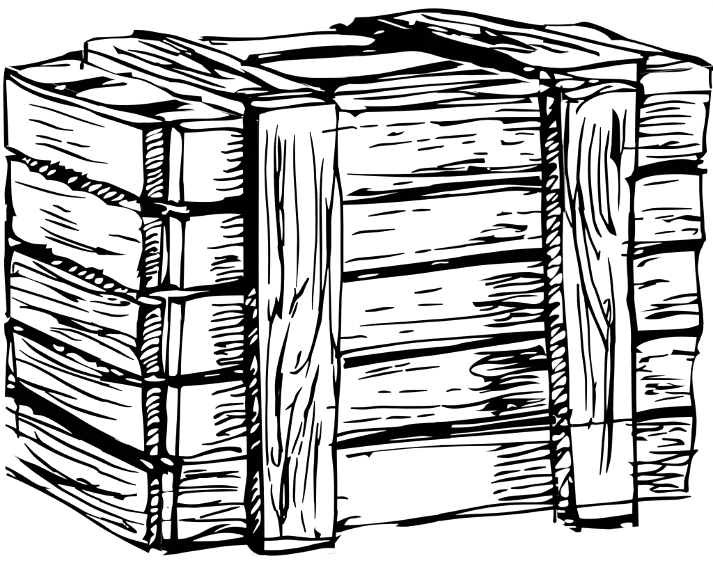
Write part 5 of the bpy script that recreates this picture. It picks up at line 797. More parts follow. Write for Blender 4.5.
  ('SB', [[(0.0, 0.0), (0.38716, 0.0), (0.39175, -0.02432), (-0.00145, -0.02765)]], '''
B 60,-46! 377,66 502,113 394,93 354,59 415,39 251,13 603,19 471,18 234,25! -119,-75 -206,-17 -295,-23 -389,-6 -456,-6 -444,-106 344,-86 2,36 372,21 272,-64 207,-72 235,-40 349,-5 324,31 7,-50! -64,-233! -298,-33! 21,141 -201,-17! -324,17 -165,-18! -135,13! -243,-21 -184,15! -311,-23 -5,-1! -227,-5 -254,2 -290,-18 -430,-67 -337,4 41,72! -102,6 -271,-19 -348,-43! -105,56! 249,61! 121,68
W 507,-9! 128,12 264,-10 196,-7 115,19! -178,-30 -261,7
W 827,56! 73,21! 103,29! 102,27! 83,20! 81,18! 95,17! 134,20! 148,20! 101,12! 4,-1! -40,-7! 14,-2! 122,11! 174,18! 174,13! 156,4! 154,1! 147,1! 138,1! 131,1! 120,4! 110,6! 99,7! 86,10! 77,13! 64,16! 43,10! 224,-2! 315,-3! 310,-1! 58,1! -4,-218! -167,-45! -171,-42! -134,-28! -110,-18! -97,-14! -81,-9! -69,-5! -80,-2! -106,-1! -117,2! -107,5! -94,10! -84,13! -58,9! -72,4! -106,6! -123,3! -140,-3! -159,-6! -160,-4! -167,0! -168,2! -133,3! -80,5! -44,6! -27,5! -15,11! -24,15! -39,16! -67,15! -83,15! -60,11! -13,-15! -19,-21! -24,-18! -30,-9! -35,-6! -25,-3! 2,36! -33,0! -47,0! -53,-1! -62,-3! -67,-4!
W 435,-174 98,45 103,19 -25,-18 -99,-29
B 1264,96! 480,12 352,-1 0,-54 -76,0 -27,10 -96,-34 -159,4 -174,-13! -82,-7 -94,34 -56,-26 90,-14 -166,-10 -35,38
S 2675,6,2,20 209,20,5,16 206,11,4,7 209,17,-5,-4 92,28,-9,-19
S 3421,-77,8,36 321,29,-4,-1 347,57,-10,1 559,141,-5,5
W 3230,-110 53,24 127,8 -56,-29 -85,-16
B 3452,-313! 55,46! 78,62! 67,42! 41,8! 31,-12! 31,-23! 39,-39! 39,-51! 28,-36! 4,-118! 4,-120! -363,-63! -9,73! -27,136!
B 3486,-33! 57,1! 80,1! 83,5! 72,6! 74,9! 91,15! 115,24! 132,31! 152,37! 81,20! -5,-325! -30,-14! -63,-32! -54,-31! -39,-27! -29,-26! -25,-25! -24,-28! -19,-27! -13,-19! -7,13! -8,18! 0,20! 14,22! 23,24! 24,22! 30,22! 33,21! 22,15! -74,-11! -105,-16! -89,-14! -55,-10! -39,-9! -26,-5! -66,0! -93,1! -81,1! -55,3! -42,4! -28,3! -20,191!
W 3518,-97 41,14 57,-7 71,-42! -174,-28!
W 3759,-75! 182,8 116,3 -33,-10 -154,-28 -91,-20!
W 3780,-191 92,57 164,36 231,26! -93,-55 -139,-44 -165,-20
W 3512,-228 139,1 21,2 -71,-39 -89,-34
S 3853,-190,47,8 0,-135,-5,-1'''),
 ]),
 dict(key='B1', name='batten', parent=None, slabs=[('B1', [(0.09144, 0.42211), (0.17775, 0.42636), (0.17973, 0.3009), (0.1732, -0.01162), (0.09491, -0.01445)], 0.033800000000000004)], faces=[
  ('B1', [[(0.09128, 0.44244), (0.1624, 0.44639), (0.17879, 0.43506), (0.17973, 0.3009), (0.1732, -0.01162), (0.09491, -0.01445)]], '''
B 1972,4320! 22,-3! 33,-5! 51,-3! 30,-1! 0,-60! -8,0! -83,2! -15,-3! -22,-4! -22,-7! -22,-11! -21,-13! -15,-9! -13,12! -18,16! -19,14! -17,7! -16,4! -18,4! -22,3! -23,2! -16,1! -5,9! -4,12! 10,7! 33,-1! 48,-5! 49,-4! 55,-1! 56,0! 35,4! -2,10! -23,13!
B 664,4493! 62,39 102,12 106,-2 87,-9 188,-24 85,-1 120,11 121,-37 156,-15! 7,-57! -61,-12 -770,21! -86,-10 -43,43
B 732,4424! 47,-79 -22,-93 2,-136 -5,-366 -3,-1552 -10,-415 28,-169 -8,-158 12,-281 2,-378 -5,-80 -35,-251! 26,-101 6,-170 -1,-142! 52,-71 73,-50 60,-12! 7,180 -3,481 -16,581 -7,421 -10,326 -9,417 8,1429 7,523! -51,133!
B 764,4290! 58,150 101,10! 499,-15! 215,-16! 60,-38 66,-86! -49,-2 -20,48! -201,-7 -243,-11 -185,-15 -135,-30!
W 845,4382 29,26 120,-6 214,12 185,6 128,-19 71,-28! -171,1 -172,-17 -184,-14 -142,13 -55,13
S 990,4125,19,0 1,-74,6,-2 -13,-148,3,-1 -7,-164,-3,2 7,-225,3,1 18,-274,0,0 8,-234,0,-1 -1,-225,0,-1 -2,-151,-3,0
S 1102,4172,15,-3 -23,-111,6,0 -13,-136,7,1 -1,-191,8,1 0,-88,0,0 13,-275,0,1 17,-207,6,1 8,-151,6,0 -3,-34,11,1 14,-98,-5,1 21,-109,-14,-4 -5,-205,0,-4 -21,-136,11,-3 -6,-99,-3,6 24,-59,-26,5
S 1113,4065,15,0 -7,-102,27,0 4,-136,0,-2 -2,-93,-6,-3 -6,-18,-3,-2 -15,-97,6,3 -2,-178,3,2 5,-206,-3,0
S 1176,4019,25,-2 -6,-99,3,-1 -11,-190,0,0 -9,-155,0,0 -7,-95,3,-1 -27,-106,22,-5
S 1124,3350,43,11 19,-37,-9,-10 10,-150,-9,-2 -7,-165,6,-1
S 1274,4065,15,-1 -10,-136,10,0 1,-206,3,0 8,-156,0,1 16,-276,0,0 11,-206,0,-1 -2,-115,3,-1 -2,-138,-6,0 -3,-152,-8,0 -6,-103,-3,0
S 1432,4083,15,2 19,-138,10,0 20,-192,3,-1 6,-129,0,-1 10,-206,3,-1 1,-343,-3,-1 -12,-184,0,-1 -11,-207,-3,0 -14,-208,-3,0 1,-132,-8,2
S 1568,3822,15,-3 -20,-98,10,-1 -13,-170,3,2 -5,-207,3,0 1,-372,3,0 1,-158,-3,0 1,-208,-3,0 -6,-166,6,-1 -11,-110,12,-2
S 1591,3433,17,1 7,-119,14,1 0,-109,29,-3 2,-234,-6,-2 3,-87,-5,-3 -5,-111,-21,1 -22,-165,0,-1 -32,-178,6,-1 -38,-190,17,-5 -17,-88,-9,-1 -34,-137,-6,1 -36,-107,-1,-3 -30,-68,-14,0 -58,-62,1,-8 -55,-33,-8,-14 -47,-1,-15,15
S 1679,3712,28,-4 -16,-164,3,-1 -24,-177,6,-2 -34,-164,17,1 0,-237,0,3 15,-158,-26,2 6,-209,-3,0 3,-376,6,-1
S 1692,4316,48,1 14,-108,-14,-3 -3,-82,-9,0 -13,-190,12,-1 -19,-219,23,0 11,0,-8,14 27,-107,-10,-7 31,-179,-5,-3 7,-234,0,-3 0,-235,0,0 0,-158,0,0 1,-152,-3,-1 -13,-194,-3,0 -8,-237,3,0 -2,-89,0,-1 -19,-209,9,0 6,-210,3,-1 -28,-236,12,-3 7,-92,-15,3 -10,-210,0,-1 -15,-126,6,-1 -14,-128,12,3 18,-200,-15,2 7,-163,-5,-1 -1,-243,0,0 3,-9,2,-3 -12,-141,0,-1 -13,-134,3,-1
S 1574,4066,-5,29 65,7,0,0 71,8,1,-2
S 1005,2471,17,-2 -10,-104,11,1 5,-101,11,6 13,-16,1,-8 -7,-137,-15,-1 -17,-138,3,0 -16,-278,0,1 -1,-168,0,1 -5,-229,0,0 1,-281,3,0 7,-141,0,0 1,-48,-9,-1
S 1078,2488,19,0 -8,-55,23,-6 -18,-63,7,-10 -24,-82,-9,1 -14,-47,-2,2
S 989,799,17,1 4,-72,11,0 14,-63,-11,0
S 1023,628,20,-2 -6,-85,5,2 14,-103,6,4 22,-75,-2,6 14,-11,0,-2 28,-99,2,-5 14,-114,0,-3 4,-56,0,-1
S 1084,2357,23,7 11,-46,13,7 26,-36,-9,0
S 1404,2659,25,-15 -48,-71,10,-5 -39,-62,5,-9 -64,-69,-3,6 -27,-86,-5,10 -13,-49,-8,3
S 1268,2563,22,0 3,-47,3,-3 -17,-52,11,-6
S 1294,2426,19,-7 -30,-72,10,-5 -26,-68,-6,1
S 1217,2231,15,-4 -32,-101,12,-4 -51,-162,15,-4 -43,-164,11,-1 -23,-154,1,4 0,-128,-14,5 2,-20,3,1 -2,-110,-6,-2 0,-78,-20,2
S 1126,1728,31,-5 -9,-111,-3,1 -8,-97,0,-1 -17,-102,12,-2 -8,-71,3,3 7,-127,-9,3 -1,-143,14,3 33,-122,-17,1
S 1098,964,40,2 3,-18,0,-7 -7,-74,-1,-4 -3,-45,-24,-22 -21,23,-45,17 -20,80,-1,14 3,68,9,4
S 1329,1942,21,-10 -28,-41,17,-3 -10,-70,-8,2 -20,-52,-9,1
S 1431,1903,25,-6 -22,-110,0,-1 -29,-118,-9,2
S 1515,1791,16,-4 -33,-100,23,-8 -34,-94,8,-3 -15,-76,1,2 -20,-95,-4,-3 -35,-83,-2,3 -10,-114,-11,6 -19,-140,-6,1
S 1376,1355,31,-7 -12,-40,8,-3 -1,-36,-11,2
S 1342,1582,13,-9 -51,-56,14,-8 -24,-48,5,4 -30,-97,1,4 -30,-167,1,1 -32,-209,3,1 -13,-140,-3,0 -12,-47,3,-1 -33,-210,3,1 -13,-241,3,2 5,57,0,6 7,-140,-3,-5 -4,-56,-6,0 0,-142,-3,1
S 1251,1437,20,-25 -50,-39,-2,2 -25,-24,-8,9
S 1338,1231,19,-6 -34,-108,8,-4 -44,-109,0,-1 -26,-83,-6,2
S 1336,1035,22,-7 -18,-55,6,-2 -15,-70,-6,2
S 1285,874,20,-2 -7,-76,8,-4 -19,-90,0,1 -10,-156,3,1 1,-100,-3,4 21,-74,-11,2
S 1471,1430,15,-2 -14,-139,13,-3 -22,-167,0,-1 -30,-209,0,0 -22,-168,0,0 -12,-90,0,0 -15,-141,-5,1 -12,-96,-8,1
S 1499,1203,25,-4 -13,-112,3,0 -12,-112,18,-1 -5,-141,0,-1 -6,-98,-3,0 0,-93,-6,2 4,-213,-8,2 4,-39,-3,0 2,-150,-11,0
S 1541,1220,15,-2 -17,-145,10,-3 -26,-80,8,-6
S 1209,892,27,-12 -28,-53,11,-3 -17,-53,5,-4 -14,-22,-2,5 -17,-114,-10,6
S 1108,1136,28,-5 -9,-85,3,4 10,-102,9,3
S 1191,883,20,-4 -21,-61,26,-5 -12,-57,9,4 5,-342,-3,-1 -21,-66,2,-8 4,-40,-8,10
S 1168,299,23,-13 -35,-59,5,-3
S 1330,335,20,0 5,-87,8,3 34,-129,-6,0
B 1495,173 -8,-35 28,-29 31,-27 -24,-44 -35,4 -15,53 -3,45
S 1617,1336,-6,30 45,4,5,0 42,-7,4,0
S 1634,963,-5,25 39,-1,-5,11 32,8,-5,1
S 1631,2249,28,-1 4,-140,3,1 10,-141,3,-1 3,-174,-5,-1
S 1644,2106,22,4 32,-143,8,2 14,-61,16,7 -2,-47,34,7
S 1671,1771,17,-1 -6,-127,12,1 13,-171,11,1
S 943,65,-1,39 103,-7,-2,0 144,-3,3,9 145,-22,3,-6 148,-15,-3,-8 207,-12,-2,6
B 951,-21! 165,-15 219,8 147,20 147,14! 58,31! 80,25! -75,-88! -2,-52! -119,11 -191,-18 -190,-11 -146,2 -103,21 -104,64! 113,85!
B 2109,3348! -10,0! -108,0! -90,1! -77,3! -51,1! -1,44! 84,4! 118,6! 104,7! 30,3! 0,14! 0,0! -57,-3! -60,0! -70,4! -73,7! -51,5! 28,12! 40,18! 37,15! 30,11! 28,9! 31,4! 39,-2! 43,-7! 29,-5! -83,-11! 30,-4! 47,-6! 12,0!
S 1820,3649,1,15 171,-19,0,5 350,-32,0,14
S 1682,4077,-6,30 68,10,1,0 119,12,4,-3 46,-12,7,-8
S 1801,2777,-5,17 106,17,-1,13 174,4,2,4 176,13,0,-7 159,21,1,-11
B 1763,2695! 81,5! 115,7! 120,7! 30,2! 0,-115! -82,-4! -145,-8! -101,-5! -21,104!
S 1746,2027,-1,27 124,-4,-2,0 87,6,2,4 63,-10,4,-11
S 1734,1855,-13,54 173,34,6,-17 264,22,2,-3 266,20,0,-3
B 1771,1838! 78,6! 113,7! 118,7! 30,2! 0,-105! -80,-7! -141,-14! -99,-9! -5,8! -6,13! -2,13! 4,14! 8,15! 5,11!
S 1697,1043,-10,41 175,29,3,-3 210,7,4,-3 267,-6,0,0 181,-6,-4,20
B 1716,1006! 46,7! 66,10! 75,11! 86,12! 95,12! 27,4! 0,-99! -29,-2! -136,-12! -149,-14! -105,-11!
S 1695,918,-7,79 211,8,2,-17 177,6,1,-14 267,6,1,-13
S 1700,423,-1,28 78,-7,3,3 43,-9,3,-11
B 1688,187! 33,12! 47,16! 46,13! 39,8! 37,4! 31,-1! 26,-6! 21,-11! 14,-8! -21,-1! -29,-2! -28,-2! -24,0! -24,-1! -21,-6! -19,-15! -16,-19! -10,-15! 46,-3! 70,-4! 86,-2! 111,0! 9,0! 0,-20! -30,1! -79,-5! -72,-8! -62,-8! -53,-8! -42,-9! -29,-6! -58,-1!'''),
  ('S1', [[(0.43792, 0.05547), (0.43599, 0.00084), (0.0, 0.0), (-0.00975, 0.06251)]], '''
B 4501,1500! 34,-548! 28,-443! -8,-64! -12,-86! -23,-62! -46,-13! -57,12! -41,10! -21,122! -28,183! -19,230! 0,325! 7,343!
W 4456,1502! 1,-185! 1,-198! 3,-185! 4,-153! 7,-116! 8,-86! 5,-57! -13,-36! -19,-48! -20,-32! -22,2! -23,18! -16,15! -1,104! -1,151! -1,154! -1,146! -1,151! -3,151! -9,168! -3,41!
B 4197,1515! 7,-52! 20,-150! 22,-139! 25,-126! 27,-114! 23,-120! 19,-147! 16,-152! 11,-106! -207,-14! 3,62! 3,90! 0,101! -6,106! -9,117! -14,128! -17,142! -21,154! -23,156! -11,71!
W 4006,2525 52,-233 89,-615 104,-774 76,-433! -98,5! -35,387 -82,589 -83,559 -28,331
S 4102,827,26,-11 16,-180,1,8 31,-222,2,7
S 4001,931,25,12 34,-201,5,2 27,-176,9,-1 8,-129,25,-2
S 3896,1158,23,-12 10,-153,6,19 53,-275,3,14 29,-177,8,0 12,-137,25,13
S 3843,988,24,-25 -1,-109,6,24 40,-229,3,14 25,-221,24,3
S 3745,942,16,15 53,-252,6,13 36,-153,6,40 36,-166,19,68
S 3715,1107,24,-18 5,-137,5,23 48,-236,1,26 43,-202,4,49 47,-184,12,105
S 3582,1424,23,-6 24,-223,7,8 61,-366,1,11 51,-272,8,12 15,-134,21,6
S 3494,1346,20,-6 24,-231,7,8 60,-321,-3,14 51,-233,7,22 26,-150,19,36
B 3349,1558! 11,-69! 22,-126! 22,-109! 20,-84! 17,-50! 15,-26! 10,-16! 10,-57! 15,-83! 16,-87! 16,-89! 17,-93! 19,-80! 22,-64! 23,-51! 16,-34! -240,11! -13,112! -20,162! -24,178! -31,190! -35,207! -34,194! -14,71!
S 3190,1144,18,21 49,-210,8,12 59,-221,2,-6 53,-265,11,0
S 3132,1221,24,-10 17,-180,5,16 60,-273,2,7 45,-262,4,-7
S 3050,1134,23,-8 18,-177,7,10 53,-276,-1,17 43,-240,25,38
S 2846,1675,17,-1 37,-260,9,10 80,-370,2,6 65,-310,1,-8 34,-263,23,-4
B 2803,1439 36,-198 52,-228 33,-183 13,-204! -24,71 -5,-47 -3,-106! -63,335 -59,270 -79,324 -6,97 42,-92 70,-278 41,-155! -41,195 -31,166
S 2621,1355,22,16 47,-209,4,4 65,-266,3,-10 71,-396,3,-7
S 2550,1378,29,24 56,-227,1,-6 60,-269,-4,-7 65,-313,4,2
B 2492,1602! 14,-70! 36,-167! 35,-155! 32,-138! 27,-121! 24,-106! 22,-87! 20,-64! 17,-47! 15,-44! 13,-49! 10,-46! 7,-32! -191,11! -22,127! -33,183! -34,189! -34,182! -35,188! -36,180! -15,72!
S 2281,1535,26,-6 42,-271,5,6 75,-365,-6,2 39,-253,18,-30 -22,-85,34,-90
S 2180,1497,17,25 53,-195,11,-1 87,-356,-1,-20 58,-395,19,-12
S 2106,1568,23,11 45,-212,8,5 87,-366,-3,-2 103,-447,0,-1
S 1998,1641,22,15 63,-283,13,5 90,-365,-5,-4 64,-280,1,20 65,-260,21,74
S 1945,1551,22,15 53,-235,11,4 90,-362,-4,-9 64,-313,2,-1 18,-145,29,23
S 1877,1458,26,21 29,-142,17,5 57,-225,-4,-9 68,-267,-10,-10 49,-265,9,-5
S 1793,1467,24,30 56,-191,5,-8 90,-362,-1,-8 91,-406,14,8
S 1725,1393,21,28 44,-158,11,-8 64,-271,-4,-7 71,-279,-2,18 54,-209,16,60
S 1711,1421,44,-73 -3,-121,-2,60 69,-286,-7,21 104,-492,5,-2
B 1596,1647! 15,-60! 61,-243! 71,-271! 73,-275! 54,-203! 25,-91! 7,-24! 4,-10! -229,9! -3,24! -3,33! 0,30! 6,23! 10,20! 7,14! -29,120! -42,176! -47,198! -52,216! -57,240! -19,81!
W 1742,852 29,-102 31,-172 -17,1 -34,171
S 1346,1574,15,29 57,-190,14,3 103,-366,-1,-6 144,-499,3,6
S 1462,968,26,-6 27,-164,6,13 68,-281,2,25 29,-107,-1,82
S 1231,1467,9,22 53,-163,14,-1 77,-315,6,-13 97,-403,-8,-4
S 1123,1472,22,69 45,-115,6,-5 74,-190,-3,-40 81,-310,2,-19 73,-354,4,-6
S 1229,1119,22,-15 16,-159,12,0 40,-231,3,11 47,-226,7,8
S 955,1419,19,52 79,-209,7,-3 104,-313,2,-17 80,-275,0,9 54,-198,17,82
S 745,1946,19,5 78,-341,8,13 144,-471,-3,8 116,-366,0,1 81,-304,21,25
S 409,2794,39,-2 104,-457,-8,18 153,-498,3,19 136,-469,11,-9 90,-354,5,-32 35,-250,21,-42 10,-40,-16,-25
S 334,2796,50,3 171,-695,-13,3 184,-718,-3,6 157,-600,7,5 81,-314,5,1
S -159,2952,33,-1 200,-824,-1,3 186,-719,-2,3 120,-461,1,-4 92,-403,4,-5
S -198,2484,28,-5 54,-248,5,3 143,-582,2,4 146,-561,-1,0 86,-357,3,-14 17,-183,27,-37
B -78,1732! 27,-68! 44,-122! 35,-105! 32,-108! 34,-129! 31,-131! 21,-92! -18,52! -26,74! -29,82! -34,94! -38,101! -33,85! -26,57! -20,39! -14,26! 20,-48! 28,-72! 32,-86! 36,-100! 39,-115! 35,-113! 30,-112! 27,-110! 22,-99! 17,-86! 13,-75! 9,-50! -161,-57! -48,181! -70,265! -81,288! -87,299! -74,246!
B 4495,550! -62,-144 -103,69 -138,-3 -375,25 -1588,48 -432,40 -154,-81 -167,29 -278,-32 -386,4 -85,17 -285,113! -84,-76 -169,-14 -146,5! -27,-156 12,-222 39,-180! 187,-25 481,-2 572,33 417,14 323,21 413,17 1441,-57 527,-34! 114,147!
W 2585,384! 58,-95 53,-97 -39,-42! -42,132
W 2488,466 54,-42 38,-139 -38,49 -60,107
W 2506,316! 50,-87 42,-78 -71,11!
W 2400,241 82,-62 18,-57 -56,11 -30,52
W 2188,380 52,-95 71,-137 -9,-26 -51,93 -66,151
W 2114,340 85,-97 52,-120 -33,2 -51,93
W 1854,342 88,-69 90,-79! -62,-58 -69,2 -62,73 -11,45! 55,-67 17,54
W 1677,379 91,-119 40,-82 -30,-18 -60,97
W 1615,301 57,-79 37,-95 -32,26
W 1463,262 91,-38 71,-50 -75,-64 -87,20 -106,122 0,67! 88,-154 30,14
W 1221,368 79,-87 74,-187 -48,53 -68,108
W 1057,346 57,-58 91,-212 -44,55 -56,130
W 764,300! 76,-97 45,-67! -108,-21 -125,-4! -25,84 -64,90 -42,77! 107,-99 69,-112 3,70 -60,129! 74,-90 76,-112 22,52
W 392,377 42,-19 108,-155 72,-100 -50,-10 -106,153
W 362,251 64,-66 65,-73 -61,-26 -79,37 -95,132 -48,68 105,-112 80,-91 0,77
B 4371,454! 51,-42! 70,-62! 56,-76! 28,-104! 15,-118! 8,-84! 126,-1017! -112,4! -11,74! -30,191! -29,174! -28,161! -32,156! -32,143! -22,98!
S 206,13,39,2 78,-303,-2,5 113,-417,10,-7 93,-404,-4,-8 98,-401,-10,3
B 126,-10! 30,-120! 42,-174! 50,-189! 59,-205! 61,-207! -59,2! -10,31! -50,170! -45,153! -40,141! -33,128! -28,110! -21,96! -17,97! -12,115! -8,116! -4,82! 182,-344!'''),
 ]),
 dict(key='B2', name='batten', parent=None, slabs=[('B2', [(0.40477, 0.43832), (0.48917, 0.44266), (0.48981, 0.40507), (0.49609, -0.03231), (0.42689, -0.02592)], 0.041800000000000004)], faces=[
  ('B2', [[(0.40332, 0.46062), (0.48879, 0.46536), (0.48981, 0.40507), (0.49609, -0.03231), (0.42689, -0.02592)]], '''
W 3866,4990! 77,-22! 202,-57! 202,-56! 203,-51! 204,-48! 144,-40! 41,-25! -20,-16! -20,-10! -95,-5! -136,-8! -135,-9! -127,-14! -127,-16! -110,-11! -85,-2! -70,2! -61,4! -51,6! -43,8! -50,12! -66,18! -31,10! -4,336!
S 3752,4612,4,33 200,-30,-3,1 220,-7,-6,3 365,37,-2,7 366,20,2,-3
B 4866,4662! 37,-10 17,-63 38,-29 48,-37 -70,-38 -48,-50! -27,0! 1,182
B 3777,4378! 121,109 66,-46 70,-144! 20,-407 16,-69 -21,-110 39,-143 -10,-380 -4,-323 13,-384 27,-327 35,-389 17,-329 3,-289 13,-143 35,-366 28,-322 14,-172! 67,-215! -268,23! 74,34 -85,57! -9,89! -12,-2! -27,6! -9,148 21,114 -41,260 -12,363 -25,144 12,287 -33,289 -5,427 -25,144 12,283 -41,283 5,212 -20,491 -12,420
B 4036,-67! 288,-11! -13,-65! -95,5 -77,-8 -42,-4! 8,23 -63,11!
B 3791,4644! 138,-34 150,-13 257,18 380,40 172,7! 4,-48! -26,3! -4,-181! 34,-22! -1,-82! -173,3 -153,1 -151,-32 -120,-57 -59,-60 -34,-63! -11,54 38,56 54,41! -173,11 -76,-1! -152,49 -78,34! -17,189!
W 3964,4553! 115,-26 75,-19 -21,-3 -98,1 -58,-2!
W 4097,4558! 316,25 304,30 142,2! -5,-173! -134,27 -154,13 -182,12 -152,23
W 3980,4435 57,39 104,5 149,-18! -59,-37 -89,-17 -105,11
W 4334,4463 35,10 73,-9 -44,-15 -43,4
W 4077,4354! 187,33 228,39 136,8 122,-26 103,-44! -132,18 -123,-16 -144,-17! 39,21 115,27! -57,20 -92,-31 -120,-58 -105,-20 -90,4
S 4093,4256,-4,19 44,0,2,11 79,-7,3,0
S 4105,4281,32,-5 -20,-125,13,0 -18,-265,21,-1 -2,-39,-3,-1 -3,-143,-6,5 27,-143,-22,4 31,-214,6,2 32,-173,15,3 5,-37,1,-6 29,-257,-15,1 50,-246,-1,2 31,-173,4,1 13,-71,5,3 24,-91,1,5 95,-205,-15,-2 94,-207,3,1 54,-147,5,-3 6,-28,-11,-11
S 4309,2282,33,2 22,-144,0,-1 19,-144,-3,-1 15,-245,-3,0 25,-187,-3,1 21,-175,9,0 3,-114,13,-4 6,-218,-22,0
S 4033,3823,20,1 15,-254,22,-1 8,-281,0,-2 9,-72,-10,8 51,-117,-7,2 39,-87,0,0
S 4289,4108,17,-4 -36,-127,15,-3 -16,-97,3,0 -7,-41,1,2 -15,-210,6,1 -6,-143,0,4 19,-144,12,4 18,-169,12,-5 -14,30,-3,2 31,-115,-12,2 27,-170,-18,-1 41,-217,0,1 50,-246,-1,2 48,-117,-1,3 79,-220,3,1 64,-149,0,1
S 4280,3103,31,8 32,-86,0,-1 48,-146,0,2 63,-132,0,0 24,-71,1,-2
S 4465,2752,24,-6 -14,-49,9,-1 0,-37,-9,3
S 4210,3451,26,-5 -32,-168,7,-1 -11,-99,9,2 2,-112,0,2
S 4389,4031,32,-7 -14,-69,0,0 -11,-85,-6,1 -25,-110,7,2 -6,-212,3,3 18,-214,0,2 24,-172,3,1 19,-114,-4,4 39,-105,1,7 47,-60,-16,-3
S 4458,3997,18,-1 -4,-126,6,-1 0,-40,0,0 -14,-210,9,-1 2,-213,3,2 20,-243,-3,2 18,-59,-2,8 32,-61,-2,4 61,-108,4,10 72,-43,-19,-6
S 4549,3959,21,-3 -17,-90,12,-2 -21,-153,3,2 14,-242,0,3 29,-314,-3,1 9,-115,18,5 18,-93,11,13 61,-55,-42,-8
B 4590,4192! 54,-62 33,-87 10,-184 2,-138! 16,-15! -13,-170 4,-212 -13,-170 -8,-19! -10,122 3,139 -15,170 -31,71 -52,54! 17,134 0,39 5,169
S 4732,4161,21,-3 -24,-133,15,-1 1,-169,-3,1 -4,-10,0,-4 -10,-98,-7,1 -15,-33,-1,-4
S 4722,3764,1,28 70,-5,-1,-3 93,-1,-1,0
B 4732,3473! 93,32 66,38! 3,-103! -31,-12! -18,-284! -47,3! -3,199 -32,86
S 4849,4618,42,-2 1,-175,3,0 -5,-70,13,-2 -3,-281,0,0 1,-240,-9,1 4,-40,-7,0 -7,-211,7,-3 -15,-96,2,-5 -23,-114,-2,5 -3,-243,3,2 -14,-39,22,-2 -2,-171,9,0 3,-113,-9,-2 -16,-172,6,2 15,-217,-6,4 3,-111,6,-4 -14,-96,15,6 37,-155,-16,4 20,-185,4,-8 1,-172,-18,-3 4,-42,0,3 12,-436,-6,0 10,-248,0,0 14,-261,-10,1 9,-177,-3,0 -5,-87,13,-1 11,-208,-10,3 10,65,-6,-4 -19,-145,22,-3 -3,-148,10,2 6,-149,0,1
S 4727,2799,-8,21 38,5,0,12 45,-5,2,12
S 4724,2680,0,31 55,-5,0,0 31,-2,-1,0
S 4562,2678,16,1 12,-87,11,1 19,-144,6,-1 12,-112,0,0 18,-144,0,-1 5,-143,3,-4 -28,-69,28,-4 5,-145,0,2 -5,-69,-3,0 8,-217,-9,1 -11,-216,6,-2 -17,-216,16,-1 -2,-86,6,2 13,-131,-21,1 2,-145,-7,-2 -5,-144,-9,-2 -14,-138,-22,4
S 4572,1988,27,-4 -11,-122,0,1 -4,-129,6,-1 -10,-40,3,-1 -5,-289,-3,2 4,-290,0,0 -3,-113,10,-2 -2,-43,-10,-1 -14,-159,0,1 -11,-188,-3,0 -11,-160,-11,1
S 4542,2206,-21,17 23,21,-1,8 6,22,49,-14 -2,-67,6,-16 -13,-69,-3,-2 -7,-43,-3,0
S 4573,2253,24,2 20,-103,0,-2 -2,-84,0,-4 -14,-77,0,-2
S 4227,2424,33,-1 9,-208,3,1 29,-217,-6,0 22,-245,3,1 39,-259,-3,-1 8,-188,-3,-2 7,-174,-9,1
S 4449,1416,17,-5 -21,-54,12,-4
B 4156,1164! 54,-9! -19,-69 -13,-42 3,-43! -38,5!
S 4179,966,-3,40 132,-1,-1,-6 82,0,-8,11 18,12,10,-5 53,-7,1,-12 95,3,-4,3 94,0,-1,9 123,9,3,-8 117,-8,1,2
S 4397,1047,24,-7 -19,-39,17,-7 -9,-67,-21,7
S 4796,938,5,25 42,-9,-4,-2 49,-1,-4,3
B 4810,565! 98,-17 35,-6! -14,-95 16,-30! -16,-16 -18,-44 -27,40 -59,27! 35,6 32,21 -19,57
S 4253,122,-4,38 225,4,0,-6 235,-3,-1,3 235,13,-1,0
B 4223,132! 32,-38! 16,-52 52,-28 155,-14 234,7 164,9! 76,-13! 2,-142! 5,-27! -166,15 -314,39 -219,35! -35,47!
B 4224,157! 99,-5! -58,-34 -18,-35! -23,4!
W 4753,-95 40,14 77,-3 31,-28 -31,-19 -76,7
B 5223,4292! -39,1! -47,-1! -45,-2! -43,-3! -34,-6! -23,-8! -15,-11! -13,-13! -15,-19! -14,-23! -9,-16! -53,-6! -4,254! 18,-7! 24,-12! 20,-18! 9,-30! 4,-37! 2,-27! 48,2! 69,3! 73,2! 72,3! 15,1!
S 4898,4160,-10,44 167,30,4,-14 152,14,3,0 122,-5,5,0 159,-17,0,-14
S 4903,4018,-17,52 103,31,9,-16 136,13,5,-5 185,-4,3,0 132,-6,1,-15
S 4905,3974,-3,39 161,8,0,-11 186,1,1,3 142,1,2,-15
S 4897,3872,0,61 140,5,-2,-30 186,4,-1,0 123,-3,4,2 140,-12,1,-17
B 4852,3784! 37,1! 52,1! 50,2! 45,4! 42,5! 29,3! 7,-18! 30,12! 41,16! 37,12! 10,2! 1,-40! -7,0! -29,-2! 27,-3! 9,-1! 1,-37! -5,0! -81,3! -78,5! -82,4! -80,5! -55,4!
B 4894,3586! 47,8! 66,12! 64,11! 53,7! 51,6! 51,4! 10,1! 3,-151! -11,0! -76,0! -68,-3! -62,-7! -55,-9! -47,-14! -40,-17! -27,-12! -59,-23! 13,101! 46,87!
S 4835,3040,-2,28 62,-1,0,0 47,-1,-1,3
B 4804,2833! 72,-5! 104,-6! 106,-5! 106,-2! 59,-1! 3,-129! -6,0! -79,-3! -79,-6! -89,-13! -89,-17! -62,-13! -59,0!
W 4859,2765 73,28 231,0! -155,-19 -77,-9
W 4856,2700 47,30 50,2 -15,-26 -52,-7
B 4877,2558! 55,56 94,30 165,5! -100,-20 -92,-23 -22,-22 -25,-21
S 4847,2373,-3,28 93,4,0,-6 96,-3,-6,23 106,14,6,-5 104,-5,4,-21
S 4920,2331,-9,24 86,19,-2,6 93,20,1,0
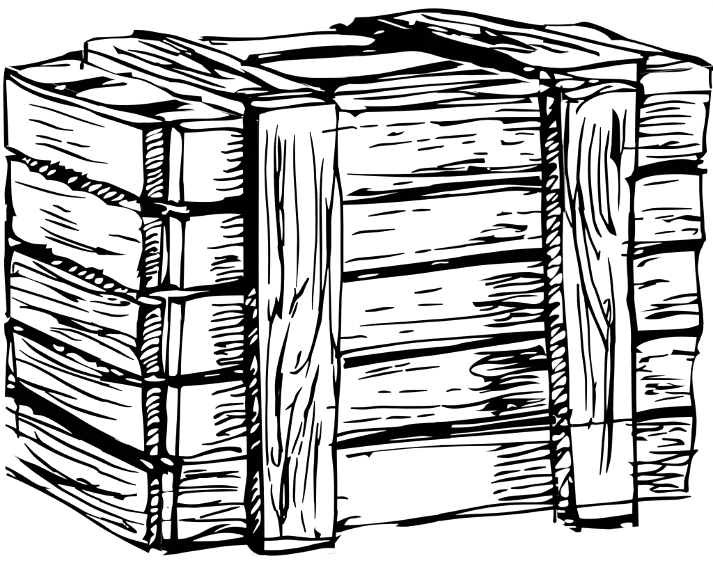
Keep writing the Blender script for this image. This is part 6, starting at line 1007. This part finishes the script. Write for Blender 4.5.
B 5047,2171! 17,1! 26,1! 39,0! 62,-3! 72,-3! 1,-40! -5,-1! -39,-8! -42,-7! -52,-5! -56,-3! -48,-3! -40,0! -34,2! -23,2! 34,5! 49,7! 43,7! 34,6! 28,5! 20,3! -24,4! -34,6! -25,6! -7,7! 2,6!
B 4833,1916! 12,0! 20,-1! 35,-1! 56,-1! 71,-3! 75,-2! 79,-4! 83,-3! 4,-1! 2,-84! -58,-2! -60,-4! -61,-9! -60,-11! -50,-12! -37,-14! -27,-16! -18,-11! 79,-64! -25,3! -35,3! -31,4! -21,5! -18,6! -11,3!
S 4945,1572,-17,22 32,7,-2,25 57,-3,-6,11 23,38,17,-30 131,3,4,-2 63,13,-2,-7
S 4892,1477,-17,41 53,21,2,-12 62,32,1,-6
S 4890,1493,2,31 93,-13,1,-3 87,-13,0,-9
B 4879,1068! 42,3 195,25 237,0 184,-4! 35,-127! -216,12 -236,1 -188,-22! -52,14!
S 4871,923,-4,26 93,0,2,6 236,-20,0,11 156,-8,2,0 155,-12,1,-23
S 4887,861,-2,46 109,-3,0,-6 129,-7,-5,3 78,16,-16,0 14,30,4,-27
S 4903,815,-34,65 36,27,21,-19 106,13,8,-14
B 4885,817! 97,-8 66,-52! -82,9 -80,7!
S 4893,513,-4,43 125,3,1,-11 113,-4,-4,3 159,23,-4,2 141,28,1,0 110,2,2,7
S 4937,536,2,25 126,-23,0,1 143,-22,-1,3 159,-23,-2,3 102,0,-14,8 62,33,-13,-2
S 4900,383,-13,55 107,21,5,-17 111,7,-2,-4 85,25,-14,2 51,38,-8,-2
S 4956,404,1,32 221,-28,-1,3 158,-18,1,8 111,-6,0,-20
S 5412,380,6,-29 -127,-7,1,-3 -111,-11,1,0 -126,-11,-1,-9 -141,10,0,-20
S 4942,303,0,32 125,-10,2,-3 111,-30,0,11 110,-11,2,3 103,-18,0,-21
S 4664,122,-3,38 158,-2,-3,-3 157,10,0,12 235,-8,3,-3 159,-9,0,-3 80,3,-2,-6 87,12,2,-18
S 4026,4422,30,-1 3,-132,-3,0'''),
  ('S2', [[(0.46808, 0.05364), (0.46408, 0.0019), (0.0, -0.0), (-0.01074, 0.06408), (0.42852, 0.05455)]], '''
B 4859,1291! -7,-45! -13,-110! -10,-130! -5,-160! -1,-179! 3,-173! 11,-178! 16,-173! 5,-121! -12,-36! -22,14! -16,15! -232,104! -35,436! 42,-22! 59,-27! 40,10! 5,84! -13,122! -10,89! 5,132! 6,185! 3,161! -1,18!
B 4219,1350! 33,-259! 44,-352! 30,-245! -103,25! 10,13! 14,22! 8,38! -1,56! -7,72! -10,83! -15,95! -18,106! -18,107! -20,112! -19,112! -4,22!
S 4215,1729,17,8 39,-227,15,-7 51,-444,0,-5 60,-479,-7,1
S 4048,1546,22,-2 19,-204,13,2 57,-357,-3,0 53,-434,13,-2
S 3827,876,22,-5 16,-169,6,7 40,-199,-2,6
B 3698,1399! 43,-249! 64,-359! 45,-252! 26,-139! -93,12! -25,148! -36,217! -40,249! -44,287! -15,93!
B 3575,1410! 26,-156! 43,-251! 38,-219! 25,-149! -9,-6! -13,-8! -10,-12! -5,-21! -2,-24! -1,-17! -36,-127! -23,139! -16,121! -24,177! -24,182! -20,165! -21,171! -7,43!
S 3332,1950,38,9 110,-596,11,-6 55,-395,-2,-13 49,-455,11,-4
S 3224,1247,23,-7 15,-183,9,8 60,-266,-7,0 38,-279,4,-6
S 2994,989,19,5 32,-170,8,3 61,-286,3,1
B 2807,1482! 32,-157! 51,-265! 49,-266! 34,-184! -119,-124! -3,15! -6,31! -18,93! -36,186! -48,251! -53,275! -30,159!
S 2690,1025,19,4 34,-183,10,10 47,-189,8,24 43,-146,8,27
B 2556,1505! 2,-8! 32,-149! 27,-132! 22,-120! 18,-109! 13,-97! 9,-86! 9,-81! 11,-85! 10,-81! 7,-55! -52,8! -28,175! -39,246! -30,197! -10,93! 0,40! 1,22! -14,70! -20,103! -11,53!
S 2307,1955,23,14 46,-188,11,-1 73,-320,1,-8 80,-408,-1,2 85,-361,8,12 40,-183,14,14
S 2189,2108,24,9 60,-284,18,1 85,-368,-10,-6 84,-409,-1,4 76,-365,27,19 34,-188,28,24
B 2301,1529! 3,-11! 38,-147! 29,-130! 24,-119! 20,-113! 18,-121! 14,-117! 10,-80! -18,81! -24,117! -26,121! -22,116! -24,121! -27,123! -37,141! -6,21! -24,2! 12,-68! 16,-106! 14,-108! 14,-102! 12,-96! 10,-90! 13,-79! 15,-66! 17,-56! 19,-51! 26,-51! 29,-45! 20,-31! -130,-76! -1,33! -4,51! -9,77! -23,129! -29,157! -21,113! 23,20! -21,99! -30,142! -27,143! -10,67!
B 2125,1549! 77,-389 26,-222 57,-219 56,-123! -122,-76! -81,381 -84,360 -118,462 -71,377 -23,243! 86,-342 101,-467 106,-455 63,-222 53,-130! -41,168 -80,359 -45,227! -58,140 -65,284 -2,152! 81,-341 51,-137
B 1915,1565! 37,-171! 45,-215! 43,-207! 39,-195! 27,-134! -57,-107! -19,79! -29,117! -34,140! -39,151! -45,175! -55,217! -41,162!
B 1719,1583! 35,-158! 32,-139! 28,-117! 28,-107! 32,-107! 33,-98! 23,-67! -1,-25! -1,-35! -9,-34! -23,-31! -31,-29! -22,-21! -6,46! -9,67! -14,71! -22,77! -26,82! -22,62! -12,31! -8,12! -5,7! 20,-85! 27,-119! 25,-107! 17,-84! 15,-72! 10,-49! -118,-54! -25,117! -37,167! -37,163! -37,142! -37,138! -35,128! -29,118! -27,108! -7,28! -18,2! 6,-20! 32,-122! 33,-129! 27,-118! 22,-102! 17,-91! 12,-79! 6,-67! 1,-54! 0,-37! -15,60! -23,87! -24,105! -27,127! -28,145! -31,136! -35,121! -13,41! -26,3! 17,-67! 38,-151! 40,-160! 33,-148! 21,-139! 13,-127! 9,-87! -18,77! -25,111! -30,123! -35,132! -39,143! -38,135! -36,114! -17,50!
S 684,2679,61,14 255,-963,-6,1 301,-1092,-8,-1
S 592,2687,64,17 254,-964,10,-1 271,-1091,15,0 31,-132,7,0
S 542,2700,37,5 241,-964,6,1 296,-1181,2,0
S 539,2226,30,1 170,-708,3,0 237,-991,-1,0
S 454,2033,26,1 56,-273,20,8 83,-287,-4,12 123,-370,-8,1 89,-270,4,-3 80,-360,44,9
S 325,2150,17,8 63,-243,20,6 108,-376,4,-1 149,-505,-7,-2 76,-272,5,6 72,-324,49,26
S 118,2240,17,9 92,-315,17,5 133,-470,7,-2 122,-409,-5,-8 131,-532,-3,-4
S 188,1679,26,2 62,-259,9,7 115,-367,-8,-1 100,-363,5,8 68,-246,31,46
S -27,2054,21,6 58,-250,29,4 129,-467,-1,0 137,-460,-10,8 117,-422,44,40
S -309,2782,35,13 180,-589,1,-5 169,-614,-3,-7 167,-686,0,1 67,-282,31,27 49,-188,21,22
S -195,2060,36,6 197,-707,3,2 135,-458,-1,2 114,-402,6,1
S 4543,512,8,-86 -160,44,3,-1 -135,3,2,-42 -71,42,-4,52 -284,-22,3,0 -289,18,-1,0 -292,40,0,6 -291,3,3,-7 -358,-15,7,-36 -370,32,1,-1 -375,-22,3,0 -343,-46,-6,29 -442,13,-2,7 -377,24,2,0 -253,-50,1,0 -299,7,0,0 -103,23,6,-29
B 4556,628! 152,-301 -27,-148 -124,-147! -407,-1 -65,-29 -121,62 -130,-76 -392,67 -332,45 -389,14 -323,-26 -382,-38 -331,-1 -295,24 -140,-13 -356,-41 -316,-27 -168,-15! -178,-129! -153,619! 84,-177 3,194! 88,12! -10,27! -12,64! 149,6 134,-65 248,69 374,-14 136,42 308,-62 284,48 444,-38 138,41 302,-61 277,65 222,-37 503,-8 431,-19
W 4543,364! 2,-94 -3,-70! -52,45 -63,104 -3,-68 0,-13 -67,102! 57,21
W 4231,338! 38,-54 55,-106! -57,-11 -17,92
W 4115,399 46,-105 50,-139! -22,28 -51,123
W 4107,401 54,-90 52,-156 -21,17 -50,117
W 4035,459 42,-52 36,-162 -38,69 -42,104
W 4002,376 54,-73 54,-174 -20,11 -55,105
W 3906,435 47,-53 75,-246 -26,28 -51,124 -45,124
W 3865,386 45,-106 62,-130! -159,-20 -163,13! -19,98 -27,114! 68,-92 80,-112 24,20 -8,110 -32,98! 52,-90 60,-111 47,15 -6,112
W 3622,470 64,-66 47,-151 -50,60 -57,107
W 3481,461 47,-1 59,-214 -48,79 -58,108
W 3499,329 35,-53 44,-92 -38,36 -43,87
W 3374,483 46,-56 84,-247 -43,63 -54,125
W 3322,452 51,-91 81,-209 -64,-7 -29,154
W 3185,486 78,-6 44,-111 33,-124 -82,104 -67,109
W 3188,373 69,-92 49,-110 -36,9 -43,98
W 3041,520 74,-68 94,-241 -53,59 -77,128 -48,106
W 3011,440 83,-127 63,-127 -73,-4 -36,144
W 2928,508 59,-114 61,-202 -40,11 -73,102 -38,83 23,28
W 2797,485 56,-63 105,-246 -82,12 -41,191
W 2667,516 84,-5 86,-276 -19,-6 -101,129 -41,106
W 2594,480 67,-61 121,-253 -97,14 -35,145
W 2500,509 65,-80 75,-206 -37,57 -65,127
W 2430,501 65,-85 98,-193! -67,-50 -251,-4! -40,156 -66,160! 46,-46 99,-185 27,20 -29,131 -33,98! 72,-93 91,-184 33,6 -15,107 -43,143
W 2088,473 52,-27 71,-192 -49,63 -81,128
W 1993,487 59,-34 143,-305 -64,-13 -67,169
W 1926,515 37,-35 52,-171 -52,77 -35,86
W 1856,478 67,-67 98,-231 -34,-39 -69,106 -42,141
W 1741,466 79,-11 79,-261 -63,97 -87,147
W 1725,410 68,-76 77,-176 -35,-16 -57,116
W 1595,500 72,-13 106,-331 -63,110 -103,184
W 1542,469 87,-122 98,-202 -85,22 -49,175
W 1418,505 81,-23 97,-283 -58,82 -103,148
W 1368,455 86,-111 92,-202 -71,21 -68,195
W 1285,362 65,-79 54,-142 -51,14 -43,139
W 1128,513 120,-11 -7,-113 25,-101! -60,90
W 1186,315 44,-76 42,-62 -47,-47
W 976,522 57,-18 37,-160 49,-90 -13,-35 -63,100
W 890,457 74,-73 142,-232 -97,-44 -39,144
W 841,507 19,-109 45,-91 -75,102 -65,128! 43,-89
W 695,493 127,-168 127,-192 -137,-38 -83,246
W 621,500 54,-88 99,-298 -122,135 -170,156 -76,36! 50,26 70,15 42,-3
W 436,340 61,10 79,-94 63,-76! -165,-4
W 650,143 38,-24 -41,-62 -13,40
W 318,453 42,-69 65,-191! -59,7 -55,173
W 248,477! 43,-197! -18,1! -45,186!
W 180,288 26,-48 34,-172 -27,36 -29,102
B 43,524! 180,-670! -76,37! -57,218 -59,180 -33,98! 29,-20 -30,146!
B 4837,562! 1,-83! 2,-118! 4,-120! 7,-104! 9,-107! 16,-134! 24,-166! 31,-191! 36,-219! 48,-274! 26,-147! -296,22! -7,35! -26,111! -28,106! -31,98! -32,93! -31,78! -27,57! -26,43! -25,37! -28,35! -27,29! -19,20! 12,9! 18,11! 21,-2! 21,-21! 24,-33! 22,-37! 23,-43! 21,-48! 14,-33! -11,107! -17,151! -15,128! -10,81! -9,56! -6,38! 0,96! 0,135! 1,117! 2,80! 4,60! 3,41! 190,20!
W 4642,535 2,-204 2,-30 -39,105 -35,133
S 4563,-128,6,-73 -133,59,4,-28 -275,71,7,-49 -41,10,-2,7 -146,22,4,13 -136,-48,-4,49 -207,-45,5,-14 -162,-56,9,-33 -37,-6,-5,-2 -249,-38,-4,35 -228,-85,2,1 -161,-52,3,-6 -66,-23,5,-13 -81,-43,7,-3 -162,-189,-8,35 -164,-185,2,-6 -120,-102,-1,-9 -25,-10,-16,24
S 4073,87,8,-47 -253,-6,7,-49 -285,13,0,0 -70,-13,4,22 -99,-103,-1,16 -73,-80,0,1
B 1400,101! 21,-124! -81,51 -51,35 -42,-2! -17,89!
S 1210,70,40,1 73,-301,-7,4 46,-184,6,18 23,-41,0,-22 23,-119,-11,-2 55,-209,1,8 50,-203,8,2 75,-263,-8,-6 53,-243,4,-3
S 383,-5,36,6 145,-509,-6,-2 140,-512,2,3 152,-498,-2,2
B 375,61! -20,-68! -12,-5! -18,-8! -13,-17! -5,-24! 1,-33! 9,-59! 20,-93! 28,-117! 36,-137! 48,-165! 30,-101! -130,10! -9,39! -52,225! -43,196! -37,175! -26,121! 26,75!
B 401,56! 58,-225! -73,137 -47,45! -11,52!
S 4682,37,8,-68 -134,8,-1,7'''),
 ]),
]
import bpy, math, random
from mathutils import Vector, Matrix
from mathutils.geometry import delaunay_2d_cdt

C = bpy.context.scene.collection
scene = bpy.context.scene

# ------------------------------------------------------------------ materials
def wood_material():
    m = bpy.data.materials.new('pale_limed_wood'); m.use_nodes = True
    n, l = m.node_tree.nodes, m.node_tree.links
    b = n['Principled BSDF']; b.inputs['Roughness'].default_value = 0.9
    b.inputs['Specular IOR Level'].default_value = 0.0
    tc = n.new('ShaderNodeTexCoord'); no = n.new('ShaderNodeTexNoise')
    no.inputs['Scale'].default_value = 24; no.inputs['Detail'].default_value = 6
    rp = n.new('ShaderNodeValToRGB')
    rp.color_ramp.elements[0].color = (0.94, 0.94, 0.94, 1); rp.color_ramp.elements[1].color = (0.97, 0.97, 0.965, 1)
    l.new(tc.outputs['Object'], no.inputs['Vector']); l.new(no.outputs['Fac'], rp.inputs['Fac'])
    l.new(rp.outputs['Color'], b.inputs['Base Color'])
    return m
def ink_material():
    m = bpy.data.materials.new('black_ink'); m.use_nodes = True
    n, l = m.node_tree.nodes, m.node_tree.links
    b = n['Principled BSDF']; b.inputs['Roughness'].default_value = 1.0
    b.inputs['Specular IOR Level'].default_value = 0.0
    no = n.new('ShaderNodeTexNoise'); no.inputs['Scale'].default_value = 60
    rp = n.new('ShaderNodeValToRGB')
    rp.color_ramp.elements[0].color = (0, 0, 0, 1); rp.color_ramp.elements[1].color = (0.0004, 0.0004, 0.0004, 1)
    l.new(no.outputs['Fac'], rp.inputs['Fac']); l.new(rp.outputs['Color'], b.inputs['Base Color'])
    return m
def paper_material():
    m = bpy.data.materials.new('off_white_paper'); m.use_nodes = True
    n, l = m.node_tree.nodes, m.node_tree.links
    b = n['Principled BSDF']; b.inputs['Roughness'].default_value = 1.0
    b.inputs['Specular IOR Level'].default_value = 0.0
    no = n.new('ShaderNodeTexNoise'); no.inputs['Scale'].default_value = 300
    rp = n.new('ShaderNodeValToRGB')
    rp.color_ramp.elements[0].color = (0.945, 0.945, 0.945, 1); rp.color_ramp.elements[1].color = (0.955, 0.955, 0.955, 1)
    l.new(no.outputs['Fac'], rp.inputs['Fac']); l.new(rp.outputs['Color'], b.inputs['Base Color'])
    return m
WOOD, INK, PAPER = wood_material(), ink_material(), paper_material()

# ------------------------------------------------------------------ ink drawing on a board's own plane
def cr(p0, p1, p2, p3, t):
    return tuple(0.5 * ((2 * b) + (c - a) * t + (2 * a - 5 * b + 4 * c - d) * t * t + (3 * b - a - 3 * c + d) * t ** 3)
                 for a, b, c, d in zip(p0, p1, p2, p3))
def smooth_open(P, step=4):
    out = []
    n = len(P)
    for i in range(n - 1):
        a = P[i - 1] if i else tuple(2 * x - y for x, y in zip(P[0], P[1]))
        d = P[i + 2] if i + 2 < n else tuple(2 * x - y for x, y in zip(P[-1], P[-2]))
        for k in range(step): out.append(cr(a, P[i], P[i + 1], d, k / step))
    out.append(P[-1])
    return out
def smooth_closed(P, corner, step=4):
    out = []
    n = len(P)
    for i in range(n):
        b, c = P[i], P[(i + 1) % n]
        if corner[i] and corner[(i + 1) % n]:
            out.append(b); continue
        a = P[i - 1] if not corner[i] else b
        d = P[(i + 2) % n] if not corner[(i + 1) % n] else c
        for k in range(step): out.append(cr(a, b, c, d, k / step))
    return out
def clip(S, Cc):
    for i in range(len(Cc)):
        a, b = Cc[i], Cc[(i + 1) % len(Cc)]
        out = []
        ex, ey = b[0] - a[0], b[1] - a[1]
        for j in range(len(S)):
            p, q = S[j], S[(j + 1) % len(S)]
            dp = ex * (p[1] - a[1]) - ey * (p[0] - a[0]); dq = ex * (q[1] - a[1]) - ey * (q[0] - a[0])
            if dp >= 0: out.append(p)
            if (dp >= 0) != (dq >= 0):
                t = dp / (dp - dq); out.append((p[0] + (q[0] - p[0]) * t, p[1] + (q[1] - p[1]) * t))
        S = out
        if len(S) < 3: return []
    return S
def ccw(P):
    a = sum(P[i][0] * P[(i + 1) % len(P)][1] - P[(i + 1) % len(P)][0] * P[i][1] for i in range(len(P)))
    return P if a > 0 else P[::-1]
def tri(poly):
    vs = [Vector(p) for p in poly]
    r = delaunay_2d_cdt(vs, [], [list(range(len(vs)))], 1, 1e-7)
    return [[tuple(r[0][i]) for i in f] for f in r[2]]

def decode(toks):
    # integers of 0.1 mm, each point stored as the step from the one before
    out, prev = [], None
    for t in toks:
        q = [int(x) for x in t.rstrip('!').split(',')]
        if prev: q = [a + b for a, b in zip(q, prev)]
        prev = q; out.append(tuple(x / 10000 for x in q))
    return out
def ink_pieces(text):
    """-> list of (material index, level, list of convex polygons)"""
    res, level, last = [], 1, 'B'
    strokes = []
    for ln in text.split('\n'):
        if not ln.strip(): continue
        typ, rest = ln[0], ln[2:] if ln[1] == ' ' else ln[1:]
        if typ == 'S':
            P = [(a, b, a + c, b + d) for a, b, c, d in decode(rest.split())]
            Q = smooth_open(P)
            n = len(Q)
            # rounded nib ends
            polys = []
            for i in range(n - 1):
                a, b = Q[i], Q[i + 1]
                quad = [(a[0], a[1]), (b[0], b[1]), (b[2], b[3]), (a[2], a[3])]
                polys.append(quad)
            for a, b in ((Q[0], Q[1]), (Q[-1], Q[-2])):
                cx, cy = (a[0] + a[2]) / 2, (a[1] + a[3]) / 2
                tx, ty = cx - (b[0] + b[2]) / 2, cy - (b[1] + b[3]) / 2
                L_ = math.hypot(tx, ty) or 1; w = math.hypot(a[0] - a[2], a[1] - a[3]) / 2
                tx, ty = tx / L_ * w, ty / L_ * w
                polys.append([(a[0], a[1]), (a[0] * .85 + cx * .15 + tx * .5, a[1] * .85 + cy * .15 + ty * .5), (cx + tx, cy + ty),
                              (a[2] * .85 + cx * .15 + tx * .5, a[3] * .85 + cy * .15 + ty * .5), (a[2], a[3])])
            strokes += polys
        else:
            if typ != last: level += 1; last = typ
            toks = rest.split()
            P = decode(toks)
            Q = smooth_closed(P, [t.endswith('!') for t in toks])
            res.append((1 if typ == 'B' else 0, level, tri(Q)))
    out = []
    for q in strokes:
        # quads may fold: split into triangles
        if len(q) == 4:
            out += [[q[0], q[1], q[2]], [q[0], q[2], q[3]]]
        else: out.append(q)
    res.append((1, level + 1, out))
    return res

def area(P):
    return abs(sum(P[i][0] * P[(i + 1) % len(P)][1] - P[(i + 1) % len(P)][0] * P[i][1] for i in range(len(P)))) / 2

class MB:
    def __init__(s): s.v, s.f, s.m = [], [], []
    def face(s, pts, mi):
        k = len(s.v); s.v += [tuple(p) for p in pts]; s.f.append(list(range(k, k + len(pts)))); s.m.append(mi)
    def build(s, name, mats, parent):
        me = bpy.data.meshes.new(name); me.from_pydata(s.v, [], s.f); 
        for m in mats: me.materials.append(m)
        me.polygons.foreach_set('material_index', s.m); me.update()
        o = bpy.data.objects.new(name, me); C.objects.link(o); o.parent = parent
        return o
def slab(mb, poly, P, n, u, v, th, mi=0, rim=0):
    poly = ccw(poly)
    top = [P + u * a + v * b for a, b in poly]; bot = [p - n * th for p in top]
    k = len(mb.v); N = len(top)
    mb.v += [tuple(p) for p in top + bot]
    mb.f.append(list(range(k, k + N))); mb.m.append(mi)
    mb.f.append(list(range(k + 2 * N - 1, k + N - 1, -1))); mb.m.append(mi)
    for i in range(N):
        j = (i + 1) % N
        mb.f.append([k + j, k + i, k + N + i, k + N + j]); mb.m.append(rim)

PV = {k: tuple(Vector(x) for x in v) for k, v in PLANES.items()}
crate = bpy.data.objects.new('wooden_crate', None); C.objects.link(crate)
crate['label'] = 'closed white plank crate inked in black, with thick battens on its front and lid'
crate['category'] = 'crate'

# backing panels, dark inside the gaps
def pt(pl, a, b, d=0):
    P, n, u, v = PV[pl]; return P + u * a + v * b + n * d
def outline(keys, idx=0):
    return [q for p in PARTS if p['key'] in keys for q in p['slabs'][idx][1]]
def hull_quad(pts):
    # corners extreme in the four diagonal directions
    return [min(pts, key=lambda p: p[0] + p[1]), max(pts, key=lambda p: p[0] - p[1]), max(pts, key=lambda p: p[0] + p[1]), min(pts, key=lambda p: p[0] - p[1])]
def shrink(q, k):
    cx = sum(p[0] for p in q) / len(q); cy = sum(p[1] for p in q) / len(q)
    return [(cx + (x - cx) * k, cy + (y - cy) * k) for x, y in q]
panels = {}
for nm, pl, keys, off in (('front_panel', 'F', ['F0', 'F1', 'F2', 'F3', 'F4'], .0125), ('end_panel', 'L', ['L0', 'L1', 'L2', 'L3', 'L4'], .0125)):
    q = shrink(hull_quad(outline(keys)), .985)
    P, n, u, v = PV[pl]; mb = MB(); slab(mb, q, P - n * off, n, u, v, .008)
    panels[nm] = mb.build(nm, [WOOD], crate)
P, n, u, v = PV['T']
q = shrink(hull_quad(outline(['T1', 'T2'])), .985)
mb = MB(); slab(mb, q, P - n * .0105, n, u, v, .008); panels['lid'] = mb.build('lid', [WOOD], crate)

EPS = 0.00004
def grow(c, d):
    # push every edge of a convex ccw cell outwards by d
    n = len(c); L_ = []
    for i in range(n):
        a, b = c[i], c[(i + 1) % n]; ex, ey = b[0] - a[0], b[1] - a[1]; l = math.hypot(ex, ey) or 1
        ox, oy = ey / l * d, -ex / l * d
        L_.append(((a[0] + ox, a[1] + oy), (ex, ey)))
    out = []
    for i in range(n):
        (p, r), (q, s) = L_[i - 1], L_[i]
        den = r[0] * s[1] - r[1] * s[0]
        if abs(den) < 1e-9: out.append(q); continue
        t = ((q[0] - p[0]) * s[1] - (q[1] - p[1]) * s[0]) / den
        out.append((p[0] + r[0] * t, p[1] + r[1] * t))
    return out
for pi, pd in enumerate(PARTS):
    mb = MB()
    for pl, poly, th in pd['slabs']:
        P, n, u, v = PV[pl]; slab(mb, poly, P, n, u, v, th)
    for pl, cells, text in pd['faces']:
        P, n, u, v = PV[pl]
        cells = [grow(ccw(c), .0002) for c in cells]
        bbs = [(min(a for a, b in c), max(a for a, b in c), min(b for a, b in c), max(b for a, b in c)) for c in cells]
        for li, (mi, lev, polys) in enumerate(ink_pieces(text)):
            for q in polys:
                x0, x1 = min(a for a, b in q), max(a for a, b in q); y0, y1 = min(b for a, b in q), max(b for a, b in q)
                for ci, (c, bb) in enumerate(zip(cells, bbs)):
                    if x1 < bb[0] or x0 > bb[1] or y1 < bb[2] or y0 > bb[3]: continue
                    r = clip(ccw(q), c)
                    if len(r) > 2 and area(r) > 1e-10:
                        mb.face([P + u * a + v * b + n * (.00004 + .000003 * li + .0000004 * ci + .0000012 * (pi % 2)) for a, b in r], mi)
    par = panels.get(pd['parent'], crate)
    mb.build(pd['name'], [WOOD, INK], par)

# far end, back and base, seen only from other sides
FL, FR, BL = pt('F', 0, 0), None, None
Fq = hull_quad(outline(['F0', 'F1', 'F2', 'F3', 'F4'])); Lq = hull_quad(outline(['L0', 'L1', 'L2', 'L3', 'L4']))
front_b = pt('F', *Fq[1]); front_t = pt('F', *Fq[2]); end_b = pt('L', *Lq[0]); end_t = pt('L', *Lq[3]); corner_b = pt('F', *Fq[0])
far_b = Vector((front_b.x + end_b.x - corner_b.x, front_b.y + end_b.y - corner_b.y, min(front_b.z, end_b.z)))
far_t = Vector((far_b.x, far_b.y, front_t.z))
def board_wall(name, a, b, at, bt, side):
    a, b, at, bt = a.lerp(b, .06), b.lerp(a, .06), at.lerp(bt, .06), bt.lerp(at, .06)
    a, b, at, bt = (a.lerp(at, .01), b.lerp(bt, .01), at.lerp(a, .04), bt.lerp(b, .04))
    mb = MB()
    for k in range(5):
        z0, z1 = k / 5 + .006, (k + 1) / 5 - .006
        c = [a.lerp(at, z0), b.lerp(bt, z0), b.lerp(bt, z1), a.lerp(at, z1)]
        nn = (c[1] - c[0]).cross(c[3] - c[0]).normalized() * .012
        d = [p - nn for p in c]
        for fc in (c, d[::-1], [c[0], d[0], d[1], c[1]], [c[1], d[1], d[2], c[2]], [c[2], d[2], d[3], c[3]], [c[3], d[3], d[0], c[0]]): mb.face(fc, 0)
    ii = [p - (b - a).cross(at - a).normalized() * .013 for p in (a, b, bt, at)]
    mb.face(ii, 1)
    mb.build(name, [WOOD, INK], crate)
ins = .003
board_wall('side_wall', front_b, far_b, front_t, far_t, 1)
board_wall('rear_wall', far_b, end_b, far_t, Vector((end_t.x, end_t.y, end_t.z)), 1)

# ------------------------------------------------------------------ the sheet it stands on
zmin = -0.0125
me = bpy.data.meshes.new('ground'); g = 40
me.from_pydata([(-g, -g, zmin - .0005), (g, -g, zmin - .0005), (g, g, zmin - .0005), (-g, g, zmin - .0005)], [], [(0, 1, 2, 3)])
me.materials.append(PAPER); go = bpy.data.objects.new('ground', me); C.objects.link(go); go['kind'] = 'structure'

# ------------------------------------------------------------------ camera
cam = bpy.data.cameras.new('camera'); co = bpy.data.objects.new('camera', cam); C.objects.link(co)
PITCH, YAW, FPX = 0.18261, 0.49585, 3342.97
co.location = (-1.32622, -2.84004, 0.84817)
co.rotation_euler = (math.pi / 2 - PITCH, 0, -YAW)
cam.sensor_width = 36; cam.sensor_fit = 'HORIZONTAL'; cam.lens = 36 * FPX / 713
cam.clip_start = .05; cam.clip_end = 500
scene.camera = co

# ------------------------------------------------------------------ light: even white world, plus added fill lamps to lift the whites
w = bpy.data.worlds.new('World'); scene.world = w; w.use_nodes = True
bg = w.node_tree.nodes['Background']; bg.inputs[0].default_value = (1, 1, 1, 1); bg.inputs[1].default_value = 1.25
def area_lamp(name, loc, target, size, power):
    ld = bpy.data.lights.new(name, 'AREA'); ld.shape = 'DISK'; ld.size = size; ld.energy = power
    o = bpy.data.objects.new(name, ld); C.objects.link(o); o.location = loc
    o.rotation_euler = (Vector(target) - Vector(loc)).to_track_quat('-Z', 'Y').to_euler()
area_lamp('added_fill_front', (-1.2, -3.6, .75), (.3, .1, .22), 1.6, 50)  # added fill, brings the front boards up to plain white
area_lamp('added_fill_left', (-3.2, -.5, .75), (.0, .25, .22), 1.6, 42)  # added fill for the end boards
area_lamp('added_fill_top', (-.3, -1.2, 3.2), (.2, 0, .2), 2.0, 45)  # added overhead fill, washes out grey on the ground and lid

scene.view_settings.view_transform = 'Standard'; scene.view_settings.look = 'None'
scene.view_settings.exposure = 0; scene.view_settings.gamma = 1
scene.render.engine = 'CYCLES'
